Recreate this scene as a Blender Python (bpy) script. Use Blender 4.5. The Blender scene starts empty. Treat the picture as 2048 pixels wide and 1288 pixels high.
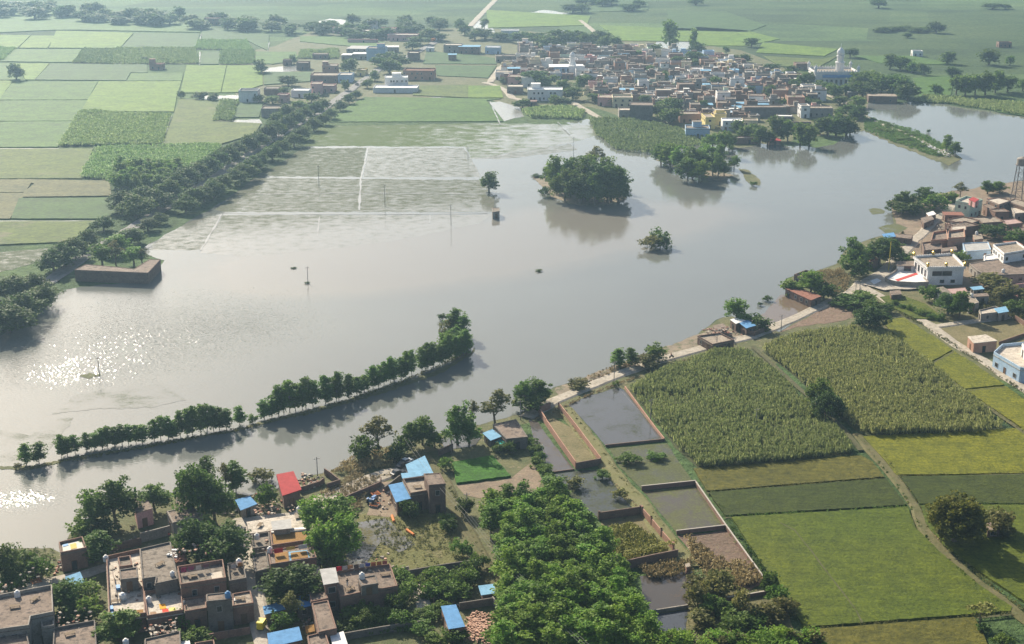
import bpy, bmesh, math, random
import numpy as np
from mathutils import Vector, noise as mnoise

# ------------------------------------------------------------------ camera, sky, sun, exposure
SC = bpy.context.scene
COL = SC.collection
R = math.radians
CAM_H, PITCH, FPX = 145.0, 17.9, 2800.0
cam_data = bpy.data.cameras.new('camera')
cam_data.lens = FPX * 36.0 / 2048.0
cam_data.clip_start, cam_data.clip_end = 1.0, 12000.0
cam = bpy.data.objects.new('camera', cam_data)
COL.objects.link(cam)
cam.location = (0, 0, CAM_H)
cam.rotation_euler = (R(90 - PITCH), 0, 0)
SC.camera = cam

SUN_AZ, SUN_EL = -28.0, 31.0
world = bpy.data.worlds.new('World')
SC.world = world
world.use_nodes = True
wn = world.node_tree.nodes
sky = wn.new('ShaderNodeTexSky')
sky.sky_type = 'NISHITA'
sky.sun_disc = False
sky.sun_elevation, sky.sun_rotation = R(SUN_EL), R(SUN_AZ)
sky.air_density, sky.dust_density, sky.ozone_density = 1.0, 2.6, 1.2
world.node_tree.links.new(sky.outputs[0], wn['Background'].inputs[0])
wn['Background'].inputs[1].default_value = 0.074

sun_data = bpy.data.lights.new('sun', 'SUN')
sun_data.energy, sun_data.angle, sun_data.color = 5.0, R(0.5), (1.0, 0.9, 0.74)
sun = bpy.data.objects.new('sun', sun_data)
COL.objects.link(sun)
to_sun = Vector((math.sin(R(SUN_AZ)) * math.cos(R(SUN_EL)), math.cos(R(SUN_AZ)) * math.cos(R(SUN_EL)), math.sin(R(SUN_EL))))
sun.rotation_euler = to_sun.to_track_quat('Z', 'Y').to_euler()

SC.view_settings.view_transform = 'Standard'
SC.view_settings.look = 'None'
SC.view_settings.exposure = 0.95
SC.view_settings.gamma = 1.0
cy = SC.cycles
cy.max_bounces, cy.diffuse_bounces, cy.glossy_bounces, cy.transmission_bounces = 5, 2, 2, 2
cy.transparent_max_bounces, cy.volume_bounces = 4, 0
cy.use_denoising = True
cy.use_adaptive_sampling = True
cy.adaptive_threshold = 0.015
cy.sample_clamp_indirect = 6.0
cy.caustics_reflective = cy.caustics_refractive = False

# ------------------------------------------------------------------ helpers
SP, CP = math.sin(R(PITCH)), math.cos(R(PITCH))
def G(px, py, z=0.0):
    """photo pixel (2048 wide) to the world point at height z"""
    u, v = (px - 1024) / FPX, (py - 644) / FPX
    t = (CAM_H - z) / (SP + v * CP)
    return Vector((u * t, (CP - v * SP) * t, z))
def PX(p):
    d = p[1] * CP - (p[2] - CAM_H) * SP
    yy = p[1] * SP + (p[2] - CAM_H) * CP
    return 1024 + FPX * p[0] / d, 644 - FPX * yy / d
def height_at(px, pyb, pyt):
    b = G(px, pyb)
    v = (pyt - 644) / FPX
    t = b.y / (CP - v * SP)
    return CAM_H - t * (SP + v * CP)
def mpp(px, py):
    """metres across per photo pixel at a ground pixel"""
    return (G(px + 1, py) - G(px, py)).length

def tag(o, label=None, cat=None, group=None, kind=None):
    if label: o['label'] = label
    if cat: o['category'] = cat
    if group: o['group'] = group
    if kind: o['kind'] = kind
    return o
def empty(name, loc=(0, 0, 0), rz=0.0):
    o = bpy.data.objects.new(name, None)
    o.location = loc
    o.rotation_euler = (0, 0, rz)
    COL.objects.link(o)
    return o
def link(name, mesh, parent=None, loc=None):
    o = bpy.data.objects.new(name, mesh)
    COL.objects.link(o)
    if parent: o.parent = parent
    if loc is not None: o.location = loc
    return o
class MB:
    """collects faces with material slots and links them as ONE mesh object"""
    def __init__(s): s.v, s.f, s.m, s.mats = [], [], [], []
    def mat(s, m):
        if m not in s.mats: s.mats.append(m)
        return s.mats.index(m)
    def poly(s, pts, m):
        i = len(s.v); s.v += [tuple(p) for p in pts]
        s.f.append(list(range(i, i + len(pts)))); s.m.append(s.mat(m))
    def prism(s, pts, z0, z1, m, top=True, bottom=False, mtop=None):
        n = len(pts)
        zz0 = z0 if hasattr(z0, '__len__') else [z0] * n
        zz1 = z1 if hasattr(z1, '__len__') else [z1] * n
        for i in range(n):
            a, b = pts[i], pts[(i + 1) % n]; j = (i + 1) % n
            s.poly([(a[0], a[1], zz0[i]), (b[0], b[1], zz0[j]), (b[0], b[1], zz1[j]), (a[0], a[1], zz1[i])], m)
        if top: s.poly([(p[0], p[1], zz1[i]) for i, p in enumerate(pts)], mtop or m)
        if bottom: s.poly([(p[0], p[1], zz0[i]) for i, p in reversed(list(enumerate(pts)))], m)
    def box(s, c, d, m, rz=0.0, bottom=True):
        ca, sa = math.cos(rz), math.sin(rz)
        q = [(-d[0] / 2, -d[1] / 2), (d[0] / 2, -d[1] / 2), (d[0] / 2, d[1] / 2), (-d[0] / 2, d[1] / 2)]
        s.prism([(c[0] + x * ca - y * sa, c[1] + x * sa + y * ca) for x, y in q], c[2], c[2] + d[2], m, bottom=bottom)
    def tube(s, pts, r, m, n=6, cap=True):
        pts = [Vector(p) for p in pts]
        rr = r if hasattr(r, '__len__') else [r] * len(pts)
        rings = []
        for i, p in enumerate(pts):
            d = (pts[min(i + 1, len(pts) - 1)] - pts[max(i - 1, 0)]).normalized()
            a = d.cross(Vector((0.3, 1, 0.1)) if abs(d.z) > 0.5 else Vector((0, 0, 1))).normalized(); b = d.cross(a)
            rings.append([p + (a * math.cos(2 * math.pi * k / n) + b * math.sin(2 * math.pi * k / n)) * rr[i] for k in range(n)])
        for i in range(len(rings) - 1):
            for k in range(n):
                s.poly([rings[i][k], rings[i][(k + 1) % n], rings[i + 1][(k + 1) % n], rings[i + 1][k]], m)
        if cap:
            s.poly(rings[-1], m); s.poly(rings[0][::-1], m)
    def lathe(s, prof, c, m, n=12):
        rings = [[(c[0] + r * math.cos(2 * math.pi * k / n), c[1] + r * math.sin(2 * math.pi * k / n), c[2] + z) for k in range(n)] for r, z in prof]
        for i in range(len(rings) - 1):
            for k in range(n):
                s.poly([rings[i][k], rings[i][(k + 1) % n], rings[i + 1][(k + 1) % n], rings[i + 1][k]], m)
        s.poly(rings[-1], m)
    def mesh(s, name):
        me = bpy.data.meshes.new(name)
        me.from_pydata(s.v, [], s.f)
        for m in s.mats: me.materials.append(m)
        me.polygons.foreach_set('material_index', s.m)
        me.update()
        return me
    def build(s, name, parent=None, loc=None): return link(name, s.mesh(name), parent, loc)

# ------------------------------------------------------------------ materials (all procedural)
def mat_nodes(name):
    m = bpy.data.materials.new(name); m.use_nodes = True
    nt = m.node_tree
    return m, nt, nt.nodes, nt.links, nt.nodes['Principled BSDF']
def add_noise(n, l, coord, scale, detail=4, rough=0.6, sy=1.0, rot=0.0):
    mp = n.new('ShaderNodeMapping')
    mp.inputs['Scale'].default_value = (scale, scale * sy, scale)
    mp.inputs['Rotation'].default_value = (0, 0, rot)
    l.new(coord, mp.inputs[0])
    t = n.new('ShaderNodeTexNoise')
    t.inputs['Scale'].default_value = 1.0; t.inputs['Detail'].default_value = detail; t.inputs['Roughness'].default_value = rough
    l.new(mp.outputs[0], t.inputs['Vector'])
    return t.outputs['Fac']
def ramp(n, l, fac, stops):
    r = n.new('ShaderNodeValToRGB')
    e = r.color_ramp.elements
    while len(e) < len(stops): e.new(0.5)
    for i, (p, c) in enumerate(stops):
        e[i].position = p; e[i].color = (c[0], c[1], c[2], 1) if hasattr(c, '__len__') else (c, c, c, 1)
    l.new(fac, r.inputs[0])
    return r.outputs[0]
def mixc(n, l, fac, a, b, mode='MIX'):
    x = n.new('ShaderNodeMix'); x.data_type = 'RGBA'; x.blend_type = mode
    if isinstance(fac, float): x.inputs[0].default_value = fac
    else: l.new(fac, x.inputs[0])
    for i, s in ((6, a), (7, b)):
        if isinstance(s, (tuple, list)): x.inputs[i].default_value = (s[0], s[1], s[2], 1)
        else: l.new(s, x.inputs[i])
    return x.outputs[2]
def math_n(n, l, op, a, b):
    x = n.new('ShaderNodeMath'); x.operation = op
    for i, s in ((0, a), (1, b)):
        if isinstance(s, (float, int)): x.inputs[i].default_value = s
        else: l.new(s, x.inputs[i])
    return x.outputs[0]
def bump(n, l, h, strength, dist, bsdf):
    b = n.new('ShaderNodeBump'); b.inputs['Strength'].default_value = strength; b.inputs['Distance'].default_value = dist
    l.new(h, b.inputs['Height']); l.new(b.outputs[0], bsdf.inputs['Normal'])
    return b
def coord_of(n, world_space):
    if world_space: return n.new('ShaderNodeNewGeometry').outputs['Position']
    return n.new('ShaderNodeTexCoord').outputs['Object']

def surf(name, c1, c2, scale=0.35, c3=None, rough=0.9, bump_s=0.0, fine=3.0, spec=0.2, stain=None):
    """weathered surface: two tones in blotches, fine grain, optional third tone for stains"""
    m, nt, n, l, b = mat_nodes(name)
    co = coord_of(n, True)
    a = add_noise(n, l, co, scale, 5, 0.65)
    col = ramp(n, l, a, [(0.35, c1), (0.65, c2)])
    if c3:
        s = add_noise(n, l, co, scale * 2.3, 6, 0.7)
        k = ramp(n, l, s, [(stain or 0.56, 0.0), ((stain or 0.56) + 0.12, 1.0)])
        col = mixc(n, l, k, col, c3)
    f = add_noise(n, l, co, fine, 3, 0.7)
    col = mixc(n, l, ramp(n, l, f, [(0.3, 0.72), (0.7, 1.2)]), (0, 0, 0), col, 'MIX') if False else mixc(n, l, 1.0, col, ramp(n, l, f, [(0.3, 0.78), (0.7, 1.18)]), 'MULTIPLY')
    l.new(col, b.inputs['Base Color'])
    b.inputs['Roughness'].default_value = rough; b.inputs['Specular IOR Level'].default_value = spec
    if bump_s: bump(n, l, f, bump_s, 0.3, b)
    return m

def field(name, c1, c2, big=0.02, mid=0.25, fine=1.4, bump_s=0.6, patch=None, row=None):
    """low crop: broad tone drift, tussocks, fine leafy grain and a bump"""
    m, nt, n, l, b = mat_nodes(name)
    co = coord_of(n, True)
    col = ramp(n, l, add_noise(n, l, co, big, 3, 0.5), [(0.3, c1), (0.7, c2)])
    md = add_noise(n, l, co, mid, 5, 0.7)
    col = mixc(n, l, 1.0, col, ramp(n, l, md, [(0.3, (0.6, 0.66, 0.6)), (0.62, (1.15, 1.12, 1.0))]), 'MULTIPLY')
    f = add_noise(n, l, co, fine, 4, 0.75)
    col = mixc(n, l, 1.0, col, ramp(n, l, f, [(0.34, (0.55, 0.6, 0.5)), (0.6, (1.15, 1.12, 1.05))]), 'MULTIPLY')
    mp = n.new('ShaderNodeMapping'); mp.inputs['Rotation'].default_value = (0, 0, 0.08); l.new(co, mp.inputs[0])
    wv = n.new('ShaderNodeTexWave'); wv.bands_direction = 'Y'; wv.inputs['Scale'].default_value = 0.16; wv.inputs['Distortion'].default_value = 3.0; wv.inputs['Detail'].default_value = 3.0; l.new(mp.outputs[0], wv.inputs[0])
    col = mixc(n, l, 1.0, col, ramp(n, l, wv.outputs['Fac'], [(0.0, 0.9), (0.5, 1.03)]), 'MULTIPLY')
    th = ramp(n, l, add_noise(n, l, co, mid * 0.55, 6, 0.75), [(0.62, 0.0), (0.72, 0.75)])
    col = mixc(n, l, th, col, [c * 0.62 for c in c1])
    if patch:
        k = ramp(n, l, add_noise(n, l, co, big * 3.1, 5, 0.65), [(0.58, 0.0), (0.68, 1.0)])
        col = mixc(n, l, k, col, patch)
    l.new(col, b.inputs['Base Color'])
    b.inputs['Roughness'].default_value = 0.85; b.inputs['Specular IOR Level'].default_value = 0.15
    h = math_n(n, l, 'ADD', f, md)
    bump(n, l, h, bump_s, 0.5, b)
    return m

def water_group(n, l, b, mud, rough=0.05, wave=0.06, ruffle=None):
    """muddy flood water on an existing principled node"""
    co = coord_of(n, True)
    big = add_noise(n, l, co, 0.008, 4, 0.55)
    col = ramp(n, l, big, [(0.3, [c * 0.9 for c in mud]), (0.7, [c * 1.08 for c in mud])])
    l.new(col, b.inputs['Base Color'])
    b.inputs['IOR'].default_value = 1.333
    b.inputs['Roughness'].default_value = rough
    w1 = add_noise(n, l, co, 1.05, 1.5, 0.5, 1.6, 0.5)
    bp = n.new('ShaderNodeBump'); bp.inputs['Distance'].default_value = 0.3
    l.new(w1, bp.inputs['Height']); l.new(bp.outputs[0], b.inputs['Normal'])
    if ruffle: l.new(ruffle(n, l, co), bp.inputs['Strength'])
    else: bp.inputs['Strength'].default_value = wave
    return co

MUD = (0.138, 0.145, 0.13)
def near_spot(n, l, co, spots, base):
    """wind-ruffled patches of the lake: strength rises near given places"""
    tot = None
    for (x, y, rx, ry, s) in spots:
        mp = n.new('ShaderNodeMapping'); mp.vector_type = 'POINT'
        mp.inputs['Location'].default_value = (-x / rx, -y / ry, 0); mp.inputs['Scale'].default_value = (1 / rx, 1 / ry, 0)
        l.new(co, mp.inputs[0])
        g = n.new('ShaderNodeTexGradient'); g.gradient_type = 'QUADRATIC_SPHERE'
        l.new(mp.outputs[0], g.inputs[0])
        k = math_n(n, l, 'MULTIPLY', g.outputs['Fac'], s)
        tot = k if tot is None else math_n(n, l, 'ADD', tot, k)
    if base:
        st = ramp(n, l, add_noise(n, l, co, 0.011, 5, 0.6, 2.6, 0.35), [(0.38, 0.25), (0.5, 1.0), (0.64, 3.2)])
        return math_n(n, l, 'ADD', tot, math_n(n, l, 'MULTIPLY', st, base))
    return tot
def make_lake():
    m, nt, n, l, b = mat_nodes('flood_water')
    spots = []
    for (px, py, rx, ry, s) in ((260, 690, 100, 120, 0.65), (500, 650, 90, 90, 0.5), (40, 1000, 22, 12, 0.9), (165, 750, 34, 26, 0.35)):
        p = G(px, py); spots.append((p.x, p.y, rx, ry, s))
    co = water_group(n, l, b, MUD, 0.065, ruffle=lambda n, l, co: near_spot(n, l, co, spots, 0.03))
    # a paler, browner tongue of silt lies across mid lake
    clear = b.inputs['Base Color'].links[0].from_socket
    sil = []
    for (px, py, rx, ry) in ((760, 530, 75, 70), (960, 500, 80, 75), (1130, 470, 85, 65), (1290, 430, 90, 55), (560, 540, 60, 60)):
        p = G(px, py); sil.append((p.x, p.y, rx, ry, 1.0))
    k = near_spot(n, l, co, sil, 0.0)
    k = math_n(n, l, 'MULTIPLY', k, ramp(n, l, add_noise(n, l, co, 0.02, 5, 0.6), [(0.3, 0.6), (0.65, 1.5)]))
    l.new(mixc(n, l, ramp(n, l, k, [(0.12, 0.0), (0.45, 1.0)]), clear, (0.178, 0.168, 0.142)), b.inputs['Base Color'])
    return m
WATER = make_lake()
def pond(name, mud, rough=0.05, weed=None, thr=0.55, scale=0.12, wave=0.04, weed2=None, sy=1.0, rot=0.0, fade=None, rows=None):
    """shallow water, optionally with weeds or standing crop showing through"""
    m, nt, n, l, b = mat_nodes(name)
    co = water_group(n, l, b, mud, rough, wave)
    if weed:
        b2 = n.new('ShaderNodeBsdfPrincipled')
        f = add_noise(n, l, co, 1.6, 4, 0.8, sy, rot)
        c = ramp(n, l, f, [(0.3, [x * 0.6 for x in weed]), (0.7, weed2 or weed)])
        l.new(c, b2.inputs['Base Color']); b2.inputs['Roughness'].default_value = 0.9; b2.inputs['Specular IOR Level'].default_value = 0.1
        big = add_noise(n, l, co, scale, 4, 0.6, sy, rot)
        fine = add_noise(n, l, co, 1.5, 5, 0.8, sy * 1.2, rot)
        s = math_n(n, l, 'ADD', math_n(n, l, 'MULTIPLY', big, 0.45), math_n(n, l, 'MULTIPLY', fine, 0.55))
        if rows:
            mp = n.new('ShaderNodeMapping'); mp.inputs['Rotation'].default_value = (0, 0, rows[0]); l.new(co, mp.inputs[0])
            wv = n.new('ShaderNodeTexWave'); wv.bands_direction = 'Y'; wv.inputs['Scale'].default_value = rows[1]; wv.inputs['Distortion'].default_value = 6.0; wv.inputs['Detail Scale'].default_value = 0.4; l.new(mp.outputs[0], wv.inputs[0])
            s = math_n(n, l, 'ADD', s, math_n(n, l, 'MULTIPLY', math_n(n, l, 'SUBTRACT', wv.outputs['Fac'], 0.5), rows[2]))
        if fade:
            # the crop is drowned towards deeper water: fewer shoots past a line on the ground
            (ax, ay), (nx, ny), wd = fade
            sp = n.new('ShaderNodeSeparateXYZ'); l.new(co, sp.inputs[0])
            d = math_n(n, l, 'ADD', math_n(n, l, 'MULTIPLY', math_n(n, l, 'SUBTRACT', sp.outputs[0], ax), nx / wd), math_n(n, l, 'MULTIPLY', math_n(n, l, 'SUBTRACT', sp.outputs[1], ay), ny / wd))
            s = math_n(n, l, 'SUBTRACT', s, ramp(n, l, d, [(0.0, 0.15), (1.0, 0.0)]))
        k = ramp(n, l, s, [(thr - 0.05, 0.0), (thr + 0.07, 1.0)])
        mx = n.new('ShaderNodeMixShader')
        l.new(k, mx.inputs[0]); l.new(b.outputs[0], mx.inputs[1]); l.new(b2.outputs[0], mx.inputs[2])
        l.new(mx.outputs[0], n['Material Output'].inputs['Surface'])
    return m

def leaf(name, c1, c2, tr=0.45):
    m, nt, n, l, b = mat_nodes(name)
    gi = n.new('ShaderNodeNewGeometry'); oi = n.new('ShaderNodeObjectInfo')
    col = mixc(n, l, gi.outputs['Random Per Island'], c1, c2)
    hs = n.new('ShaderNodeHueSaturation')
    l.new(ramp(n, l, oi.outputs['Random'], [(0.0, 0.85), (1.0, 1.42)]), hs.inputs['Value'])
    l.new(ramp(n, l, math_n(n, l, 'FRACT', math_n(n, l, 'MULTIPLY', oi.outputs['Random'], 7.3), 0.0), [(0.0, 0.485), (1.0, 0.512)]), hs.inputs['Hue'])
    l.new(col, hs.inputs['Color'])
    l.new(hs.outputs[0], b.inputs['Base Color'])
    b.inputs['Roughness'].default_value = 0.6; b.inputs['Specular IOR Level'].default_value = 0.12
    t = n.new('ShaderNodeBsdfTranslucent'); l.new(hs.outputs[0], t.inputs['Color'])
    mx = n.new('ShaderNodeMixShader'); mx.inputs[0].default_value = tr
    l.new(b.outputs[0], mx.inputs[1]); l.new(t.outputs[0], mx.inputs[2])
    l.new(mx.outputs[0], n['Material Output'].inputs['Surface'])
    return m
def plain(name, c, rough=0.85, metal=0.0):
    m, nt, n, l, b = mat_nodes(name)
    co = coord_of(n, True)
    l.new(mixc(n, l, 1.0, c, ramp(n, l, add_noise(n, l, co, 2.2, 5, 0.7), [(0.3, 0.82), (0.7, 1.1)]), 'MULTIPLY'), b.inputs['Base Color'])
    b.inputs['Roughness'].default_value = rough; b.inputs['Metallic'].default_value = metal
    if rough > 0.45: b.inputs['Specular IOR Level'].default_value = 0.12
    return m
def tin(name, c, rot=0.0):
    """corrugated or ribbed sheet"""
    m, nt, n, l, b = mat_nodes(name)
    co = coord_of(n, True)
    mp = n.new('ShaderNodeMapping'); mp.inputs['Rotation'].default_value = (0, 0, rot); l.new(co, mp.inputs[0])
    w = n.new('ShaderNodeTexWave'); w.inputs['Scale'].default_value = 1.1; w.inputs['Distortion'].default_value = 0.0
    l.new(mp.outputs[0], w.inputs[0])
    d = add_noise(n, l, co, 0.7, 6, 0.7)
    col = mixc(n, l, 1.0, c, ramp(n, l, d, [(0.3, 0.75), (0.65, 1.08)]), 'MULTIPLY')
    col = mixc(n, l, 1.0, col, ramp(n, l, w.outputs['Fac'], [(0.0, 0.88), (0.3, 1.0)]), 'MULTIPLY')
    l.new(col, b.inputs['Base Color']); b.inputs['Roughness'].default_value = 0.85; b.inputs['Specular IOR Level'].default_value = 0.1
    bump(n, l, w.outputs['Fac'], 0.3, 0.05, b)
    return m

M = {}
M['soil'] = surf('soil', (0.16, 0.12, 0.085), (0.25, 0.19, 0.13), 0.15, (0.10, 0.11, 0.05), bump_s=0.4, fine=1.5)
M['mudbank'] = surf('mud_bank', (0.17, 0.14, 0.10), (0.25, 0.2, 0.14), 0.2, (0.07, 0.09, 0.035), bump_s=0.5, fine=1.2, stain=0.52)
M['scrub'] = surf('scrub_ground', (0.07, 0.085, 0.03), (0.13, 0.125, 0.055), 0.15, (0.22, 0.18, 0.11), bump_s=0.8, fine=1.1)
M['drygrass'] = surf('dry_grass', (0.13, 0.115, 0.05), (0.19, 0.16, 0.08), 0.2, (0.09, 0.10, 0.035), bump_s=0.8, fine=1.5)
M['weeds'] = surf('weedy_ground', (0.09, 0.095, 0.04), (0.15, 0.13, 0.06), 0.2, (0.05, 0.075, 0.022), bump_s=1.0, fine=1.3)
M['road'] = surf('road_surface', (0.30, 0.265, 0.21), (0.40, 0.355, 0.29), 0.25, (0.22, 0.185, 0.14), fine=1.0)
M['concrete_lane'] = surf('concrete_lane', (0.34, 0.30, 0.245), (0.46, 0.41, 0.34), 0.4, (0.23, 0.195, 0.15), fine=2.0)
M['asphalt'] = surf('worn_asphalt', (0.16, 0.155, 0.15), (0.22, 0.21, 0.20), 0.3, (0.28, 0.25, 0.21), fine=1.0)
M['track'] = surf('grass_track', (0.085, 0.085, 0.03), (0.125, 0.11, 0.05), 0.25, (0.10, 0.105, 0.04), bump_s=0.5, fine=1.5)
M['greenpath'] = surf('mossy_path', (0.13, 0.13, 0.045), (0.165, 0.155, 0.07), 0.2, (0.10, 0.11, 0.035), bump_s=0.3, fine=2.0)
M['bund'] = surf('field_bund', (0.06, 0.065, 0.025), (0.10, 0.095, 0.045), 0.4, bump_s=0.6)
M['rice_y'] = field('rice_yellow', (0.115, 0.13, 0.006), (0.15, 0.152, 0.009))
M['rice_o'] = field('rice_ochre', (0.082, 0.08, 0.012), (0.102, 0.096, 0.015), mid=0.4, fine=0.9)
M['rice_g'] = field('rice_green', (0.062, 0.096, 0.005), (0.088, 0.108, 0.007))
M['rice_d'] = field('rice_dark', (0.034, 0.052, 0.005), (0.043, 0.058, 0.006))
M['rice_n'] = field('rice_nursery', (0.03, 0.115, 0.006), (0.04, 0.13, 0.008))
M['far_y'] = field('far_rice_bright', (0.09, 0.175, 0.012), (0.115, 0.185, 0.016), 0.01, 0.08, 0.5, 0.4)
M['far_m'] = field('far_rice_mid', (0.05, 0.118, 0.012), (0.062, 0.132, 0.015), 0.01, 0.08, 0.5, 0.4)
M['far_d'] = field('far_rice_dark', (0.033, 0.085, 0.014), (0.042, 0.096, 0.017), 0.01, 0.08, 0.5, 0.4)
M['far_o'] = field('far_rice_olive', (0.07, 0.11, 0.014), (0.088, 0.12, 0.018), 0.01, 0.08, 0.5, 0.4, patch=(0.12, 0.115, 0.06))
M['far_b'] = field('far_rice_brown', (0.095, 0.10, 0.045), (0.115, 0.115, 0.055), 0.01, 0.08, 0.5, 0.4, patch=(0.10, 0.12, 0.04))
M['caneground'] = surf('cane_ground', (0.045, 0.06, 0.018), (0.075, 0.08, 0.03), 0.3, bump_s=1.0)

# ------------------------------------------------------------------ ground and water
def pxpoly(pts, z, step=0, jit=0.0, seed=1):
    """pixel polygon -> world polygon; edges may be broken up and jittered like a real shore"""
    rnd = random.Random(seed)
    out = []
    n = len(pts)
    for i in range(n):
        a, b = pts[i], pts[(i + 1) % n]
        d = math.hypot(b[0] - a[0], b[1] - a[1])
        k = max(1, int(d / step)) if step else 1
        for j in range(k):
            t = j / k
            x, y = a[0] + (b[0] - a[0]) * t, a[1] + (b[1] - a[1]) * t
            if jit: x += rnd.uniform(-1.6, 1.6) * jit; y += rnd.uniform(-1, 1) * jit
            out.append(G(x, y, z))
    ar = sum(out[i].x * out[(i + 1) % len(out)].y - out[(i + 1) % len(out)].x * out[i].y for i in range(len(out)))
    return out if ar > 0 else out[::-1]
def sheet(name, pts, z, m, label, cat, kind, step=0, jit=0.0, seed=1, group=None):
    mb = MB(); mb.poly(pxpoly(pts, z, step, jit, seed), m)
    return tag(mb.build(name), label, cat, group, kind)
def ribbon(name, pts, width, z, m, label, cat, kind='structure', jit=0.0, seed=3, thick=0.0, group=None, world_pts=None):
    rnd = random.Random(seed)
    P = world_pts or [G(x, y, z) for x, y in pts]
    Q = [P[0]]
    for a, b in zip(P, P[1:]):
        k = max(1, int((b - a).length / 5))
        Q += [a + (b - a) * (j / k) for j in range(1, k + 1)]
    L, Rr = [], []
    for i, p in enumerate(Q):
        d = (Q[min(i + 1, len(Q) - 1)] - Q[max(i - 1, 0)]); d = Vector((d.x, d.y, 0)).normalized()
        nn = Vector((-d.y, d.x, 0))
        L.append(p + nn * (width / 2 + rnd.uniform(-jit, jit))); Rr.append(p - nn * (width / 2 + rnd.uniform(-jit, jit)))
    mb = MB()
    for i in range(len(Q) - 1):
        mb.poly([Rr[i], Rr[i + 1], L[i + 1], L[i]], m)
        if thick:
            dz = Vector((0, 0, thick)); s = Vector((L[i].x - Rr[i].x, L[i].y - Rr[i].y, 0)).normalized() * thick * 2
            mb.poly([L[i], L[i + 1], L[i + 1] - dz + s, L[i] - dz + s], m); mb.poly([Rr[i + 1], Rr[i], Rr[i] - dz - s, Rr[i + 1] - dz - s], m)
    return tag(mb.build(name), label, cat, group, kind)

def ground_mat():
    m, nt, n, l, b = mat_nodes('plain_ground')
    co = coord_of(n, True)
    a = add_noise(n, l, co, 0.006, 6, 0.62, 1.8)
    far = ramp(n, l, a, [(0.38, (0.048, 0.085, 0.034)), (0.5, (0.075, 0.125, 0.044)), (0.62, (0.10, 0.15, 0.055))])
    v = n.new('ShaderNodeTexVoronoi'); v.feature = 'F1'
    mp = n.new('ShaderNodeMapping'); mp.inputs['Scale'].default_value = (0.0035, 0.0075, 0); mp.inputs['Rotation'].default_value = (0, 0, 0.12); l.new(co, mp.inputs[0])
    v.distance = 'CHEBYCHEV'; v.inputs['Scale'].default_value = 1.0; l.new(mp.outputs[0], v.inputs['Vector'])
    bw = n.new('ShaderNodeRGBToBW'); l.new(v.outputs['Color'], bw.inputs[0])
    far = mixc(n, l, 1.0, far, ramp(n, l, bw.outputs[0], [(0.2, 0.75), (0.8, 1.2)]), 'MULTIPLY')
    f = add_noise(n, l, co, 0.25, 5, 0.75)
    far = mixc(n, l, 1.0, far, ramp(n, l, f, [(0.34, (0.5, 0.55, 0.5)), (0.6, (1.12, 1.12, 1.05))]), 'MULTIPLY')
    l.new(far, b.inputs['Base Color']); b.inputs['Roughness'].default_value = 0.9; b.inputs['Specular IOR Level'].default_value = 0.1
    bump(n, l, f, 1.0, 1.5, b)
    return m
mb = MB(); mb.poly([(-3000, -300, 0), (3000, -300, 0), (3000, 5500, 0), (-3000, 5500, 0)], ground_mat())
tag(mb.build('ground'), 'wide flat green farmland stretching to the hazy distance', 'ground', None, 'structure')

# haze: one closed box of even pale air round camera and scene
mz = bpy.data.materials.new('haze_air'); mz.use_nodes = True
nz = mz.node_tree.nodes; nz.remove(nz['Principled BSDF'])
pv = nz.new('ShaderNodeVolumePrincipled')
pv.inputs['Color'].default_value = (0.40, 0.62, 0.84, 1); pv.inputs['Density'].default_value = 0.000165; pv.inputs['Anisotropy'].default_value = 0.55
mz.node_tree.links.new(pv.outputs[0], nz['Material Output'].inputs['Volume'])
mb = MB(); mb.prism([(-3100, -400), (3100, -400), (3100, 5600), (-3100, 5600)], -1.5, 152.0, mz, bottom=True)
tag(mb.build('haze'), 'pale blue haze thickening towards the far fields', 'haze', None, 'stuff')
# ------------------------------------------------------------------ village grounds, lake, ponds
Z1, Z2, Z3, Z4, Z5 = 0.03, 0.06, 0.09, 0.12, 0.15
sheet('ground', [(-150, 1010), (150, 1000), (520, 985), (720, 890), (1000, 830), (1110, 770), (1380, 670), (1560, 570), (1680, 500), (1800, 380), (2048, 350), (2350, 330), (2500, 620), (2200, 800), (1700, 700), (1300, 780), (1150, 830), (1040, 850), (1230, 1300), (1320, 1600), (-500, 1600)], Z1, M['scrub'],
      'scrubby village ground along the near bank', 'ground', 'structure', 40, 4, 2)
sheet('ground', [(455, 120), (640, 60), (1000, 58), (1480, 100), (1660, 165), (1790, 180), (1745, 232), (1700, 262), (1480, 300), (1360, 260), (1180, 215), (1010, 215), (960, 190), (720, 200), (560, 250), (470, 190)], Z1, M['scrub'],
      'trodden earth under the far village houses', 'ground', 'structure', 30, 3, 4)
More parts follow.
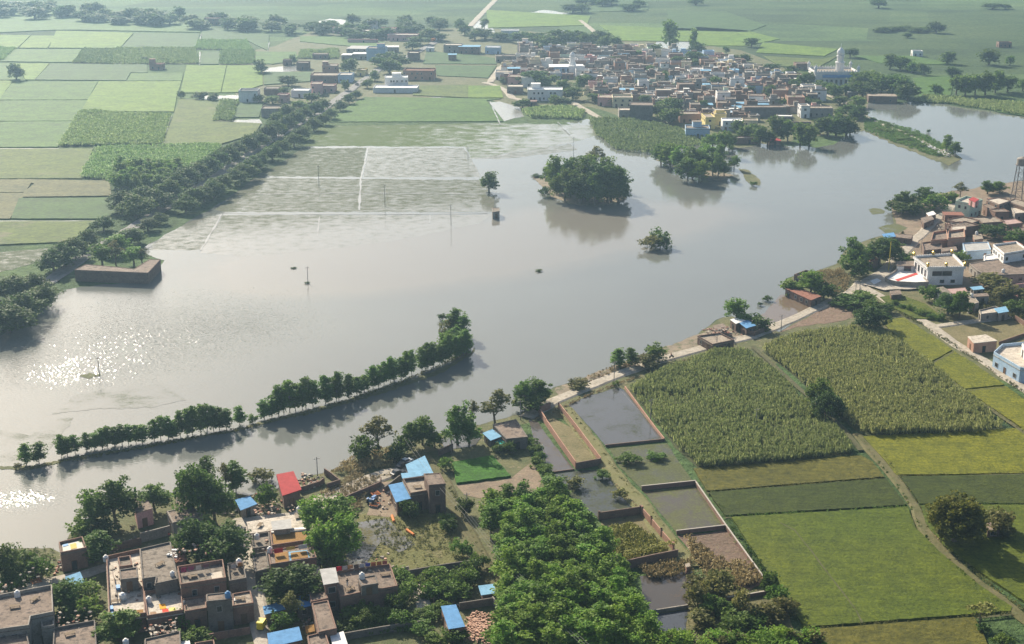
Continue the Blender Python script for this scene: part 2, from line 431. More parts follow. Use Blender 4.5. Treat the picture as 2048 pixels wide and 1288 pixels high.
LAKE = [(-260, 1130), (18, 1099), (54, 1096), (99, 1096), (122, 1108), (141, 1068), (160, 1050), (200, 1030), (262, 1005), (300, 985), (348, 986), (400, 982), (440, 990), (475, 988), (499, 992), (517, 986), (556, 978), (589, 960), (631, 948), (661, 942), (691, 930), (712, 916),
        (735, 905), (775, 892), (830, 878), (880, 868), (930, 856), (985, 842), (1040, 828), (1068, 800), (1110, 775), (1160, 757), (1230, 732), (1310, 700), (1385, 680), (1402, 662), (1432, 640), (1462, 632), (1490, 640), (1528, 655), (1560, 664), (1608, 632), (1640, 612), (1600, 590), (1568, 575),
        (1572, 556), (1620, 545), (1672, 528), (1690, 500), (1725, 482), (1765, 470), (1790, 452), (1785, 425), (1810, 402), (1880, 392), (1940, 380), (2000, 372), (2060, 358), (2380, 335),
        (2420, 225), (2150, 232), (2048, 234), (1985, 222), (1910, 212), (1850, 204), (1790, 206), (1738, 206), (1727, 224), (1740, 236), (1716, 246), (1700, 264), (1668, 290), (1630, 296), (1600, 292), (1566, 292), (1520, 288), (1480, 296), (1440, 288), (1330, 280), (1290, 262), (1200, 246), (1175, 238), (1130, 246),
        (1180, 258), (1150, 272), (1060, 285), (940, 285), (925, 288), (740, 290), (606, 294), (560, 330), (505, 362), (465, 390), (420, 420), (378, 442), (330, 470), (286, 496), (292, 508), (330, 522), (300, 560), (150, 575), (110, 588), (104, 604), (60, 640), (0, 672), (-280, 790)]
LAKE_O = sheet('flood_water', LAKE, Z2, WATER, 'broad sheet of muddy brown flood water between the two villages', 'water', 'structure', 14, 1.3, 7)

# far pools of flood water
for i, (pts, lab) in enumerate([
    ([(636, 42), (660, 37), (692, 40), (690, 49), (640, 50)], 'bright pool of flood water behind the roadside trees'),
    ([(938, 46), (958, 40), (985, 52), (990, 66), (950, 58)], 'white pool of flood water at the bend of the far track'),
    ([(1060, 25), (1088, 20), (1140, 26), (1120, 30), (1075, 29)], 'thin bright pool among the farthest cane fields'),
    ([(1308, 88), (1325, 72), (1374, 74), (1384, 96), (1340, 102)], 'pale pool behind the tall tree of the far village'),
    ([(860, 184), (872, 180), (900, 182), (908, 192), (890, 195), (864, 195)], 'small white pond beside the white walled farmhouse'),
    ([(466, 240), (520, 238), (524, 247), (464, 248)], 'strip of bright water at the end of a small rice plot'),
    ([(530, 136), (600, 130), (604, 142), (528, 144)], 'shallow water lying round the small roadside sheds'),
    ([(1108, 62), (1135, 60), (1134, 74), (1112, 78)], 'little pool glinting between trees above the far village'),
    ([(410, 192), (478, 190), (480, 198), (408, 200)], 'water standing beside the two-storey farmhouse'),
    ([(60, 12), (15, 14), (20, 20), (60, 18)], 'far glint of water under the hazy tree belt'),
    ([(980, 205), (1000, 203), (1040, 215), (1048, 232), (1008, 242)], 'flooded plot of stubble below the white villas')]):
    sheet('pool', pts, Z3, M.setdefault('pool', pond('pool_water', (0.24, 0.235, 0.21), 0.12, wave=0.25)), lab, 'pool', 'structure', 9, 0.8, 20 + i)

# flooded rice: standing shoots thin out into open water
_a, _b = G(300, 508), G(985, 436)
_d = (_b - _a).normalized()
FADE = ((_a.x, _a.y), (-_d.y, _d.x), 42.0)
SILT = (0.195, 0.19, 0.165)
FR = [pond('flooded_rice_dense', SILT, 0.06, (0.055, 0.075, 0.028), 0.425, 0.22, 0.08, (0.085, 0.10, 0.042), 1.5, 0.03, rows=(0.06, 0.35, 0.10)),
      pond('flooded_rice_thin', SILT, 0.10, (0.06, 0.075, 0.032), 0.51, 0.2, 0.10, (0.09, 0.10, 0.05), 1.5, 0.03, rows=(0.06, 0.35, 0.12)),
      pond('flooded_rice_drowned', SILT, 0.08, (0.06, 0.075, 0.03), 0.455, 0.2, 0.08, (0.088, 0.098, 0.045), 1.5, 0.03, fade=FADE, rows=(0.06, 0.35, 0.14)),
      pond('flooded_rice_green', SILT, 0.08, (0.07, 0.115, 0.022), 0.39, 0.10, 0.06, (0.09, 0.125, 0.032), 1.3, 0.05, fade=((G(1120, 272).x, G(1120, 272).y), (-0.97, 0.24), 95.0))]
for i, (pts, k, lab) in enumerate([
    ([(604, 296), (732, 296), (722, 354), (512, 352), (560, 328)], 0, 'flooded rice plot with grey green shoots beside the tree line'),
    ([(737, 296), (928, 295), (946, 322), (962, 354), (726, 354)], 1, 'flooded rice plot mostly open water with faint rows'),
    ([(508, 356), (962, 360), (990, 395), (985, 424), (445, 424), (430, 420), (470, 388)], 2, 'drowned rice plot crossed by pale bunds near the lone tree'),
    ([(446, 430), (860, 430), (985, 428), (960, 446), (830, 474), (700, 494), (500, 512), (400, 506)], 2, 'drowned rice fading into the open lake'),
    ([(384, 442), (440, 430), (402, 500), (290, 500), (330, 470)], 1, 'flooded corner plot of rice at the foot of the tree line'),
    ([(640, 252), (1000, 246), (1180, 250), (1205, 268), (1140, 286), (1060, 300), (944, 318), (928, 293), (608, 292)], 3, 'half drowned green rice field below the bright field'),
    ([(944, 318), (1060, 300), (1140, 288), (1155, 300), (1080, 310), (1010, 318)], 1, 'ragged edge of drowned rice beside open water'),
    ([(0, 505), (95, 496), (85, 522), (-60, 560), (-80, 510)], 0, 'waterlogged rice at the left edge of the photo')]):
    sheet('flooded_rice', pts, Z2 + 0.006 + 0.004 * (i % 3), FR[k], lab, 'flooded field', 'stuff', 12, 1.0, 40 + i)
weedm = pond('floating_weed', MUD, 0.06, (0.08, 0.10, 0.045), 0.56, 0.09, 0.06, (0.11, 0.125, 0.06), 1.4, 0.1)
for i, (pts, lab) in enumerate([
    ([(105, 828), (150, 790), (220, 775), (330, 770), (372, 800), (300, 815), (200, 818)], 'drifting mat of green weed on the lake before the poplar row'),
    ([(0, 860), (60, 870), (100, 840), (150, 835), (100, 900), (30, 935), (-40, 930)], 'weed scattered on the water at the left end of the poplars'),
    ([(1734, 420), (1752, 415), (1772, 420), (1765, 428), (1745, 428)], 'thin green weed patch off the right shore'),
    ([(1757, 456), (1772, 449), (1800, 448), (1814, 455), (1800, 464), (1770, 466)], 'green algae on the cove beside the shore trees')]):
    sheet('floating_weed', pts, Z3 + 0.01, weedm if i < 2 else M.setdefault('algae', pond('algae', MUD, 0.1, (0.12, 0.13, 0.05), 0.42, 0.2)), lab, 'water weed', 'stuff', 9, 2.0, 60 + i)

# ------------------------------------------------------------------ rice fields and plots
def rice(pts, m, lab, hgt=0.45, z=0.0, seed=1):
    """a crop stands as a low block with a broken edge"""
    mb = MB(); P = pxpoly(pts, 0, 9, 0.6 if pts[0][1] > 600 else 0.3, seed)
    mb.prism([(p.x, p.y) for p in P], 0.02, hgt + z, M[m])
    return tag(mb.build('rice_field'), lab, 'rice field', None, 'stuff')
NEAR = [
 ([(1763, 645), (1806, 637), (1871, 678), (1905, 702), (1858, 728), (1800, 685)], 'rice_y', 'bright rice plot beside the cane, nearest the white shrine'),
 ([(1859, 731), (1907, 704), (1947, 729), (2008, 772), (1929, 780)], 'rice_y', 'bright rice plot between cane and lane, middle of three'),
 ([(1932, 783), (2011, 775), (2140, 866), (2140, 930), (2048, 861)], 'rice_y', 'bright rice plot between cane and lane, nearest the right edge'),
 ([(1726, 876), (2040, 859), (2420, 853), (2420, 944), (1793, 953), (1770, 925)], 'rice_y', 'yellow ripening rice field right of the grass track'),
 ([(1388, 940), (1560, 928), (1722, 914), (1744, 926), (1769, 957), (1413, 985)], 'rice_o', 'ochre rice strip below the tall cane'),
 ([(1417, 988), (1771, 960), (1813, 1013), (1450, 1034)], 'rice_d', 'dark green rice strip left of the grass track'),
 ([(1798, 956), (2420, 947), (2420, 1009), (1838, 1011), (1826, 990)], 'rice_d', 'dark green rice strip right of the grass track'),
 ([(1463, 1038), (1816, 1017), (1832, 1060), (1880, 1108), (1960, 1175), (2024, 1218), (2020, 1226), (1609, 1258), (1543, 1160)], 'rice_g', 'largest bright green rice field at the lower right'),
 ([(1841, 1014), (2420, 1011), (2420, 1290), (2060, 1215), (1960, 1148), (1886, 1092), (1850, 1050)], 'rice_g', 'green rice field round the big mango tree'),
 ([(1613, 1264), (1948, 1238), (1962, 1262), (1990, 1330), (1640, 1340)], 'rice_o', 'ochre rice field cut by the bottom edge'),
 ([(904, 928), (985, 914), (1021, 955), (913, 970)], 'rice_n', 'small vivid green rice nursery by the mud house'),
 ([(1760, 597), (1795, 590), (1850, 610), (1890, 640), (1830, 640), (1782, 616)], 'rice_g', 'narrow rice plot below the white shrine wall')]
for i, (p, m, lab) in enumerate(NEAR): rice(p, m, lab, 0.5, 0.006 * i, i)
def z1(pts): return [(x / 2.926, y / 2.926) for x, y in pts]
FAR = [
 ([(-80, 870), (545, 873), (482, 1048), (-80, 1050)], 'far_o', 'olive rice plot left of the sugarcane'),
 ([(100, 1052), (640, 1062), (655, 1150), (108, 1158), (200, 1080)], 'far_b', 'browned rice plot above the dark plot'),
 ([(-80, 1054), (195, 1056), (150, 1130), (-80, 1132)], 'far_b', 'browned rice plot at the left edge'),
 ([(-80, 1136), (150, 1134), (60, 1285), (-80, 1285)], 'far_b', 'brown stubble plot at the left edge'),
 ([(110, 1164), (650, 1162), (690, 1250), (600, 1285), (66, 1285)], 'far_d', 'dark green rice plot by the roadside trees'),
 ([(-80, 1300), (560, 1298), (420, 1420), (-80, 1440)], 'far_o', 'dull green rice strip above the waterlogged corner'),
 ([(-80, 716), (438, 714), (338, 864), (-80, 866)], 'far_m', 'mid green rice plot with a short gap of water'),
 ([(-80, 592), (513, 590), (440, 711), (-80, 713)], 'far_m', 'mid green rice plot left of the upper cane'),
 ([(78, 482), (573, 480), (514, 587), (-80, 589), (4, 570)], 'far_m', 'mid green rice plot with a white egret spot'),
 ([(-80, 476), (78, 474), (0, 580), (-80, 585)], 'far_y', 'bright rice corner at the left edge'),
 ([(577, 480), (1062, 478), (1036, 560), (1018, 658), (474, 654)], 'far_y', 'bright rice plot in the middle of the patchwork'),
 ([(767, 432), (1073, 432), (1063, 476), (742, 476)], 'far_m', 'small rice plot below the red field hut'),
 ([(292, 376), (860, 381), (866, 428), (764, 429), (738, 475), (204, 470)], 'far_d', 'dark rice plot left of the red field hut'),
 ([(90, 376), (290, 374), (202, 470), (150, 470)], 'far_y', 'bright rice plot behind the tall tree at left'),
 ([(-80, 372), (86, 374), (120, 470), (-80, 472)], 'far_m', 'rice plot under the tall tree at left'),
 ([(1092, 387), (1325, 386), (1290, 545), (1055, 546)], 'far_y', 'bright rice plot, left half of the pair below the pale cane'),
 ([(1330, 386), (1535, 385), (1538, 500), (1400, 544), (1296, 545)], 'far_y', 'bright rice plot, right half of the pair below the pale cane'),
 ([(1050, 582), (1288, 590), (1244, 715), (1380, 720), (1528, 726), (1490, 790), (1290, 848), (952, 850), (1010, 690)], 'far_o', 'olive rice plot between the cane and the tree line'),
 ([(1402, 606), (1540, 605), (1516, 690), (1370, 690)], 'far_d', 'small blue green rice plot below the farmhouse'),
 ([(-80, 290), (478, 292), (430, 368), (-80, 362)], 'far_m', 'mid green rice strip far left'),
 ([(-80, 205), (180, 210), (102, 284), (-80, 284)], 'far_y', 'yellowish far rice plot at the left edge'),
 ([(184, 211), (324, 212), (278, 284), (110, 284)], 'far_y', 'yellowish far rice plot, second from the left edge'),
 ([(330, 182), (780, 196), (702, 284), (286, 284)], 'far_y', 'long pale rice plot below the hazy belt'),
 ([(790, 197), (1168, 201), (1150, 279), (708, 281)], 'far_d', 'blue green rice plot left of the pale cane'),
 ([(1182, 306), (1288, 307), (1280, 380), (1172, 379)], 'far_d', 'small square plot between two pale cane plots'),
 ([(1494, 306), (1733, 307), (1740, 358), (1600, 378), (1494, 375)], 'far_m', 'rice plot behind the roadside sheds'),
 ([(-80, 64), (700, 90), (1180, 152), (1172, 192), (470, 178), (320, 178), (-80, 196)], 'far_m', 'broad far rice fields under the tree belt'),
 ([(1186, 160), (1576, 205), (1570, 300), (1445, 240), (1180, 234)], 'far_d', 'hazy rice plot right of the water channel'),
 ([(1540, 425), (1820, 425), (1815, 480), (1545, 500)], 'far_d', 'rice plot between sheds and the brick compound')]
for i, (p, m, lab) in enumerate(FAR): rice(z1(p), m, lab, 0.5, 0.006 * i, 100 + i)
def z2(pts): return [(600 + x / 2.926, y / 2.926) for x, y in pts]
for i, (p, m, lab) in enumerate([
 ([(380, 570), (1180, 580), (1090, 590), (1190, 712), (170, 716), (260, 640)], 'far_m', 'broad green rice field before the white walled farmhouse'),
 ([(985, 505), (1170, 505), (1190, 575), (985, 575)], 'far_y', 'brighter rice corner beside the village lane'),
 ([(790, 385), (1150, 387), (1100, 460), (800, 445)], 'far_d', 'dark rice plot behind the unfinished brick house'),
 ([(740, 300), (1060, 330), (1150, 345), (1150, 378), (720, 375)], 'far_d', 'rice strip below the blue roofed shop row'),
 ([(0, 215), (270, 215), (500, 250), (480, 290), (0, 245)], 'far_m', 'hazy rice plot behind the blue painted mill'),
 ([(660, 505), (980, 500), (985, 575), (880, 570), (660, 560)], 'far_o', 'rough grass round the small white pond'),
 ([(1090, 60), (1700, 95), (1680, 150), (1100, 165)], 'far_y', 'pale far cane beyond the village trees'),
 ([(1600, 5), (2040, 10), (2040, 60), (1620, 75)], 'far_d', 'dark far field around the distant spinney'),  # dark crop material over the whole field
 ([(1750, 150), (2300, 170), (2300, 245), (1880, 240)], 'far_y', 'pale green cane field beside the far pool')]):
    rice(z2(p), m, lab, 0.5 if i else 0.4, 0, 140 + i)
def z3(pts): return [(1348 + x / 2.926, y / 2.926) for x, y in pts]
for i, (p, m, lab) in enumerate([
 ([(-40, 60), (300, 70), (540, 150), (430, 190), (-30, 180)], 'far_d', 'dark patch of far cane behind the village'),  # dark crop material over the whole patch
 ([(520, 250), (960, 290), (880, 330), (480, 310)], 'far_y', 'lighter cane strip by the round lone tree'),
 ([(130, 160), (420, 180), (620, 230), (420, 270), (140, 270)], 'far_y', 'pale cane slope right of the far pool'),
 ([(520, 330), (860, 350), (960, 330), (840, 400), (620, 390)], 'far_o', 'dull cane behind the domed shrine'),
 ([(1050, 330), (1400, 330), (1650, 380), (1240, 380)], 'far_m', 'green cane field right of the domed shrine'),
 ([(1400, 460), (1640, 440), (1620, 560), (1450, 590)], 'far_m', 'reedy field behind the right hand bay'),
 ([(1450, 600), (2100, 590), (2100, 690), (1900, 660), (1780, 610)], 'far_d', 'reeds edging the right hand bay')]):
    rice(z3(p), m, lab, 0.5, 0, 160 + i)

# bunds: white glints of water in the ditches, dark banks between near fields
for i, (pts, w, m, lab) in enumerate([
 ([(1413, 986), (1560, 974), (1771, 958)], 0.5, 'bund', 'dark bund between ochre and dark rice strips'),
 ([(1450, 1035), (1640, 1026), (1815, 1015)], 0.5, 'bund', 'dark bund above the largest rice field'),
 ([(1795, 955), (2000, 949), (2160, 945)], 0.5, 'bund', 'dark bund below the yellow rice field'),
 ([(1838, 1012), (2000, 1010), (2160, 1010)], 0.5, 'bund', 'dark bund above the mango tree field'),
 ([(1610, 1261), (1800, 1247), (1948, 1236), (2022, 1228)], 0.7, 'bund', 'dark bund along the bottom of the largest rice field'),
 ([(1763, 648), (1800, 687), (1860, 732), (1932, 784), (2048, 864), (2130, 925)], 1.2, 'track', 'worn footpath between tall cane and bright rice'),
 ([(1858, 730), (1907, 703)], 0.5, 'bund', 'dark bund across the bright rice, upper one'),
 ([(1930, 782), (2011, 774)], 0.5, 'bund', 'dark bund across the bright rice, lower one'),
 ([(1505, 692), (1560, 742), (1625, 800), (1690, 860), (1722, 900)], 1.6, 'bund', 'dark gap dividing the two near cane fields'),
 ([(1560, 1010 + 35), (1590, 1060), (1640, 1125), (1712, 1220), (1725, 1245)], 0.35, 'bund', 'thin dark wheel line across the largest rice field')]):
    ribbon('bund', pts, w, 0.56 if i == 9 else 0.52, M[m], lab, 'bund', 'structure', 0.12, i)
ditchm = pond('ditch_water', (0.22, 0.215, 0.195), 0.12, wave=0.2)
for i, (pts, w, lab) in enumerate([
 ([(444, 428), (402, 500)], 1.6, 'bright water gap between the corner plot and drowned rice'), ([(737, 294), (722, 355), (718, 420)], 2.0, 'bright water gap down the middle of the flooded rice'),
 ([(640, 432), (634, 472)], 1.2, 'short bright gap in the drowned rice, left of two'), ([(860, 430), (859, 446)], 1.2, 'short bright gap in the drowned rice, right of two'),
 ([(-30, 442), (120, 442), (200, 441)], 1.5, 'straight ditch of bright water beside the dark rice plot'), ([(-30, 297), (60, 297), (118, 297)], 1.5, 'ditch of bright water left of the upper cane'),
 ([(343, 232), (323, 290)], 1.6, 'bright ditch along the right side of the upper cane'), ([(403, 67), (400, 78)], 2.0, 'short bright channel far among the rice plots'),
 ([(538, 85), (535, 102)], 2.0, 'short bright channel right of the pale cane'), ([(440, 426), (600, 428), (860, 428), (975, 426)], 1.6, 'long bright bund of water across the flooded rice'),
 ([(510, 388), (700, 386), (965, 388)], 1.4, 'pale bund of water across the drowned rice'), ([(400, 103), (399, 130)], 1.8, 'bright channel between two pale cane plots'),
 ([(224, 108), (222, 128)], 2.2, 'bright channel at the foot of the small cane plot'), ([(1000, 248), (980, 203)], 1.6, 'pale bund at the edge of the stubble plot'), ([(1115, 244), (1140, 268)], 1.6, 'pale bund beside the flooded lane end')]):
    ribbon('ditch', pts, w * 0.42, 0.16 if i in (0, 1, 2, 3, 9, 10) else 0.54, ditchm, lab, 'ditch', 'structure', 0.3, 30 + i)

# waterlogged plots right of the lane
POND = [
 ([(1137, 809), (1180, 790), (1233, 776), (1247, 778), (1312, 862), (1328, 880), (1212, 893), (1182, 857)], pond('pond_clear', (0.075, 0.075, 0.075), 0.04, (0.05, 0.06, 0.025), 0.57, 0.1), 'clear dark pond inside the low walled plot'),
 ([(1218, 897), (1333, 886), (1388, 966), (1282, 978), (1240, 935)], pond('pond_grassy', (0.065, 0.062, 0.05), 0.05, (0.075, 0.09, 0.03), 0.44, 0.12, weed2=(0.12, 0.13, 0.06)), 'waterlogged grassy plot below the clear pond'),
 ([(1286, 982), (1388, 970), (1450, 1057), (1355, 1067), (1320, 1025)], pond('pond_muddy', (0.075, 0.062, 0.048), 0.06, (0.085, 0.095, 0.03), 0.49, 0.14, weed2=(0.14, 0.15, 0.06)), 'muddy flooded plot inside white topped walls'),
 ([(1057, 838), (1078, 845), (1100, 880), (1151, 940), (1097, 946), (1070, 890)], pond('pond_brown', (0.085, 0.075, 0.07), 0.05, (0.12, 0.095, 0.06), 0.55, 0.3), 'brown strip of flood water left of the brick compound'),
 ([(1098, 950), (1151, 942), (1205, 938), (1242, 978), (1265, 1018), (1197, 1036), (1150, 1000)], pond('pond_deep', (0.05, 0.055, 0.052), 0.04, (0.07, 0.08, 0.035), 0.51, 0.16), 'deep flooded plot between brick compound and poplars'),
 ([(1280, 1152), (1386, 1141), (1378, 1216), (1295, 1228), (1285, 1190)], pond('pond_violet', (0.065, 0.056, 0.048), 0.04, (0.13, 0.09, 0.05), 0.6, 0.1), 'flooded plot with drowned stalks at its back'),
 ([(1285, 1232), (1375, 1219), (1372, 1262), (1290, 1275)], M['pool'] if False else pond('pond_bottom', (0.06, 0.065, 0.075), 0.05), 'last strip of flood water before the lower trees'),
 ([(715, 1045), (770, 1036), (800, 1060), (830, 1090), (800, 1105), (760, 1085), (730, 1130), (700, 1150), (690, 1080)], pond('pond_marsh', (0.12, 0.12, 0.125), 0.06, (0.115, 0.105, 0.04), 0.5, 0.16), 'puddles lying in the rough meadow'),
 ([(900, 868), (930, 858), (965, 872), (950, 892), (890, 900), (880, 880)], pond('pond_shade', (0.10, 0.10, 0.10), 0.05, wave=0.03), 'shallow water under the shore trees by the palm'),
 ([(1552, 662), (1606, 634), (1628, 612), (1590, 588), (1560, 590), (1530, 625), (1500, 640)], pond('pond_cove', (0.16, 0.12, 0.085), 0.04, wave=0.03), 'shallow brown cove over the drowned road')]
for i, (p, m, lab) in enumerate(POND): sheet('pond', p, Z3 + 0.03, m, lab, 'pond', 'structure', 12, 0.8, 80 + i)
meadow = surf('meadow', (0.10, 0.105, 0.03), (0.135, 0.125, 0.04), 0.12, (0.16, 0.135, 0.07), bump_s=1.0, fine=1.2)
for i, (p, m, lab) in enumerate([
 ([(715, 1030), (880, 1015), (905, 1040), (940, 1130), (830, 1150), (720, 1150), (700, 1100)], meadow, 'rough marshy meadow with puddles before the blue roofed house'),
 ([(1082, 822), (1150, 858), (1200, 921), (1151, 932), (1092, 850)], M['drygrass'], 'dry grassy floor of the brick compound'),
 ([(1200, 1038), (1280, 1028), (1342, 1106), (1350, 1112), (1252, 1132), (1210, 1090)], M['drygrass'], 'overgrown floor of the pillared wall plot'),
 ([(1356, 1071), (1453, 1061), (1530, 1165), (1480, 1190), (1400, 1130)], surf('brown_weeds', (0.12, 0.085, 0.06), (0.16, 0.11, 0.08), 0.2, (0.15, 0.13, 0.06), bump_s=1, fine=1.2), 'brown dried weeds in the lowest walled plot'),
 ([(913, 972), (1024, 957), (1062, 925), (1085, 960), (1070, 1000), (985, 1000), (930, 990)], M['soil'], 'bare pale yard below the rice nursery'),
 ([(740, 1000), (760, 965), (800, 960), (800, 1010), (790, 1035), (735, 1030)], M['soil'], 'rutted bare yard before the blue roofed house'),
 ([(640, 985), (720, 935), (760, 960), (740, 1000), (715, 1035), (680, 1010)], M['weeds'], 'dead brush below the dirt road'),
 ([(1870, 655), (2048, 640), (2120, 660), (2100, 720), (2010, 700), (1920, 700)], M['drygrass'], 'dry grass plot beside the brick box house'),
 ([(1560, 664), (1640, 620), (1700, 600), (1740, 620), (1690, 640), (1590, 655)], surf('reddish_weeds', (0.15, 0.10, 0.07), (0.2, 0.14, 0.10), 0.2, (0.10, 0.10, 0.04), bump_s=1, fine=1.0), 'reddish trampled weeds by the drowned road'),
 ([(1700, 560), (1760, 545), (1850, 575), (1980, 580), (2060, 640), (1860, 645), (1760, 600)], M['weeds'], 'weedy ground below the white shrine'),
 ([(1300, 1180), (1560, 1180), (1600, 1300), (1290, 1300)], M['weeds'], 'weedy ground under the lower right bushes'),
 ([(1780, 400), (2060, 360), (2200, 560), (1980, 580), (1760, 560), (1800, 470)], M['soil'], 'trodden earth between the right village houses')]):
    sheet('ground', p, Z2 + 0.01 * (i % 3) + 0.004, m, lab, 'ground', 'structure', 14, 1.5, 200 + i)
for i, (p, lab) in enumerate([
 ([(0, 932), (60, 932), (160, 911), (290, 893), (360, 877), (470, 859), (540, 838), (600, 824), (700, 797), (800, 766), (870, 742), (940, 706), (950, 694), (945, 708), (880, 747), (810, 772), (720, 800), (620, 828), (540, 844), (470, 863), (370, 881), (290, 896), (160, 915), (60, 940), (0, 938)], 'low muddy bank strewn with debris under the poplar row'),
 ([(1085, 352), (1105, 350), (1180, 358), (1250, 380), (1252, 402), (1200, 412), (1140, 408), (1100, 392), (1065, 353)], 'drowned mud under the wooded islet'),
 ([(1310, 318), (1340, 330), (1380, 352), (1440, 362), (1470, 350), (1440, 345), (1380, 330)], 'muddy bank under the pale green islet trees'),
 ([(1476, 336), (1500, 342), (1520, 360), (1520, 372), (1500, 368), (1490, 355)], 'narrow weedy spit in the water'),
 ([(1700, 262), (1716, 226), (1750, 238), (1830, 268), (1905, 302), (1924, 316), (1900, 330), (1868, 320), (1790, 290), (1728, 262)], 'grassy embankment running into the bay'),
 ([(1110, 778), (1200, 742), (1310, 702), (1400, 668), (1440, 648), (1500, 665), (1400, 695), (1250, 748), (1120, 800)], 'muddy strip between the lane and the lake'),
 ([(158, 752), (180, 746), (204, 750), (176, 758)], 'grassy hummock at the foot of a pole in the lake')]):
    sheet('mud_bank', p, Z4 + 0.01, M['mudbank'] if i not in (0, 3, 4, 6) else M['scrub'], lab, 'mud bank', 'structure', 6, 1.6, 230 + i)

# roads, lanes and paths
ROADS = [
 ([(1050, 834), (1110, 800), (1180, 770), (1250, 742), (1330, 715), (1420, 690), (1500, 672), (1545, 655), (1600, 630), (1655, 605), (1700, 585), (1725, 562)], 3.6, 'road', 'pale dirt lane running along the lake shore'),
 ([(1725, 566), (1760, 545), (1800, 510), (1830, 480), (1870, 440), (1895, 420), (1920, 395)], 3.4, 'road', 'village lane climbing past the brick houses'),
 ([(1725, 572), (1760, 590), (1800, 615), (1860, 648), (1900, 680), (1960, 715), (2048, 775), (2150, 845)], 3.0, 'road', 'straight pale lane past the brick box house'),
 ([(1860, 652), (1960, 640), (2030, 630)], 2.6, 'road', 'side lane to the grey walled house'),
 ([(600, 1030), (650, 1000), (700, 975), (740, 957), (775, 945), (805, 940), (830, 925)], 5.0, 'road', 'raised dirt road to the blue roofed house'),
 ([(480, 1035), (488, 1060), (497, 1110), (505, 1150), (512, 1200), (520, 1250), (528, 1320)], 2.3, 'concrete_lane', 'narrow concrete lane between the near houses'),
 ([(470, 1045), (540, 1035), (600, 1030)], 4.0, 'concrete_lane', 'pale trodden yard joining lane and dirt road'),
 ([(0, 1190), (60, 1172), (110, 1158), (170, 1145), (215, 1130)], 2.6, 'road', 'dirt lane along the near shore by the tarp roofed hut'),
 ([(850, 910), (880, 945), (905, 1000), (930, 1050), (960, 1110), (985, 1160), (1010, 1215), (1020, 1300)], 2.4, 'track', 'dirt track between the meadow and the poplar grove'),
 ([(1131, 815), (1182, 883), (1232, 951), (1285, 1012), (1338, 1080), (1384, 1133)], 3.6, 'greenpath', 'mossy straight path between the flooded plots'),
 ([(1713, 866), (1770, 930), (1798, 962), (1832, 1015), (1850, 1058), (1882, 1098), (1960, 1165), (2050, 1235), (2150, 1310)], 1.8, 'track', 'grassy track winding between the rice fields'),
 ([(60, 585), (109, 553), (171, 509), (240, 470), (342, 405), (420, 360), (500, 305), (580, 255), (640, 222), (685, 190), (730, 158), (770, 128), (806, 118), (840, 100), (880, 78), (872, 72), (850, 70)], 5.5, 'asphalt', 'long tree lined road running from the lake to the far village'),
 ([(980, 164), (990, 150), (1000, 135), (1010, 128)], 4.0, 'road', 'pale lane at the edge of the far village'),
 ([(970, 164), (990, 170), (1012, 180), (1025, 195), (1045, 200)], 4.0, 'road', 'dirt track curving round the bright rice corner'),
 ([(1480, 120), (1530, 140), (1570, 152), (1620, 172), (1660, 190), (1690, 205), (1720, 226)], 4.0, 'road', 'dusty road along the right edge of the far village'),
 ([(1720, 226), (1760, 245), (1810, 265), (1860, 290), (1895, 308)], 2.4, 'road', 'footway along the top of the embankment'),
 ([(940, 52), (955, 36), (975, 15), (990, 0)], 5.0, 'road', 'far dirt track between hazy cane fields'),
 ([(1160, 40), (1180, 55), (1192, 66)], 4.0, 'road', 'thin far track among trees above the village'),
 ([(1140, 200), (1165, 215), (1200, 235)], 3.5, 'road', 'flooded lane end below the white villas'),
 ([(1380, 255), (1420, 240), (1440, 215), (1470, 200)], 3.0, 'road', 'narrow village street between yellow and grey houses')]
for i, (pts, w, m, lab) in enumerate(ROADS):
    ribbon('road' if m in ('road', 'asphalt') else 'path', pts, w, 0.62 if m in ('asphalt',) else 0.34 + 0.012 * i, M[m], lab, 'road' if m in ('road', 'asphalt') else 'path', 'structure', 0.35, 300 + i, thick=0.3)
mb = MB(); P = pxpoly([(1725, 570), (1760, 548), (1790, 545), (1800, 575), (1850, 572), (1845, 578), (1770, 582)], 0.3, 10, 0.8, 5); mb.poly([(p.x, p.y, 0.66) for p in P], M['concrete_lane'])
tag(mb.build('pavement'), 'pale paved square before the white shrine', 'pavement', None, 'structure')
# ------------------------------------------------------------------ trees, bushes and tall crops
LEAF = {
 'dark': leaf('leaf_dark', (0.046, 0.094, 0.018), (0.095, 0.15, 0.028)),
 'mid': leaf('leaf_mid', (0.07, 0.135, 0.022), (0.13, 0.2, 0.034)),
 'poplar': leaf('leaf_poplar', (0.075, 0.165, 0.024), (0.15, 0.25, 0.04)),
 'bright': leaf('leaf_bright', (0.095, 0.195, 0.02), (0.17, 0.265, 0.034)),
 'mango': leaf('leaf_mango', (0.08, 0.1, 0.014), (0.19, 0.18, 0.028)),
 'olive': leaf('leaf_olive', (0.1, 0.115, 0.03), (0.19, 0.18, 0.055)),
 'cane': leaf('leaf_cane', (0.15, 0.18, 0.055), (0.27, 0.28, 0.12), 0.55),
 'canefar': leaf('leaf_cane_far', (0.21, 0.31, 0.10), (0.33, 0.42, 0.18), 0.55),
 'dry': leaf('leaf_dry', (0.2, 0.15, 0.07), (0.36, 0.28, 0.13), 0.3),
 'reed': leaf('leaf_reed', (0.19, 0.27, 0.10), (0.32, 0.38, 0.17), 0.55),
 'yellow': leaf('leaf_yellow', (0.17, 0.19, 0.04), (0.28, 0.27, 0.07), 0.3)}
BARK = surf('bark', (0.13, 0.105, 0.08), (0.2, 0.165, 0.13), 1.5, rough=0.95)
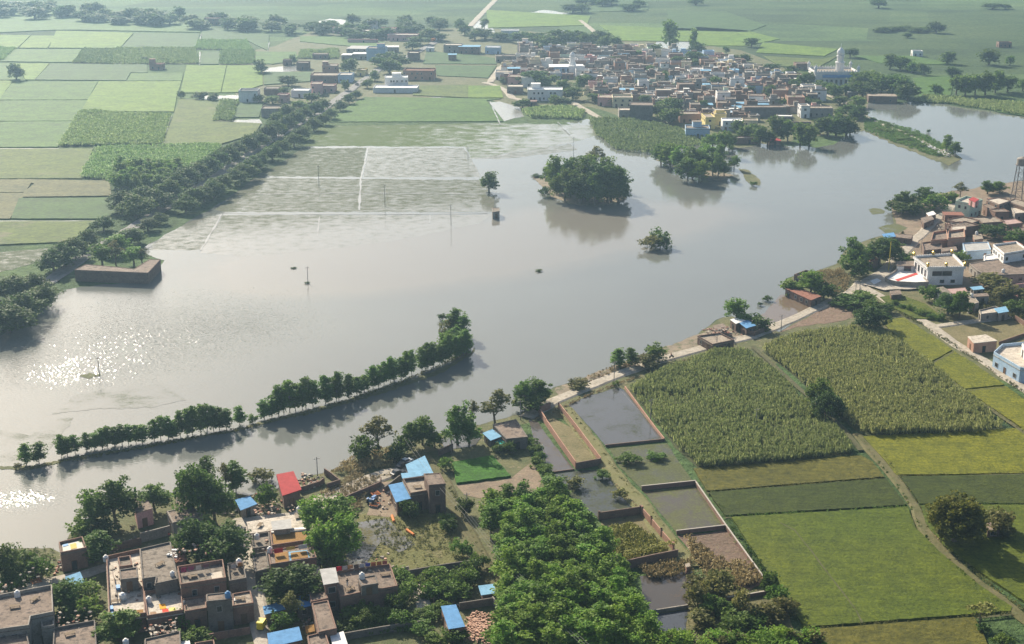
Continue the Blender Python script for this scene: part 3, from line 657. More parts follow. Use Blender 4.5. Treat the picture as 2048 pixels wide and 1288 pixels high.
PALEBARK = surf('pale_bark', (0.22, 0.2, 0.17), (0.3, 0.27, 0.23), 1.5, rough=0.95)

def quads_mesh(name, V, mat):
    """V: (n,4,3) array of separate quads"""
    n = len(V)
    me = bpy.data.meshes.new(name)
    me.vertices.add(n * 4); me.vertices.foreach_set('co', V.reshape(-1).astype(np.float32))
    me.loops.add(n * 4); me.loops.foreach_set('vertex_index', np.arange(n * 4, dtype=np.int32))
    me.polygons.add(n); me.polygons.foreach_set('loop_start', np.arange(0, n * 4, 4, dtype=np.int32)); me.polygons.foreach_set('loop_total', np.full(n, 4, dtype=np.int32))
    me.materials.append(mat); me.update(calc_edges=True)
    return me
def leaf_quads(rng, C, size, up=0.6, aspect=0.62):
    """leaf-sized quads at centres C, facing mostly up and outward"""
    n = len(C)
    N = rng.normal(size=(n, 3)); N[:, 2] = np.abs(N[:, 2]) + up; N /= np.linalg.norm(N, axis=1)[:, None]
    T = np.cross(N, rng.normal(size=(n, 3))); T /= np.linalg.norm(T, axis=1)[:, None]
    B = np.cross(N, T)
    s = size * rng.uniform(0.6, 1.35, (n, 1))
    a, b = T * s * 0.5, B * s * 0.5 * aspect
    dr = np.array([0, 0, -1.0]) * s * 0.12
    return np.stack([C - a + dr, C - b * 1.0, C + a + dr, C + b * 1.0], axis=1)
def crown(rng, shape, n_cl, per, leafsz, cl_r):
    """leaf clumps through a crown volume; shape = list of (cx,cy,cz,rx,ry,rz) lobes in metres"""
    w = np.array([l[3] * l[4] * l[5] for l in shape]) ** 0.7; w /= w.sum()
    out, cen = [], []
    for k in range(n_cl):
        L = shape[rng.choice(len(shape), p=w)]
        d = rng.normal(size=3); d /= np.linalg.norm(d)
        if d[2] < -0.8: d[2] *= -0.6
        r = rng.uniform(0.55, 1.06) if rng.random() < 0.8 else rng.uniform(0.1, 0.6)
        c = np.array(L[:3]) + d * np.array(L[3:]) * r
        cen.append(c)
        m = int(per * rng.uniform(0.6, 1.4)); rad = cl_r * rng.uniform(0.65, 1.35)
        p = rng.normal(size=(m, 3)); p *= (rng.uniform(0.2, 1, (m, 1)) ** 0.5) / np.linalg.norm(p, axis=1)[:, None]
        p[:, 2] *= 0.75
        out.append(c + p * rad)
    return np.concatenate(out), cen
def trunk_mesh(name, h, r, tops, m, lean=0.0, rnd=None):
    rnd = rnd or random.Random(1)
    mb = MB()
    a = Vector((lean * h * 0.3, 0, h * 0.55)); b = Vector((lean * h * 0.5, rnd.uniform(-.2, .2), h * 0.85))
    mb.tube([(0, 0, -0.5), (0, 0, 0.1), (lean * h * 0.1, 0.05, h * 0.3), a, b], [r * 1.5, r * 1.25, r, r * 0.75, r * 0.3], m, 7)
    for t in tops:
        t = Vector(t)
        s = Vector((0, 0, h * 0.3)).lerp(a, rnd.random())
        mb.tube([s, s.lerp(t, 0.5) + Vector((0, 0, -0.15)), t], [r * 0.5, r * 0.32, r * 0.1], m, 5, cap=False)
    return mb.mesh(name)

# every template is built at its own natural height; dup_tree scales a copy to the height in the photo
TEMPL = {}
def template(kind, natural, variants, lobes, n_cl, per, leafsz, cl_r, mat, trunk_r, bark=BARK, limbs=6, seed=1, crown_h=None):
    L = []
    for k in range(variants):
        rng = np.random.default_rng(seed * 100 + k); rnd = random.Random(seed * 100 + k)
        sh = lobes(rnd)
        C, cen = crown(rng, sh, n_cl, per, leafsz, cl_r)
        C = C[C[:, 2] > 0.05]
        cm = quads_mesh(kind + '_crown', leaf_quads(rng, C, leafsz), mat)
        zt = max(l[2] for l in sh)
        tm = trunk_mesh(kind + '_trunk', zt, trunk_r, [cen[i] for i in range(0, len(cen), max(1, len(cen) // limbs))], bark, rnd.uniform(-.15, .15), rnd)
        L.append((cm, tm))
    zs = float(np.percentile(C[:, 2], 99)); xs = float(np.percentile(C[:, 0], 97) - np.percentile(C[:, 0], 3))
    TEMPL[kind] = (zs, xs, L)
U = lambda r, a, b: r.uniform(a, b)
template('roadside', 9, 4, lambda r: [(U(r, -.5, .5), U(r, -.5, .5), 4.0, 3.8, 3.8, 3.5), (U(r, -2, -1), U(r, -2, 2), 5.2, 2.6, 2.6, 2.6), (U(r, 1, 2.2), U(r, -2, 2), 4.4, 2.7, 2.7, 3.0), (U(r, -1, 1), U(r, -1, 1), 7.0, 2.2, 2.2, 1.9)], 150, 34, 0.55, 0.95, LEAF['dark'], 0.28, seed=1)
template('broadleaf', 9, 4, lambda r: [(0, 0, 4.4, 2.7, 2.7, 3.4), (U(r, -1.8, -1), U(r, -1, 1), 3.8, 1.9, 1.9, 2.2), (U(r, 1, 1.8), U(r, -1, 1), 4.3, 1.8, 1.8, 2.1), (U(r, -.8, .8), U(r, -.8, .8), 7.2, 1.6, 1.6, 1.5)], 110, 34, 0.5, 0.8, LEAF['mid'], 0.22, seed=2)
template('poplar', 8.5, 5, lambda r: [(0, 0, 5.2, 1.3, 1.3, 2.7), (U(r, -.5, .5), U(r, -.5, .5), 3.6, 1.4, 1.4, 1.7), (0, 0, 7.3, 0.7, 0.7, 1.1), (0, 0, 2.5, 1.25, 1.25, 1.35), (0, 0, 1.5, .9, .9, .8)], 88, 26, 0.42, 0.55, LEAF['poplar'], 0.065, PALEBARK, 8, seed=3)
template('grove_poplar', 10, 5, lambda r: [(0, 0, 6.2, 1.7, 1.7, 3.0), (U(r, -.9, .9), U(r, -.9, .9), 4.4, 1.9, 1.9, 2.2), (U(r, -.3, .3), U(r, -.3, .3), 8.9, 0.85, 0.85, 1.4)], 64, 30, 0.48, 0.72, LEAF['bright'], 0.10, PALEBARK, 8, seed=4)
template('loose', 9, 4, lambda r: [(0, 0, 5.6, 1.5, 1.5, 2.4), (U(r, -1.6, -.8), U(r, -1, 1), 5.0, 1.3, 1.3, 1.4), (U(r, .8, 1.6), U(r, -1, 1), 6.2, 1.3, 1.3, 1.4), (U(r, -.4, .4), 0, 8.0, 1.0, 1.0, 1.1)], 44, 26, 0.45, 0.62, LEAF['olive'], 0.14, seed=5)
template('mango', 10, 1, lambda r: [(0, 0, 5.6, 4.5, 4.5, 4.0), (-1.2, .5, 7.0, 3.0, 3.0, 2.6), (1.4, -.6, 5.8, 3.4, 3.4, 3.2), (0, -1, 3.4, 4.0, 4.0, 1.8)], 300, 46, 0.5, 0.85, LEAF['mango'], 0.4, limbs=10, seed=6)
template('bush', 3, 5, lambda r: [(0, 0, 1.3, 1.5, 1.5, 1.2), (U(r, -.9, -.4), U(r, -.6, .6), 1.1, 1.0, 1.0, 0.9), (U(r, .4, .9), U(r, -.6, .6), 1.5, 0.9, 0.9, 0.9)], 40, 26, 0.36, 0.5, LEAF['mid'], 0.07, limbs=4, seed=7)
template('dark_bush', 3, 4, lambda r: [(0, 0, 1.3, 1.5, 1.5, 1.2), (U(r, -.9, -.4), U(r, -.6, .6), 1.1, 1.0, 1.0, 0.9), (U(r, .4, .9), U(r, -.6, .6), 1.5, 0.9, 0.9, 0.9)], 40, 26, 0.36, 0.5, LEAF['dark'], 0.07, limbs=4, seed=8)
template('olive_bush', 3, 4, lambda r: [(0, 0, 1.3, 1.5, 1.5, 1.3), (U(r, -.9, .9), U(r, -.6, .6), 1.6, 1.0, 1.0, 1.1)], 36, 24, 0.38, 0.55, LEAF['olive'], 0.07, limbs=4, seed=9)
template('lime', 9, 3, lambda r: [(0, 0, 4.6, 2.6, 2.6, 3.4), (U(r, -1.5, -.8), U(r, -1, 1), 3.8, 1.8, 1.8, 1.8), (U(r, .8, 1.5), U(r, -1, 1), 5.6, 1.7, 1.7, 1.8)], 95, 36, 0.45, 0.72, LEAF['bright'], 0.2, seed=10)
template('sprout', 4, 2, lambda r: [(0, 0, 2.6, 1.0, 1.0, 1.2)], 24, 20, 0.3, 0.4, LEAF['yellow'], 0.06, limbs=5, seed=11)
template('far_tree', 9, 5, lambda r: [(0, 0, 4.4, 3.1, 3.1, 3.6), (U(r, -2, 2), U(r, -1, 1), 5.8, 2.0, 2.0, 2.2), (U(r, -2, 2), 0, 3.2, 2.3, 2.3, 2.4)], 74, 18, 0.85, 1.0, LEAF['mid'], 0.25, limbs=4, seed=12)
template('far_dark_tree', 9, 5, lambda r: [(0, 0, 4.4, 3.1, 3.1, 3.6), (U(r, -2, 2), U(r, -1, 1), 5.8, 2.0, 2.0, 2.2), (U(r, -2, 2), 0, 3.2, 2.3, 2.3, 2.4)], 74, 18, 0.85, 1.0, LEAF['dark'], 0.25, limbs=4, seed=13)

PENDING = []      # (object, look, place, noun) labels are finished at the end, when all neighbours stand
RT = random.Random(77)
NAMES = {'roadside': 'shade_tree', 'broadleaf': 'broadleaf_tree', 'poplar': 'poplar_tree', 'grove_poplar': 'poplar_tree', 'loose': 'slender_tree', 'mango': 'mango_tree', 'bush': 'bush', 'dark_bush': 'bush', 'olive_bush': 'bush', 'lime': 'broadleaf_tree', 'sprout': 'sapling', 'far_tree': 'broadleaf_tree', 'far_dark_tree': 'shade_tree'}
LOOKS = {'roadside': 'dense dark green tree', 'broadleaf': 'mid green leafy tree', 'poplar': 'slim young poplar', 'grove_poplar': 'bright green poplar', 'loose': 'loose olive green tree', 'mango': 'great domed mango tree', 'bush': 'green bush', 'dark_bush': 'dark green bush', 'olive_bush': 'dull olive bush', 'lime': 'bright green leafy tree', 'sprout': 'yellow green sapling', 'far_tree': 'hazy green tree', 'far_dark_tree': 'hazy dark tree'}
def tree(kind, px, pyb, pyt=None, wpx=None, h=None, w=None, place='', label=None, group=None, z=0.0, parts=True, look=None):
    zs, xs, L = TEMPL[kind]
    p = G(px, pyb, z)
    if h is None: h = height_at(px, pyb, pyt) - z
    sz = h / zs
    if w is None: w = wpx * mpp(px, pyb) if wpx else xs * sz
    sx = w / xs
    cm, tm = RT.choice(L)
    cat = 'bush' if 'bush' in kind else 'tree'
    o = empty(NAMES[kind], p, RT.uniform(0, 6.28))
    o.scale = (sx, sx * RT.uniform(0.93, 1.07), sz)
    link('crown', cm, o)
    if 'bush' not in kind: link('trunk', tm, o)
    else: link('stem', tm, o)
    tag(o, label, cat, group or ('bushes ' if cat == 'bush' else 'trees ') + place)
    if not label: PENDING.append((o, look or LOOKS[kind], place))
    return o

# flooded poplar row
row = [(52, 930, 886), (79, 925, 886), (122, 914, 868), (136, 911, 874), (151, 906, 870), (175, 901, 864), (188, 899, 866), (203, 896, 856), (215, 894, 852), (229, 892, 852), (243, 890, 850), (257, 888, 850), (271, 886, 848), (284, 884, 850),
       (307, 880, 838), (321, 879, 832), (335, 878, 834), (346, 876, 842), (360, 872, 822), (373, 870, 818), (386, 868, 812), (400, 866, 812), (414, 863, 810), (428, 861, 811), (441, 859, 813), (453, 857, 818), (480, 850, 813), (529, 838, 800), (542, 834, 800)]
row += [(556 + 11.5 * i + 3 * math.sin(i * 3.3), 829 - 2.75 * i, 771 - 2.0 * i + 7 * math.sin(i * 2.1)) for i in range(13) if i != 7]
row += [(714, 789, 752), (728, 783, 748)]
row += [(746 + 11 * i, 777 - 4.0 * i, 731 - 4.1 * i + 6 * math.sin(i * 1.7)) for i in range(18) if i not in (8,)]
for x, yb, yt in row: tree('poplar', x + RT.uniform(-2, 2), yb, yt, wpx=RT.uniform(20, 28) if yb - yt < 52 else RT.uniform(23, 31), place='standing in the flooded poplar row', z=0.1)
for x, yb, yt, w, k in [(912, 668, 617, 34, 'poplar'), (926, 676, 632, 26, 'poplar'), (897, 672, 640, 30, 'olive_bush'), (900, 690, 655, 30, 'bush'), (885, 640, 626, 18, 'dark_bush'), (913, 690, 652, 28, 'poplar'), (920, 700, 662, 30, 'poplar'), (505, 845, 828, 16, 'bush'), (38, 938, 926, 14, 'olive_bush')]:
    tree(k, x, yb, yt, wpx=w, place='at the ends of the flooded poplar row', z=0.1)
# shade trees along the long road
for x, yb, h, w in [(18, 668, 11, 96), (-25, 660, 11, 90), (48, 640, 11, 80), (28, 600, 10, 80), (88, 612, 9, 66), (72, 590, 9, 60), (108, 545, 10, 66), (130, 535, 10.5, 64), (152, 520, 10, 56), (176, 498, 9, 50), (-40, 610, 11, 80),
                    (208, 462, 7, 48), (247, 425, 11, 60), (272, 436, 11, 66), (292, 415, 11, 60), (314, 421, 10, 58), (336, 402, 11, 56), (352, 385, 11, 56), (372, 374, 11, 58), (392, 362, 10, 54), (415, 352, 11, 56), (436, 340, 11, 52), (458, 330, 11.5, 50), (476, 318, 10, 46), (497, 306, 11, 48), (517, 297, 10, 44), (536, 285, 11, 46), (553, 276, 11, 44), (572, 264, 11, 42), (592, 253, 10, 40), (610, 243, 10, 38), (630, 232, 10, 36), (648, 222, 9, 32), (575, 240, 11, 44), (552, 258, 11, 42)]:
    tree('roadside', x, yb, h=h * .86, wpx=w * .74, place='on the field side of the long road')
for x, yb, h, w in [(225, 512, 7, 42), (262, 488, 7, 48), (296, 462, 6, 38), (318, 448, 5, 30), (372, 425, 8, 40), (388, 412, 9, 44), (408, 404, 8, 40), (428, 396, 9, 46), (448, 384, 9, 44), (470, 370, 8, 36), (487, 360, 9, 44), (505, 345, 9, 40), (520, 336, 8, 34), (545, 320, 9, 36), (565, 308, 8, 32), (588, 293, 8, 34), (606, 280, 8, 32), (628, 262, 8, 30), (646, 250, 7, 28), (662, 238, 7, 26), (680, 222, 7, 24), (698, 208, 7, 22), (712, 198, 6, 20)]:
    tree('roadside', x, yb, h=h * .9, wpx=w * .86, place='on the lake side of the long road')
for r in range(4):
    for c in range(9):
        x = 238 + c * 15 - r * 3 + RT.uniform(-4, 4); y = 352 + r * 11 + RT.uniform(-3, 3)
        tree('grove_poplar', x, y, h=RT.uniform(8, 10), w=RT.uniform(4.2, 5.4), place='in the young plantation beside the road trees')
# garden round the roofless flooded enclosure
for x, yb, yt, w in [(205, 532, 486, 44), (232, 530, 478, 36), (268, 532, 492, 40), (285, 530, 496, 34), (240, 505, 470, 40)]:
    tree('lime' if w > 36 else 'loose', x, yb, yt, wpx=w, place='inside the flooded walled enclosure', z=0.3)
# islets
for x, yb, yt, w in [(1112, 384, 312, 44), (1140, 392, 322, 54), (1168, 398, 318, 52), (1195, 405, 328, 58), (1222, 404, 330, 52), (1238, 395, 342, 40), (1130, 402, 340, 46), (1160, 408, 350, 50), (1190, 410, 346, 50), (1215, 408, 352, 46), (1100, 372, 330, 30), (1236, 404, 358, 36), (1178, 372, 312, 46), (1210, 376, 318, 46), (1148, 374, 316, 44)]:
    tree('broadleaf' if RT.random() < .6 else 'roadside', x, yb, yt, wpx=w, place='on the wooded islet in the lake')
tree('loose', 1192, 342, 289, wpx=38, label='tall ragged tree rising above the back of the wooded islet', group='trees on the wooded islet')
tree('dark_bush', 1090, 393, 371, wpx=20, label='small dark bush in the water off the left of the islet', group='bushes in the lake')
tree('dark_bush', 1074, 354, 349, wpx=22, label='low dead brush on the water left of the islet', group='bushes in the lake')
for x, yb, yt, w in [(1322, 330, 290, 34), (1340, 338, 288, 40), (1362, 345, 292, 40), (1385, 352, 296, 44), (1405, 350, 300, 40), (1375, 362, 318, 44), (1398, 366, 322, 36), (1425, 352, 306, 26), (1436, 356, 308, 24), (1448, 352, 322, 22), (1468, 340, 312, 20), (1410, 330, 290, 36), (1438, 332, 290, 32), (1448, 312, 262, 28), (1330, 322, 284, 36), (1425, 300, 268, 34)]:
    tree('lime' if RT.random() < .6 else 'broadleaf', x, yb, yt, wpx=w, place='on the pale green islet below the reeds')
tree('broadleaf', 978, 384, 346, wpx=37, label='lone round tree standing alone in the flooded rice', group='trees in the lake', z=0.05)
tree('olive_bush', 1303, 500, 474, wpx=38, z=-0.6, label='grey green bush in open water, left half of the pair', group='bushes in the lake')
tree('bush', 1321, 496, 462, wpx=34, z=-0.6, label='taller green bush in open water, right half of the pair', group='bushes in the lake')
for x, yb, yt, w, lab in [(1078, 543, 539, 13, 'tuft of drowned twigs in mid lake'), (1535, 602, 592, 16, 'dark drowned bush off the shore cove'), (1520, 612, 604, 9, 'small drowned tuft beside the shore cove'), (1857, 266, 259, 8, 'tiny bush standing in the right hand bay'), (1508, 372, 362, 14, 'tuft at the tip of the weedy spit'), (588, 537, 534, 10, 'scrap of weed floating left of a lake pole'), (615, 567, 563, 9, 'weed caught at the foot of a lake pole')]:
    tree('dark_bush', x, yb, yt, wpx=w, label=lab, group='bushes in the lake')
# shore trees of the near bank, left to right
for k, x, yb, yt, w, lab in [
 ('broadleaf', 15, 1165, 1098, 66, 'leafy tree at the left edge by the shore lane'), ('bush', 52, 1145, 1108, 56, 'green bush by the shore, left of the tarp roofed hut'), ('bush', 78, 1155, 1115, 44, 'bush beside the red debris by the shore lane'), ('dark_bush', 25, 1180, 1140, 50, 'dark bush behind the grey flat roof at left'),
 ('lime', 188, 1048, 980, 48, 'leafy tree at the water edge, left of the pair by the pink gatehouse'), ('broadleaf', 232, 1050, 962, 74, 'big leafy tree beside the pink gatehouse'), ('bush', 170, 1068, 1030, 52, 'bush spilling over the bank below the leafy pair'), ('dark_bush', 205, 1072, 1045, 60, 'shadowed bush under the big leafy tree'), ('broadleaf', 202, 1120, 1065, 66, 'spreading tree between tarp roofed hut and mud wall'),
 ('broadleaf', 309, 1022, 970, 54, 'round tree between gatehouse and old brown house'), ('roadside', 400, 1045, 935, 66, 'tall dark tree behind the blue roofed kiosk, left one'), ('broadleaf', 430, 1045, 962, 70, 'dense tree beside the blue roofed kiosk'), ('broadleaf', 412, 985, 918, 44, 'upper crown of the trees by the old brown house'), ('loose', 452, 990, 928, 30, 'bare slender tree at the shore behind the kiosk'), ('poplar', 472, 985, 925, 42, 'leafy young tree leaning over the shore'),
 ('roadside', 395, 1120, 1040, 70, 'big dark tree in the courtyard, left crown'), ('roadside', 448, 1130, 1055, 84, 'big dark tree in the courtyard, right crown'), ('broadleaf', 415, 1095, 1045, 60, 'big tree in the courtyard, rear crown'), ('bush', 537, 1015, 970, 34, 'slim bush between kiosk and red roofed shed'), ('olive_bush', 528, 965, 940, 40, 'leaning dead brush at the water edge'),
 ('lime', 632, 1075, 998, 60, 'bright tree by the lane, rear left of four'), ('lime', 680, 1065, 996, 62, 'bright tree by the lane, rear right of four'), ('lime', 640, 1125, 1050, 54, 'bright tree by the lane, front left of four'), ('lime', 685, 1130, 1036, 68, 'bright tree by the lane, front right of four'), ('bush', 655, 1135, 1085, 60, 'shaded undergrowth below the four bright trees'),
 ('loose', 757, 905, 828, 56, 'yellow green tree at the water edge before the red brush'), ('dark_bush', 730, 920, 872, 48, 'dark round bush at the shore left of the yellow green tree'), ('dark_bush', 790, 925, 895, 36, 'dark bush below the yellow green tree'), ('broadleaf', 845, 890, 836, 50, 'leafy tree on the shore left of the shallows'), ('broadleaf', 822, 898, 845, 42, 'leafy tree beside the yellow green one'), ('bush', 870, 895, 860, 34, 'bush on the shore by the shallows'), ('dark_bush', 808, 910, 872, 40, 'shadowed bush between shore trees'),
 ('broadleaf', 915, 890, 812, 54, 'tall tree beside the palm by the rice nursery'), ('lime', 938, 888, 850, 40, 'bright bush like tree right of the palm'), ('loose', 947, 850, 800, 22, 'thin tree behind the mud house'), ('loose', 990, 850, 782, 62, 'yellowing tree behind the mud house'), ('broadleaf', 1050, 812, 762, 44, 'dark leafy tree at the start of the lane'), ('broadleaf', 1080, 808, 760, 50, 'leafy tree hanging over the lane start'), ('dark_bush', 1060, 822, 790, 50, 'undergrowth at the start of the lane'),
 ('poplar', 1238, 735, 697, 26, 'young tree on the muddy strip, left of the pair'), ('poplar', 1262, 732, 697, 22, 'young tree on the muddy strip, right of the pair'), ('bush', 1312, 722, 690, 36, 'round green bush beside the lane'), ('olive_bush', 1290, 735, 712, 50, 'dead brush below the round green bush'), ('olive_bush', 1158, 778, 760, 40, 'dry brush on the muddy strip at the lane start'),
 ('lime', 1472, 645, 597, 42, 'bright tree behind the white and blue roofed huts'), ('bush', 1490, 650, 625, 34, 'bush behind the blue roofed shore hut'), ('dark_bush', 1518, 660, 632, 40, 'dark bush right of the blue roofed shore hut'), ('bush', 1590, 590, 560, 40, 'bush in front of the roofless shore house'), ('lime', 1622, 592, 545, 44, 'bright tree growing over the long dark shed'), ('dark_bush', 1648, 600, 565, 40, 'dark bush at the end of the long dark shed'),
 ('broadleaf', 1705, 545, 478, 54, 'tall tree standing at the right shore'), ('bush', 1708, 555, 510, 46, 'bush at the foot of the tall shore tree'), ('roadside', 1758, 530, 480, 56, 'grey green tree left of the yellow flagpole'), ('broadleaf', 1785, 520, 478, 42, 'tree close behind the yellow flagpole'), ('bush', 1810, 530, 505, 32, 'bush beside the shrine lane'),
 ('broadleaf', 1808, 418, 383, 42, 'tree at the tip of the right village, left crown'), ('dark_bush', 1805, 428, 402, 56, 'shadowed brush at the tip of the right village'), ('broadleaf', 1850, 412, 377, 48, 'round tree behind the right village shore'), ('bush', 1868, 420, 388, 46, 'bush left of the pale green house'), ('bush', 1832, 428, 408, 32, 'low bush at the village tip'), ('loose', 1920, 395, 363, 26, 'flat topped slender tree behind the pale green house'), ('bush', 1897, 405, 384, 26, 'bush behind the pale green house'), ('broadleaf', 1975, 388, 363, 28, 'tree at the far right shore, left of the pair'), ('broadleaf', 1998, 386, 364, 32, 'tree at the far right shore, right of the pair'), ('bush', 1884, 458, 438, 0, 'skip'),
 ('loose', 1805, 478, 462, 12, 'small bright plant behind the blue cornered shed'), ('dark_bush', 1990, 476, 448, 60, 'dark bush among the right village roofs'), ('bush', 2038, 490, 462, 40, 'bush at the right edge above the white villa'), ('bush', 1920, 525, 505, 30, 'bush between shrine and white villa'),
 ('roadside', 1895, 630, 590, 44, 'dark tree below the ruined hut, left of the pair'), ('broadleaf', 1918, 638, 585, 38, 'tree standing over the bend of the side lane'), ('bush', 1858, 600, 570, 36, 'bush in front of the shrine wall'), ('roadside', 1738, 660, 615, 52, 'round dark tree at the corner of the tall cane'), ('dark_bush', 1770, 625, 608, 34, 'dark bush beside the straight pale lane'), ('bush', 1700, 610, 590, 60, 'hedge like bush by the pole frame'), ('bush', 1725, 605, 585, 40, 'bush below the paved square'), ('bush', 1745, 620, 600, 40, 'bush above the round dark tree'), ('olive_bush', 1980, 575, 548, 60, 'weedy bush beside the lilac wall'), ('olive_bush', 2020, 600, 572, 60, 'weedy bush at the right edge by the lilac wall'), ('bush', 2030, 625, 600, 40, 'bush at the right edge above the side lane'),
 ('mango', 1908, 1086, 998, 88, 'great domed mango tree casting shade on the green rice'), ('olive_bush', 1950, 1078, 1028, 40, 'thin bush close beside the great mango tree'), ('olive_bush', 2000, 1070, 1022, 56, 'straggly bush above the dark field hut'), ('olive_bush', 1985, 1050, 1018, 40, 'dry bush behind the dark field hut'), ('sprout', 1960, 1250, 1207, 36, 'bright yellow green sapling at the bottom corner'), ('dark_bush', 1965, 1265, 1248, 24, 'dark bush at the foot of the sapling'), ('bush', 2005, 1290, 1270, 30, 'bush at the bottom edge by the sapling'),
 ('broadleaf', 1640, 815, 758, 44, 'dark tree rising out of the tall cane, upper crown'), ('roadside', 1650, 838, 785, 44, 'dark tree rising out of the tall cane, lower crown'),
 ('dark_bush', 1022, 905, 882, 24, 'shrub at the corner of the mud house, left of two'), ('dark_bush', 1000, 905, 886, 30, 'shrub at the corner of the mud house, right of two'), ('bush', 892, 940, 915, 26, 'bush beside the blue awning'), ('dark_bush', 820, 1035, 1000, 34, 'dark tree like bush under the blue lean-to'), ('dark_bush', 898, 1062, 1040, 30, 'round bush by the dirt track, upper one'), ('bush', 893, 1048, 1028, 26, 'bush by the dirt track below the tower'), ('bush', 925, 1110, 1080, 32, 'bush by the dirt track near the meadow corner'), ('dark_bush', 930, 1030, 995, 30, 'dark bush between track and poplar grove'),
 ('bush', 1110, 975, 955, 40, 'bush at the top of the poplar grove'), ('bush', 1090, 950, 930, 30, 'hedge bush along the flooded strip, lower one'), ('bush', 1075, 935, 915, 24, 'hedge bush along the flooded strip, upper one'), ('olive_bush', 1150, 975, 955, 34, 'grey reeds in the deep flooded plot, left clump'), ('bush', 1205, 960, 942, 26, 'green clump in the deep flooded plot, right one'), ('olive_bush', 1240, 998, 978, 24, 'flowering weed clump at the path edge'), ('bush', 1258, 925, 908, 36, 'green clump in the waterlogged grassy plot, left one'), ('bush', 1310, 918, 905, 30, 'green clump in the waterlogged grassy plot, right one'), ('bush', 1232, 775, 762, 12, 'small bush at the corner of the clear pond'),
 ('bush', 800, 1165, 1138, 40, 'creeper covered bush on the laundry house terrace'), ('bush', 812, 1200, 1165, 40, 'climbing bush below the laundry house terrace'), ('dark_bush', 795, 1225, 1185, 36, 'dark bush in the yard of the laundry house'), ('roadside', 585, 1205, 1136, 92, 'dark spreading tree beside the narrow lane'), ('loose', 585, 1245, 1182, 40, 'pale leafed tree between the blue roofs'), ('bush', 565, 1260, 1225, 44, 'bush under the pale leafed tree'), ('bush', 605, 1165, 1145, 40, 'bush at the foot of the pink tin roof'),
 ('broadleaf', 130, 1220, 1165, 72, 'leafy tree behind the grey roof, left in the walled garden'), ('bush', 165, 1195, 1160, 50, 'bush in the walled garden, upper one'), ('bush', 180, 1238, 1195, 44, 'bushy conifer like shrub in the walled garden'), ('dark_bush', 150, 1245, 1215, 60, 'dark shrub at the foot of the walled garden'), ('broadleaf', 245, 1285, 1226, 84, 'soft leafed tree at the bottom edge left of the colourful roof'), ('bush', 365, 1255, 1218, 40, 'bush beside the white washed step'), ('bush', 380, 1290, 1262, 60, 'bush at the bottom edge below the brick yard'), ('bush', 395, 1285, 1255, 30, 'leafy clump at the bottom by the brick yard')]:
    if lab == 'skip': continue
    tree(k, x, yb, yt, wpx=w, label=lab[0].lower() + lab[1:], group='trees and bushes of the near shore' if x < 1100 else 'trees and bushes of the right bank')
RB = random.Random(5)
# orchard plot, hedge lines and wild bushes
for x, yb in [(855, 1180), (872, 1172), (890, 1175), (905, 1178), (918, 1170), (935, 1172), (862, 1195), (880, 1192), (900, 1200), (920, 1192), (865, 1170), (945, 1152), (955, 1140)]:
    tree('bush', x, yb, h=RB.uniform(3, 4), w=RB.uniform(3.4, 4.6), place='in the walled orchard by the dirt track')
for x, yb in [(700, 1240), (725, 1250), (750, 1245), (775, 1240), (800, 1252), (825, 1246), (845, 1238), (860, 1232), (840, 1262), (870, 1290), (690, 1262), (905, 1286), (885, 1228), (710, 1225), (735, 1232)]:
    tree('bush' if RB.random() < .7 else 'dark_bush', x, yb, h=RB.uniform(1.8, 3.2), w=RB.uniform(2.6, 4.4), place='in the shady garden left of the blue roofed hut')
for x, yb in [(1070, 905), (1080, 922), (1064, 890), (1098, 962), (1120, 985), (985, 1000), (1005, 1002), (1060, 1000), (1035, 1000)]:
    tree('bush', x, yb, h=RB.uniform(1.6, 2.6), w=RB.uniform(2.2, 3.4), place='along the yard hedge above the poplars')
for x, yb, k in [(1395, 1210, 'olive_bush'), (1420, 1225, 'bush'), (1450, 1235, 'dark_bush'), (1400, 1250, 'olive_bush'), (1480, 1230, 'olive_bush'), (1500, 1250, 'dark_bush'), (1530, 1245, 'olive_bush'), (1560, 1230, 'olive_bush'), (1430, 1200, 'olive_bush'), (1555, 1210, 'bush'), (1540, 1190, 'dark_bush'), (1470, 1262, 'bush'), (1398, 1180, 'olive_bush'), (1440, 1185, 'olive_bush')]:
    tree(k, x, yb, h=RB.uniform(3, 5.5), w=RB.uniform(3.5, 6), place='in the wild scrub left of the largest rice field')
for x, yb in [(790, 612), (805, 618), (820, 622), (836, 628), (850, 632), (866, 638), (880, 640), (700, 620), (715, 628), (690, 600), (1670, 612), (1680, 600)]:
    tree('bush', x + 1000 if x < 1000 else x, yb, h=RB.uniform(1.2, 2.4), w=RB.uniform(2.2, 3.8), place='edging the small rice plot below the shrine')
for i in range(16):
    a = RB.random(); x = 1735 + 150 * a; y = 240 + 66 * a + RB.choice((-7, 9)) * RB.uniform(.5, 1.2)
    tree('bush', x, y, h=RB.uniform(0.8, 1.8), w=RB.uniform(3, 6), place='on the grassy embankment')
tree('broadleaf', 1892, 304, 270, wpx=22, label='left of two trees at the tip of the embankment', group='trees on the embankment')
tree('broadleaf', 1910, 312, 284, wpx=22, label='right of two trees at the tip of the embankment', group='trees on the embankment')
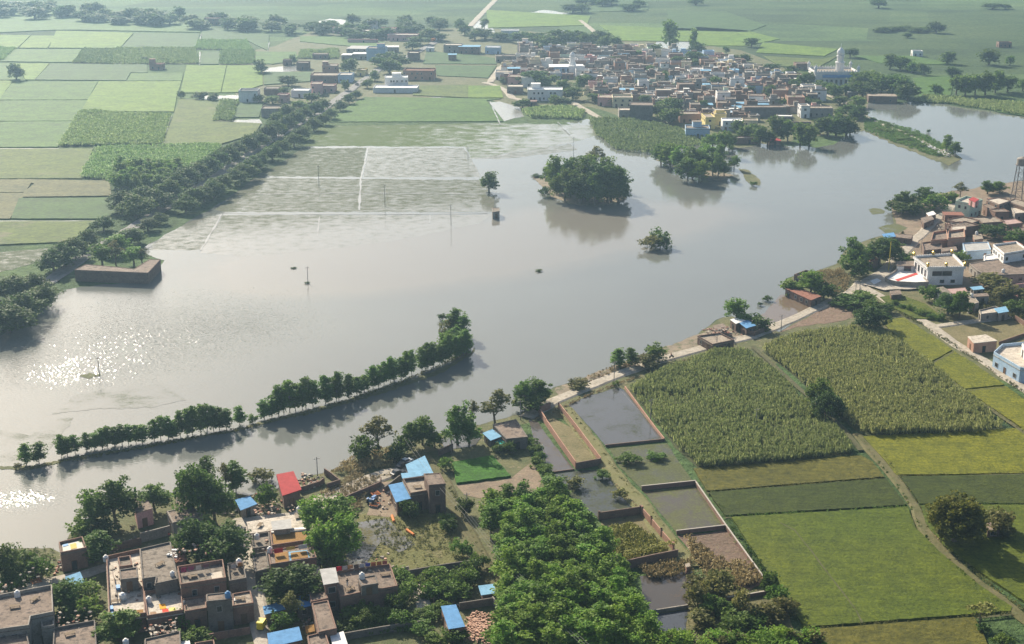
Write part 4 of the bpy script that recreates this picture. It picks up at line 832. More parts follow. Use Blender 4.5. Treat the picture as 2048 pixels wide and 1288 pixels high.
# poplar grove
gpoly = [(965, 1040), (1060, 1035), (1140, 1045), (1192, 1090), (1215, 1135), (1235, 1190), (1262, 1240), (1290, 1300), (1320, 1345), (1000, 1345), (1015, 1230), (985, 1130)]
def inside(x, y, P):
    c = False
    for i in range(len(P)):
        a, b = P[i], P[i - 1]
        if (a[1] > y) != (b[1] > y) and x < (b[0] - a[0]) * (y - a[1]) / (b[1] - a[1]) + a[0]: c = not c
    return c
y = 1042
while y < 1345:
    x = 950 + RB.uniform(0, 10)
    while x < 1330:
        xx, yy = x + RB.uniform(-5, 5), y + RB.uniform(-3, 3)
        if inside(xx, yy, gpoly):
            band = 'at the top of the poplar grove' if y < 1100 else 'in the middle of the poplar grove' if y < 1200 else 'in the lower part of the poplar grove' if y < 1290 else 'at the bottom edge of the poplar grove'
            tree('grove_poplar', xx, yy, h=RB.uniform(6.8, 10.5), w=RB.uniform(3.7, 5.0), place=band)
        x += 31
    y += 20
for i in range(26):
    x = 1300 + i * 13 + RB.uniform(-5, 5)
    tree('lime' if RB.random() < .45 else 'loose', x, 1338 + RB.uniform(-10, 12), h=RB.uniform(6, 8), w=RB.uniform(4.2, 6), place='along the bottom edge right of the poplar grove')
# trees of the far village and its fields (base px, top px, width)
FV = [(33, 160, 128, 18, 'd'), (523, 146, 120, 26, 'm'), (588, 128, 110, 14, 'm'), (577, 172, 152, 26, 'd'), (400, 198, 184, 20, 'd'), (427, 202, 188, 12, 'd'), (362, 196, 182, 14, 'm'), (290, 122, 114, 16, 'm'), (520, 205, 190, 22, 'm'), (545, 208, 192, 26, 'm'), (570, 190, 175, 14, 'd'), (623, 205, 185, 24, 'm'), (600, 225, 200, 26, 'm'),
      (700, 148, 118, 32, 'm'), (775, 125, 105, 24, 'd'), (760, 135, 115, 20, 'd'), (750, 162, 142, 18, 'm'), (735, 176, 158, 18, 'm'), (690, 182, 160, 14, 'm'), (780, 148, 120, 30, 'd'), (800, 135, 112, 26, 'd'), (840, 90, 74, 24, 'd'), (855, 80, 62, 26, 'd'), (825, 100, 84, 20, 'd'),
      (1065, 172, 142, 34, 'd'), (1085, 176, 150, 30, 'm'), (1100, 170, 150, 24, 'm'), (1130, 186, 160, 28, 'm'), (1145, 200, 176, 26, 'd'), (1160, 178, 152, 28, 'm'), (1178, 166, 148, 22, 'm'), (1006, 168, 155, 12, 'm'), (1110, 210, 190, 22, 'm'), (1045, 216, 200, 22, 'd'), (1125, 212, 196, 24, 'd'), (1190, 205, 186, 24, 'm'), (1205, 196, 182, 22, 'm'),
      (1040, 86, 64, 26, 'd'), (1075, 92, 66, 30, 'd'), (1095, 100, 72, 30, 'd'), (1120, 96, 60, 32, 'd'), (1150, 92, 62, 30, 'd'), (1170, 98, 66, 28, 'm'), (1185, 90, 68, 26, 'm'), (1210, 98, 72, 26, 'm'), (1232, 96, 72, 24, 'm'), (1205, 80, 60, 26, 'm'), (1000, 82, 66, 24, 'd'), (970, 78, 58, 24, 'd'), (950, 80, 62, 20, 'd'), (930, 70, 50, 18, 'd'), (920, 60, 40, 16, 'd'), (969, 58, 38, 10, 'd'),
      (1338, 96, 40, 30, 'm'), (1385, 100, 58, 14, 'm'), (1394, 108, 86, 20, 'd'), (1312, 112, 88, 22, 'm'), (1275, 116, 100, 24, 'm'), (1355, 135, 112, 26, 'm'), (1405, 128, 108, 26, 'm'), (1388, 128, 104, 22, 'd'), (1452, 108, 92, 10, 'm'), (1503, 94, 76, 18, 'd'), (1490, 125, 108, 20, 'm'), (1470, 122, 110, 16, 'm'), (1540, 142, 128, 26, 'd'), (1550, 156, 142, 20, 'm'), (1328, 224, 195, 24, 'm'), (1345, 232, 200, 26, 'd'), (1320, 236, 210, 24, 'd'), (1338, 246, 218, 28, 'd'),
      (1575, 160, 138, 22, 'm'), (1585, 150, 132, 18, 'd'), (1565, 165, 148, 20, 'm'), (1590, 180, 160, 20, 'm'), (1605, 175, 148, 22, 'm'), (1622, 170, 145, 26, 'm'), (1640, 182, 160, 24, 'm'), (1655, 186, 165, 24, 'd'), (1668, 194, 168, 26, 'm'), (1690, 192, 168, 24, 'm'), (1715, 185, 145, 34, 'm'), (1740, 180, 142, 36, 'm'), (1762, 188, 148, 34, 'm'), (1785, 190, 150, 32, 'd'), (1805, 196, 158, 32, 'd'), (1725, 196, 166, 28, 'd'), (1815, 202, 170, 28, 'd'), (1680, 210, 192, 26, 'm'), (1715, 215, 192, 26, 'm'), (1700, 232, 208, 28, 'm'), (1715, 238, 215, 26, 'd'), (1680, 232, 215, 22, 'm'), (1605, 210, 192, 30, 'm'), (1625, 214, 198, 26, 'm'),
      (1655, 150, 96, 0, 'x'), (1700, 115, 97, 18, 'd'), (1780, 138, 108, 26, 'm'), (1800, 140, 112, 24, 'm'), (1815, 142, 116, 26, 'm'), (1825, 146, 125, 20, 'm'), (1848, 150, 126, 20, 'm'), (1893, 128, 104, 28, 'm'), (1905, 155, 136, 22, 'd'), (1978, 130, 98, 34, 'm'), (2020, 130, 112, 16, 'm'), (1872, 66, 46, 22, 'd'), (1815, 76, 66, 12, 'd'), (1757, 16, 0, 20, 'd'), (1392, 10, -4, 18, 'd'), (1985, 18, 6, 30, 'm'), (2010, 18, 8, 20, 'm'),
      (1912, 190, 150, 26, 'm'), (1930, 192, 148, 28, 'm'), (1950, 190, 150, 28, 'm'), (1970, 190, 144, 30, 'm'), (1990, 186, 142, 28, 'm'), (2015, 184, 150, 28, 'm'), (2045, 182, 158, 20, 'm'), (1870, 190, 168, 22, 'm'),
      (1372, 258, 232, 0, 'x'), (1475, 268, 240, 24, 'm'), (1490, 282, 252, 26, 'm'), (1520, 290, 252, 26, 'm'), (1550, 280, 232, 30, 'm'), (1575, 282, 240, 28, 'm'), (1600, 292, 246, 28, 'm'), (1618, 294, 250, 30, 'm'), (1535, 290, 264, 22, 'd'), (1655, 272, 235, 30, 'd'), (1672, 274, 232, 28, 'd'), (1692, 272, 234, 28, 'd'), (1700, 268, 244, 22, 'd'), (1640, 268, 242, 22, 'm'), (1458, 296, 270, 20, 'd'), (1505, 275, 248, 22, 'm'), (1568, 212, 196, 16, 'd'),
      (1398, 250, 0, 0, 'x'), (1290, 205, 190, 20, 'm'), (1228, 212, 196, 20, 'm'), (1435, 205, 0, 0, 'x')]
for x, yb, yt, w, k in FV:
    if k == 'x': continue
    pl = 'in the fields left of the far village' if x < 640 else 'around the mill and farmhouse' if x < 910 else 'behind the far village' if yb < 115 and x < 1300 else 'among the far village roofs' if x < 1560 and yb < 240 else 'along the far village shore' if x < 1730 and yb > 240 else 'round the domed shrine' if x < 1830 and yb > 140 else 'in the far right fields'
    tree('far_dark_tree' if k == 'd' else 'far_tree', x, yb, yt, wpx=w, place=pl)
for i in range(75):
    a = RB.random(); x = -60 + 720 * a; y = 24 + a * 46 + RB.uniform(-16, 8) * (1 - a * .3)
    tree('far_dark_tree', x, y, h=RB.uniform(7, 12), w=RB.uniform(8, 14), place='in the hazy tree belt far left')
for i in range(34):
    x = 620 + RB.uniform(0, 300); y = RB.uniform(48, 82)
    tree('far_dark_tree', x, y, h=RB.uniform(6, 10), w=RB.uniform(7, 12), place='among the hazy far hamlet')
for i in range(10):
    x = 1130 + RB.uniform(0, 150); y = RB.uniform(8, 26)
    tree('far_dark_tree', x, y, h=RB.uniform(6, 10), w=RB.uniform(10, 16), place='in the distant dark spinney')
for i in range(6):
    x = 1765 + i * 18 + RB.uniform(-5, 5)
    tree('far_tree', x, 62 + RB.uniform(-3, 4), h=RB.uniform(3, 5), w=RB.uniform(10, 16), place='in the low far hedge at right')

# tall cane and reeds: thousands of arching leaf tufts, one object per field
def tufts(name, pts, dens, h, spread, nl, width, mat, label, cat, seed, z=0.0, gap=0.0):
    P = [G(x, y, 0) for x, y in pts]
    PP = [(p.x, p.y) for p in P]
    x0, x1 = min(p[0] for p in PP), max(p[0] for p in PP); y0, y1 = min(p[1] for p in PP), max(p[1] for p in PP)
    rng = np.random.default_rng(seed)
    n = int((x1 - x0) * (y1 - y0) * dens)
    X = rng.uniform(x0, x1, n); Y = rng.uniform(y0, y1, n)
    keep = np.array([inside(a, b, PP) for a, b in zip(X, Y)])
    if gap:
        g = np.array([mnoise.noise(Vector((a * 0.06, b * 0.06, seed))) for a, b in zip(X, Y)])
        keep &= (g > -gap) | (rng.random(n) < 0.35)
    X, Y = X[keep], Y[keep]; n = len(X)
    hv = h * np.array([1 + 0.28 * mnoise.noise(Vector((a * 0.09, b * 0.09, 3.1))) for a, b in zip(X, Y)]) * rng.uniform(0.8, 1.2, n)
    X, Y, hv = np.repeat(X, nl), np.repeat(Y, nl), np.repeat(hv, nl); m = n * nl
    az = rng.uniform(0, 2 * np.pi, m); rr = spread * rng.uniform(0.3, 1.0, m); hh = hv * rng.uniform(0.65, 1.05, m)
    base = np.stack([X + rng.normal(0, spread * .25, m), Y + rng.normal(0, spread * .25, m), hh * 0.35 + z], 1)
    d = np.stack([np.cos(az), np.sin(az), 0 * az], 1); s = np.stack([-np.sin(az), np.cos(az), 0 * az], 1) * (width * rng.uniform(.7, 1.3, m))[:, None]
    mid = base + d * (rr * 0.45)[:, None]; mid[:, 2] = hh + z
    tip = base + d * rr[:, None]; tip[:, 2] = hh * rng.uniform(0.6, 0.95, m) + z
    q1 = np.stack([base - s * .4, base + s * .4, mid + s, mid - s], 1); q2 = np.stack([mid - s, mid + s, tip + s * .25, tip - s * .25], 1)
    o = link(name, quads_mesh(name, np.concatenate([q1, q2]), mat))
    return tag(o, label, cat, None, 'stuff')
def cane_field(pts, dens, h, spread, nl, width, mat, label, seed, gap=0.0):
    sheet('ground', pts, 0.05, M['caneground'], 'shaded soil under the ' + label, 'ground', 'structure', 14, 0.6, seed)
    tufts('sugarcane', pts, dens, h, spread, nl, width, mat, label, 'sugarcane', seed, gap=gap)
cane_field([(1260, 782), (1336, 742), (1424, 711), (1489, 706), (1546, 747), (1610, 806), (1680, 870), (1706, 908), (1560, 926), (1398, 938), (1350, 895), (1330, 866)], 3.0, 2.3, 0.95, 6, 0.10, LEAF['cane'], 'tall cane left of the dark gap', 301, 0.25)
cane_field([(1523, 702), (1597, 673), (1722, 661), (1762, 664), (1796, 690), (1850, 728), (1925, 788), (2008, 855), (1960, 868), (1735, 874), (1708, 858), (1643, 800), (1577, 742)], 3.0, 2.3, 0.95, 6, 0.10, LEAF['cane'], 'tall cane right of the dark gap', 302, 0.3)
for i, (p, lab) in enumerate([
 ([(470, 655), (1000, 680), (945, 850), (345, 860)], 'clumpy upper cane among the left rice plots'), ([(560, 872), (1300, 852), (1180, 1000), (900, 960), (640, 1060), (480, 1040)], 'clumpy lower cane beside the plantation'),
 ([(490, 290), (680, 295), (650, 380), (430, 370)], 'pale far cane left of the red field hut'), ([(682, 285), (1140, 285), (1165, 375), (660, 380)], 'pale far cane behind the red field hut'),
 ([(1160, 240), (1440, 240), (1480, 300), (1140, 290)], 'pale far cane, highest block'), ([(1295, 300), (1490, 300), (1480, 380), (1285, 380)], 'pale far cane right of the small square plot'),
 ([(1290, 592), (1395, 592), (1360, 712), (1247, 712)], 'cane strip below the two-storey farmhouse'), ([(-80, 280), (90, 285), (20, 355), (-80, 362)], 'pale cane corner at the left edge'), ([(1760, 300), (1980, 290), (1985, 345), (1740, 345)], 'rough cane behind the roadside sheds')]):
    cane_field(z1(p), 0.5 if i > 1 else 0.9, 2.0, 1.7, 7, 0.24, LEAF['canefar'], lab, 310 + i, 0.35)
RD = tufts('reeds', [(1178, 240), (1260, 240), (1340, 256), (1400, 270), (1420, 292), (1330, 300), (1290, 308), (1230, 300), (1190, 268)], 0.55, 2.2, 1.2, 7, 0.2, LEAF['reed'], 'grey green reeds standing in water below the far village', 'reeds', 331, gap=0.3)
tufts('reeds', [(1042, 222), (1130, 214), (1170, 225), (1160, 240), (1060, 236)], 0.5, 2.4, 1.5, 7, 0.25, LEAF['reed'], 'reed bed below the white villas', 'reeds', 332)
tufts('reeds', [(1822, 205), (1900, 208), (1985, 222), (2048, 232), (2150, 230), (2150, 212), (2000, 205), (1850, 192)], 0.4, 2.0, 1.5, 6, 0.28, LEAF['reed'], 'reeds along the far side of the right bay', 'reeds', 333)
tufts('crop', [(1215, 1062), (1262, 1050), (1312, 1082), (1342, 1106), (1256, 1128), (1225, 1105)], 3.0, 1.2, 0.7, 7, 0.12, LEAF['yellow'], 'yellowing leafy crop inside the pillared wall plot', 'crop', 334)
tufts('weeds', [(1278, 1140), (1330, 1128), (1382, 1125), (1386, 1146), (1340, 1158), (1300, 1160)], 2.5, 1.3, 0.8, 7, 0.12, LEAF['dry'], 'dry stalks fringing the lowest flooded plot', 'weeds', 335)
tufts('weeds', [(1372, 1078), (1400, 1090), (1430, 1120), (1500, 1130), (1528, 1165), (1470, 1180), (1420, 1165), (1385, 1120)], 2.2, 1.4, 0.9, 7, 0.13, LEAF['dry'], 'tall straw coloured weeds in the lowest walled plot', 'weeds', 336)
tufts('weeds', [(1450, 1055), (1470, 1060), (1548, 1165), (1560, 1185), (1535, 1180)], 1.6, 0.9, 0.7, 6, 0.12, LEAF['mid'], 'green weeds between white wall and rice', 'weeds', 337)
tufts('weeds', [(640, 990), (720, 940), (755, 962), (735, 1000), (712, 1030), (690, 1000)], 1.6, 1.0, 0.9, 7, 0.08, LEAF['dry'], 'dead brown brush below the dirt road', 'weeds', 338)
tufts('weeds', [(660, 950), (712, 915), (760, 900), (800, 905), (780, 935), (720, 945)], 1.6, 1.3, 1.0, 7, 0.09, LEAF['dry'], 'rusty brush heaped along the shore', 'weeds', 339)
tufts('weeds', [(1605, 560), (1640, 545), (1680, 540), (1700, 555), (1690, 585), (1660, 590), (1630, 580)], 1.2, 1.3, 1.0, 7, 0.1, LEAF['dry'], 'reddish scrub on the right shore', 'weeds', 340)
tufts('weeds', [(1890, 590), (1990, 575), (2060, 600), (2060, 640), (1960, 640)], 1.0, 1.2, 1.0, 7, 0.13, LEAF['olive'], 'weeds round the ruined hut', 'weeds', 341)
tufts('weeds', [(1140, 768), (1230, 734), (1310, 702), (1330, 707), (1250, 738), (1150, 775)], 1.0, 0.9, 0.8, 7, 0.09, LEAF['dry'], 'withered brush between lane and lake', 'weeds', 342)
tufts('weeds', [(700, 1240), (850, 1232), (850, 1262), (700, 1275), (690, 1258)], 2.0, 1.1, 0.8, 7, 0.1, LEAF['mid'], 'rank grass in the shady garden', 'weeds', 343)
tufts('weeds', [(1725, 232), (1835, 262), (1905, 300), (1895, 316), (1865, 312), (1790, 286), (1730, 262)], 0.8, 0.8, 1.2, 6, 0.2, LEAF['bright'], 'long grass on the embankment slopes', 'weeds', 344)

def verge(line, wpx, label, mat, seed, dens=2.2, h=0.6):
    up = [(x, y - wpx / 2) for x, y in line]; dn = [(x, y + wpx / 2) for x, y in reversed(line)]
    tufts('verge_grass', up + dn, dens, h, 0.55, 6, 0.09, mat, label, 'grass', seed, gap=0.02)
for i_, (ln, w_, lab, mt) in enumerate([
 ([(1413, 986), (1560, 974), (1771, 958)], 5, 'tussocks along the bund below the ochre strip', 'olive'), ([(1450, 1035), (1640, 1026), (1815, 1015)], 5, 'tussocks along the top of the largest rice field', 'mid'), ([(1795, 955), (2000, 949), (2060, 947)], 5, 'tussocks below the yellow rice field', 'olive'), ([(1838, 1012), (2000, 1010), (2060, 1010)], 5, 'tussocks above the mango field', 'mid'),
 ([(1610, 1261), (1800, 1247), (1948, 1236), (2022, 1228)], 7, 'weeds along the bottom of the largest rice field', 'olive'), ([(1768, 915), (1800, 955), (1838, 1010), (1856, 1056), (1890, 1096), (1966, 1160), (2056, 1230)], 7, 'weeds along the right of the grassy track', 'olive'), ([(1722, 880), (1764, 934), (1790, 966), (1824, 1020), (1842, 1062), (1872, 1102), (1950, 1172), (2040, 1244)], 7, 'weeds along the left of the grassy track', 'mid'),
 ([(1140, 822), (1190, 888), (1240, 955), (1293, 1012), (1346, 1082)], 8, 'weeds along the right of the mossy path', 'olive'), ([(1122, 822), (1172, 890), (1222, 958), (1275, 1020)], 8, 'weeds along the left of the mossy path', 'dry'), ([(1400, 940), (1450, 1032), (1540, 1158), (1608, 1256)], 12, 'weedy strip left of the rice fields', 'mid'),
 ([(1070, 842), (1190, 786), (1340, 731), (1440, 703)], 5, 'roadside weeds below the shore lane', 'dry'), ([(1735, 600), (1800, 626), (1860, 660), (1960, 726), (2048, 786)], 6, 'weeds along the straight pale lane', 'olive'), ([(1763, 650), (1860, 734), (1932, 786), (2048, 866)], 7, 'weeds along the footpath by the cane', 'olive'),
 ([(20, 1110), (100, 1104), (118, 1112), (60, 1120)], 14, 'rank weeds at the near waterline', 'mid'), ([(560, 985), (640, 955), (712, 924)], 8, 'weeds along the waterline by the red shed', 'dry'), ([(640, 1000), (740, 962), (800, 945)], 6, 'dry weeds beside the dirt road', 'dry'), ([(880, 940), (935, 1045), (1000, 1190), (1015, 1280)], 12, 'weeds along the dirt track by the poplars', 'olive'),
 ([(60, 938), (290, 896), (470, 862), (620, 826), (800, 768), (940, 706)], 6, 'drowned weeds on the bank of the poplar row', 'olive')]):
    verge(ln, w_, lab, LEAF[mt], 400 + i_)
tufts('grass', [(730, 1035), (880, 1018), (900, 1040), (930, 1125), (830, 1145), (730, 1140), (760, 1090)], 1.1, 0.45, 0.6, 6, 0.09, LEAF['olive'], 'rough tussocks over the marshy meadow', 'grass', 430, gap=0.1)
# ------------------------------------------------------------------ buildings
WALLM = {
 'brick': surf('brick_wall', (0.20, 0.12, 0.09), (0.26, 0.165, 0.125), 0.4, (0.14, 0.105, 0.09), fine=4),
 'oldbrick': surf('old_brick_wall', (0.14, 0.095, 0.075), (0.2, 0.135, 0.105), 0.5, (0.09, 0.075, 0.065), fine=4),
 'grey': surf('grey_render', (0.24, 0.215, 0.185), (0.32, 0.29, 0.25), 0.4, (0.15, 0.14, 0.13), fine=3),
 'dark': surf('dark_render', (0.13, 0.115, 0.10), (0.19, 0.17, 0.15), 0.4, (0.08, 0.075, 0.07), fine=3),
 'white': surf('white_wash', (0.66, 0.65, 0.63), (0.78, 0.77, 0.75), 0.3, (0.5, 0.48, 0.45), fine=3, stain=0.64),
 'cream': surf('cream_wash', (0.6, 0.52, 0.34), (0.7, 0.62, 0.42), 0.3, (0.45, 0.38, 0.26), fine=3, stain=0.62),
 'yellow': surf('yellow_wash', (0.68, 0.55, 0.2), (0.75, 0.62, 0.27), 0.3, (0.5, 0.42, 0.2), fine=3, stain=0.62),
 'pink': surf('pink_wash', (0.55, 0.29, 0.27), (0.64, 0.37, 0.34), 0.3, (0.4, 0.24, 0.21), fine=3, stain=0.62),
 'blue': surf('blue_wash', (0.33, 0.46, 0.6), (0.42, 0.55, 0.68), 0.3, (0.3, 0.36, 0.42), fine=3, stain=0.62),
 'green': surf('green_wash', (0.45, 0.58, 0.45), (0.56, 0.68, 0.55), 0.4, (0.33, 0.38, 0.3), fine=3, stain=0.58),
 'salmon': surf('salmon_brick', (0.32, 0.18, 0.125), (0.40, 0.235, 0.17), 0.3, (0.3, 0.16, 0.12), fine=4)}
ROOFM = {
 'tan': surf('dusty_roof', (0.26, 0.215, 0.165), (0.34, 0.285, 0.22), 0.35, (0.15, 0.12, 0.095), fine=2, stain=0.5),
 'brown': surf('brown_roof', (0.17, 0.13, 0.10), (0.245, 0.19, 0.15), 0.35, (0.09, 0.072, 0.06), fine=2, stain=0.5),
 'grey': surf('grey_roof', (0.17, 0.14, 0.11), (0.24, 0.205, 0.165), 0.35, (0.09, 0.075, 0.06), fine=2, stain=0.5),
 'pale': surf('pale_roof', (0.44, 0.39, 0.32), (0.54, 0.48, 0.40), 0.35, (0.3, 0.26, 0.21), fine=2, stain=0.5),
 'bluetin': tin('blue_sheet', (0.115, 0.27, 0.48), 0.3), 'skytin': tin('sky_blue_sheet', (0.19, 0.37, 0.52), 0.2), 'redtin': tin('red_sheet', (0.38, 0.055, 0.055), -0.2),
 'greytin': tin('grey_sheet', (0.42, 0.41, 0.39), 0.2), 'rusttin': tin('rusty_sheet', (0.26, 0.12, 0.085), 0.1), 'pinktin': tin('pink_sheet', (0.42, 0.29, 0.26), 0.1),
 'tarp': plain('blue_tarp', (0.09, 0.28, 0.58), 0.5), 'white': plain('white_slab', (0.72, 0.71, 0.68), 0.7)}
GLASS = plain('dark_glass', (0.03, 0.035, 0.04), 0.15)
FRAME = plain('window_frame', (0.35, 0.33, 0.3)); WOOD = plain('old_wood', (0.16, 0.10, 0.06)); METAL = plain('dull_metal', (0.25, 0.25, 0.25), 0.4, 0.6)
STEEL = plain('grey_pole', (0.22, 0.21, 0.2)); COPING = plain('pale_coping', (0.40, 0.36, 0.31)); RUBBER = plain('tyre_rubber', (0.03, 0.03, 0.03), 0.8)

def ccw(P):
    a = sum(P[i][0] * P[(i + 1) % len(P)][1] - P[(i + 1) % len(P)][0] * P[i][1] for i in range(len(P)))
    return P if a > 0 else P[::-1]
def offset(P, d):
    """grow (d > 0) or shrink a ccw polygon"""
    n = len(P); out = []
    for i in range(n):
        a, b, c = Vector(P[i - 1]), Vector(P[i]), Vector(P[(i + 1) % n])
        e1, e2 = (b - a).normalized(), (c - b).normalized()
        n1, n2 = Vector((e1.y, -e1.x)), Vector((e2.y, -e2.x))
        m = (n1 + n2); k = m.length
        m = m / k if k > 1e-4 else n1
        out.append(tuple(b + m * min(d / max(0.35, m.dot(n1)), abs(d) * 2.2) if d > 0 else b + m * (d / max(0.35, m.dot(n1)))))
    return out
def ring(mb, P, Q, z0, z1, m):
    """closed wall between outer P and inner Q"""
    n = len(P)
    for i in range(n):
        j = (i + 1) % n
        mb.poly([(*P[i], z0), (*P[j], z0), (*P[j], z1), (*P[i], z1)], m)
        mb.poly([(*Q[j], z0), (*Q[i], z0), (*Q[i], z1), (*Q[j], z1)], m)
        mb.poly([(*P[i], z1), (*P[j], z1), (*Q[j], z1), (*Q[i], z1)], m)
def opening(parent, name, a, b, t, w, z0, hh, mats, proud=0.05):
    """door or window set on the wall a->b at fraction t: frame with a dark pane, slightly proud"""
    a, b = Vector((a[0], a[1])), Vector((b[0], b[1]))
    e = (b - a).normalized(); nn = Vector((e.y, -e.x)); c = a.lerp(b, t)
    mb = MB(); fr, gl = mats
    def plate(u0, u1, v0, v1, d, m):
        p = [c + e * u0, c + e * u1]
        q = [p[0] + nn * d, p[1] + nn * d]
        mb.poly([(*q[0], v0), (*q[1], v0), (*q[1], v1), (*q[0], v1)], m)
        mb.poly([(*p[0], v0), (*q[0], v0), (*q[0], v1), (*p[0], v1)], m); mb.poly([(*q[1], v0), (*p[1], v0), (*p[1], v1), (*q[1], v1)], m)
        mb.poly([(*p[0], v1), (*q[0], v1), (*q[1], v1), (*p[1], v1)], m)
    f = 0.09
    plate(-w / 2, w / 2, z0, z0 + hh, proud, gl)
    for u0, u1, v0, v1 in ((-w / 2 - f, -w / 2, z0 - f, z0 + hh + f), (w / 2, w / 2 + f, z0 - f, z0 + hh + f), (-w / 2, w / 2, z0 + hh, z0 + hh + f), (-w / 2, w / 2, z0 - f, z0)):
        plate(u0, u1, v0, v1, proud + 0.05, fr)
    return mb.build(name, parent)
def house_w(P, h, wall, roof, name=None, label=None, cat=None, par=0.55, sheet_roof=False, tilt=0.0, over=None, openings=1.0, storeys=None, group=None, rnd=None, z0=0.0, mumty=None, parw=None, blind=False):
    """building on a world footprint P: walls, roof slab or sheet, parapet, openings on the sides the camera may see"""
    rnd = rnd or random.Random(int(abs(P[0][0] * 31 + P[0][1] * 17) * 10))
    if not name:
        name = 'house'
        for key in ('kiosk', 'gatehouse', 'stair room', 'stair block', 'shed', 'hut', 'byre', 'barn', 'bungalow', 'villa', 'lean-to', 'awning', 'shelter', 'annex', 'terrace', 'farmhouse', 'garden wall', 'compound wall', 'yard house', 'shop', 'tower block', 'block'):
            if label and key in label: name = key.replace(' ', '_').replace('-', '_'); break
    cat = cat or name.replace('_', ' ')
    P = ccw([(p[0], p[1]) for p in P])
    cx = sum(p[0] for p in P) / len(P); cyy = sum(p[1] for p in P) / len(P)
    o = empty(name, (cx, cyy, z0)); h = h - z0
    L = [(p[0] - cx, p[1] - cyy) for p in P]
    wm, rm = WALLM[wall], ROOFM[roof]
    mb = MB(); mb.prism(L, -0.3 if z0 == 0 else 0.0, h - 0.16, wm, top=False); mb.build('wall', o)
    ov = over if over is not None else (0.35 if sheet_roof else 0.12)
    Q = offset(L, ov)
    mb = MB()
    zt = [h - 0.04 + (tilt * (q[1]) if sheet_roof else 0) for q in Q] if sheet_roof else h
    zb = [z - 0.06 for z in zt] if sheet_roof else h - 0.16
    if sheet_roof: zb = [h - 0.15] * len(Q); zt = [h - 0.06 + max(0, tilt * (q[1] - min(k[1] for k in Q))) for q in Q]
    mb.prism(Q, zb, zt, rm, top=True, bottom=True); mb.build('roof', o)
    if par and not sheet_roof:
        mb = MB(); ring(mb, offset(L, 0.02), offset(L, -0.2), h, h + par, WALLM[parw or wall]); mb.build('parapet', o)
    n = len(L)
    st = storeys or (2 if h > 5 else 1)
    if openings:
        for i in range(n):
            a, b = L[i], L[(i + 1) % n]
            ex, ey = b[0] - a[0], b[1] - a[1]; ln = math.hypot(ex, ey)
            nx, ny = ey / ln, -ex / ln
            mx, my = cx + (a[0] + b[0]) / 2, cyy + (a[1] + b[1]) / 2
            if nx * -mx + ny * -my < 0.15 * math.hypot(mx, my) or ln < 2.4: continue
            k = max(1, int(ln / 3.6 * openings))
            for s in range(st):
                zz = h / st * s
                door = rnd.randrange(k) if s == 0 else -1
                for j in range(k):
                    t = (j + 0.5) / k + rnd.uniform(-0.05, 0.05)
                    if j == door and ln > 3: opening(o, 'door', a, b, t, 1.05, 0.1, min(2.1, h - 0.6), (WOOD, WOOD if rnd.random() < .4 else GLASS))
                    elif rnd.random() < 0.75 and h / st > 2.2: opening(o, 'window', a, b, t, rnd.choice((0.9, 1.1, 1.4)), zz + 1.0, min(1.2, h / st - 1.5), (FRAME, GLASS))
    if mumty:
        mx, my, mw, md, mh = mumty
        R_ = [(mx - mw / 2, my - md / 2), (mx + mw / 2, my - md / 2), (mx + mw / 2, my + md / 2), (mx - mw / 2, my + md / 2)]
        mb = MB(); mb.prism(R_, h + 0.01, h + mh, wm, top=False); mb.prism(offset(R_, 0.15), h + mh, h + mh + 0.14, rm, bottom=True); mb.build('stair_room', o)
    tag(o, label, cat, group)
    return o
def house(px, h, wall, roof, label, **kw):
    """roof outline traced in photo pixels at its real height"""
    return house_w([tuple(G(x, y, h)[:2]) for x, y in px], h, wall, roof, label=label, group=kw.pop('group', 'village buildings near the lake'), **kw)
def block(px, pyb, wpx, d, h, wall, roof, label=None, rot=0.0, **kw):
    """building given by the middle of its front foot in the photo, width in photo pixels, depth and height in metres"""
    p = G(px, pyb); w = wpx * mpp(px, pyb)
    c, s = math.cos(rot), math.sin(rot)
    P = [(p.x + x * c - y * s, p.y + x * s + y * c) for x, y in ((-w / 2, 0), (w / 2, 0), (w / 2, d), (-w / 2, d))]
    return house_w(P, h, wall, roof, label=label, group=kw.pop('group', 'far village buildings'), **kw)
def wall_run(px, h, th, m, label, coping=None, z=0.0, pillars=0, name='boundary_wall', cat='wall'):
    """free standing wall along photo pixels of its foot"""
    P = [G(x, y) for x, y in px]
    o = empty(name, P[0]); mb = MB(); mc = MB(); mp_ = MB()
    for i in range(len(P) - 1):
        a, b = P[i] - P[0], P[i + 1] - P[0]
        e = (b - a).normalized(); nn = Vector((-e.y, e.x, 0)); a2, b2 = a - e * th * 0.5, b + e * (th * 0.5 - 0.006 * (i + 1))
        q = [a2 + nn * th / 2, a2 - nn * th / 2, b2 - nn * th / 2, b2 + nn * th / 2]
        hh = h - 0.004 * i
        mb.prism([(p.x, p.y) for p in q][::-1] if False else ccw([(p.x, p.y) for p in q]), z - 0.3, hh, m)
        if coping: mc.prism(offset(ccw([(p.x, p.y) for p in q]), 0.05), hh, hh + 0.09, coping, bottom=True)
        if pillars:
            k = max(1, int((b - a).length / pillars))
            for j in range(k + 1):
                c = a.lerp(b, j / k); mp_.box((c.x, c.y, z), (th * 1.9, th * 1.9, h + 0.35), m, math.atan2(e.y, e.x))
    mb.build('wall', o)
    if coping: mc.build('coping', o)
    if pillars: mp_.build('pillars' if False else 'pillar_row', o)
    return tag(o, label, cat, 'boundary walls')
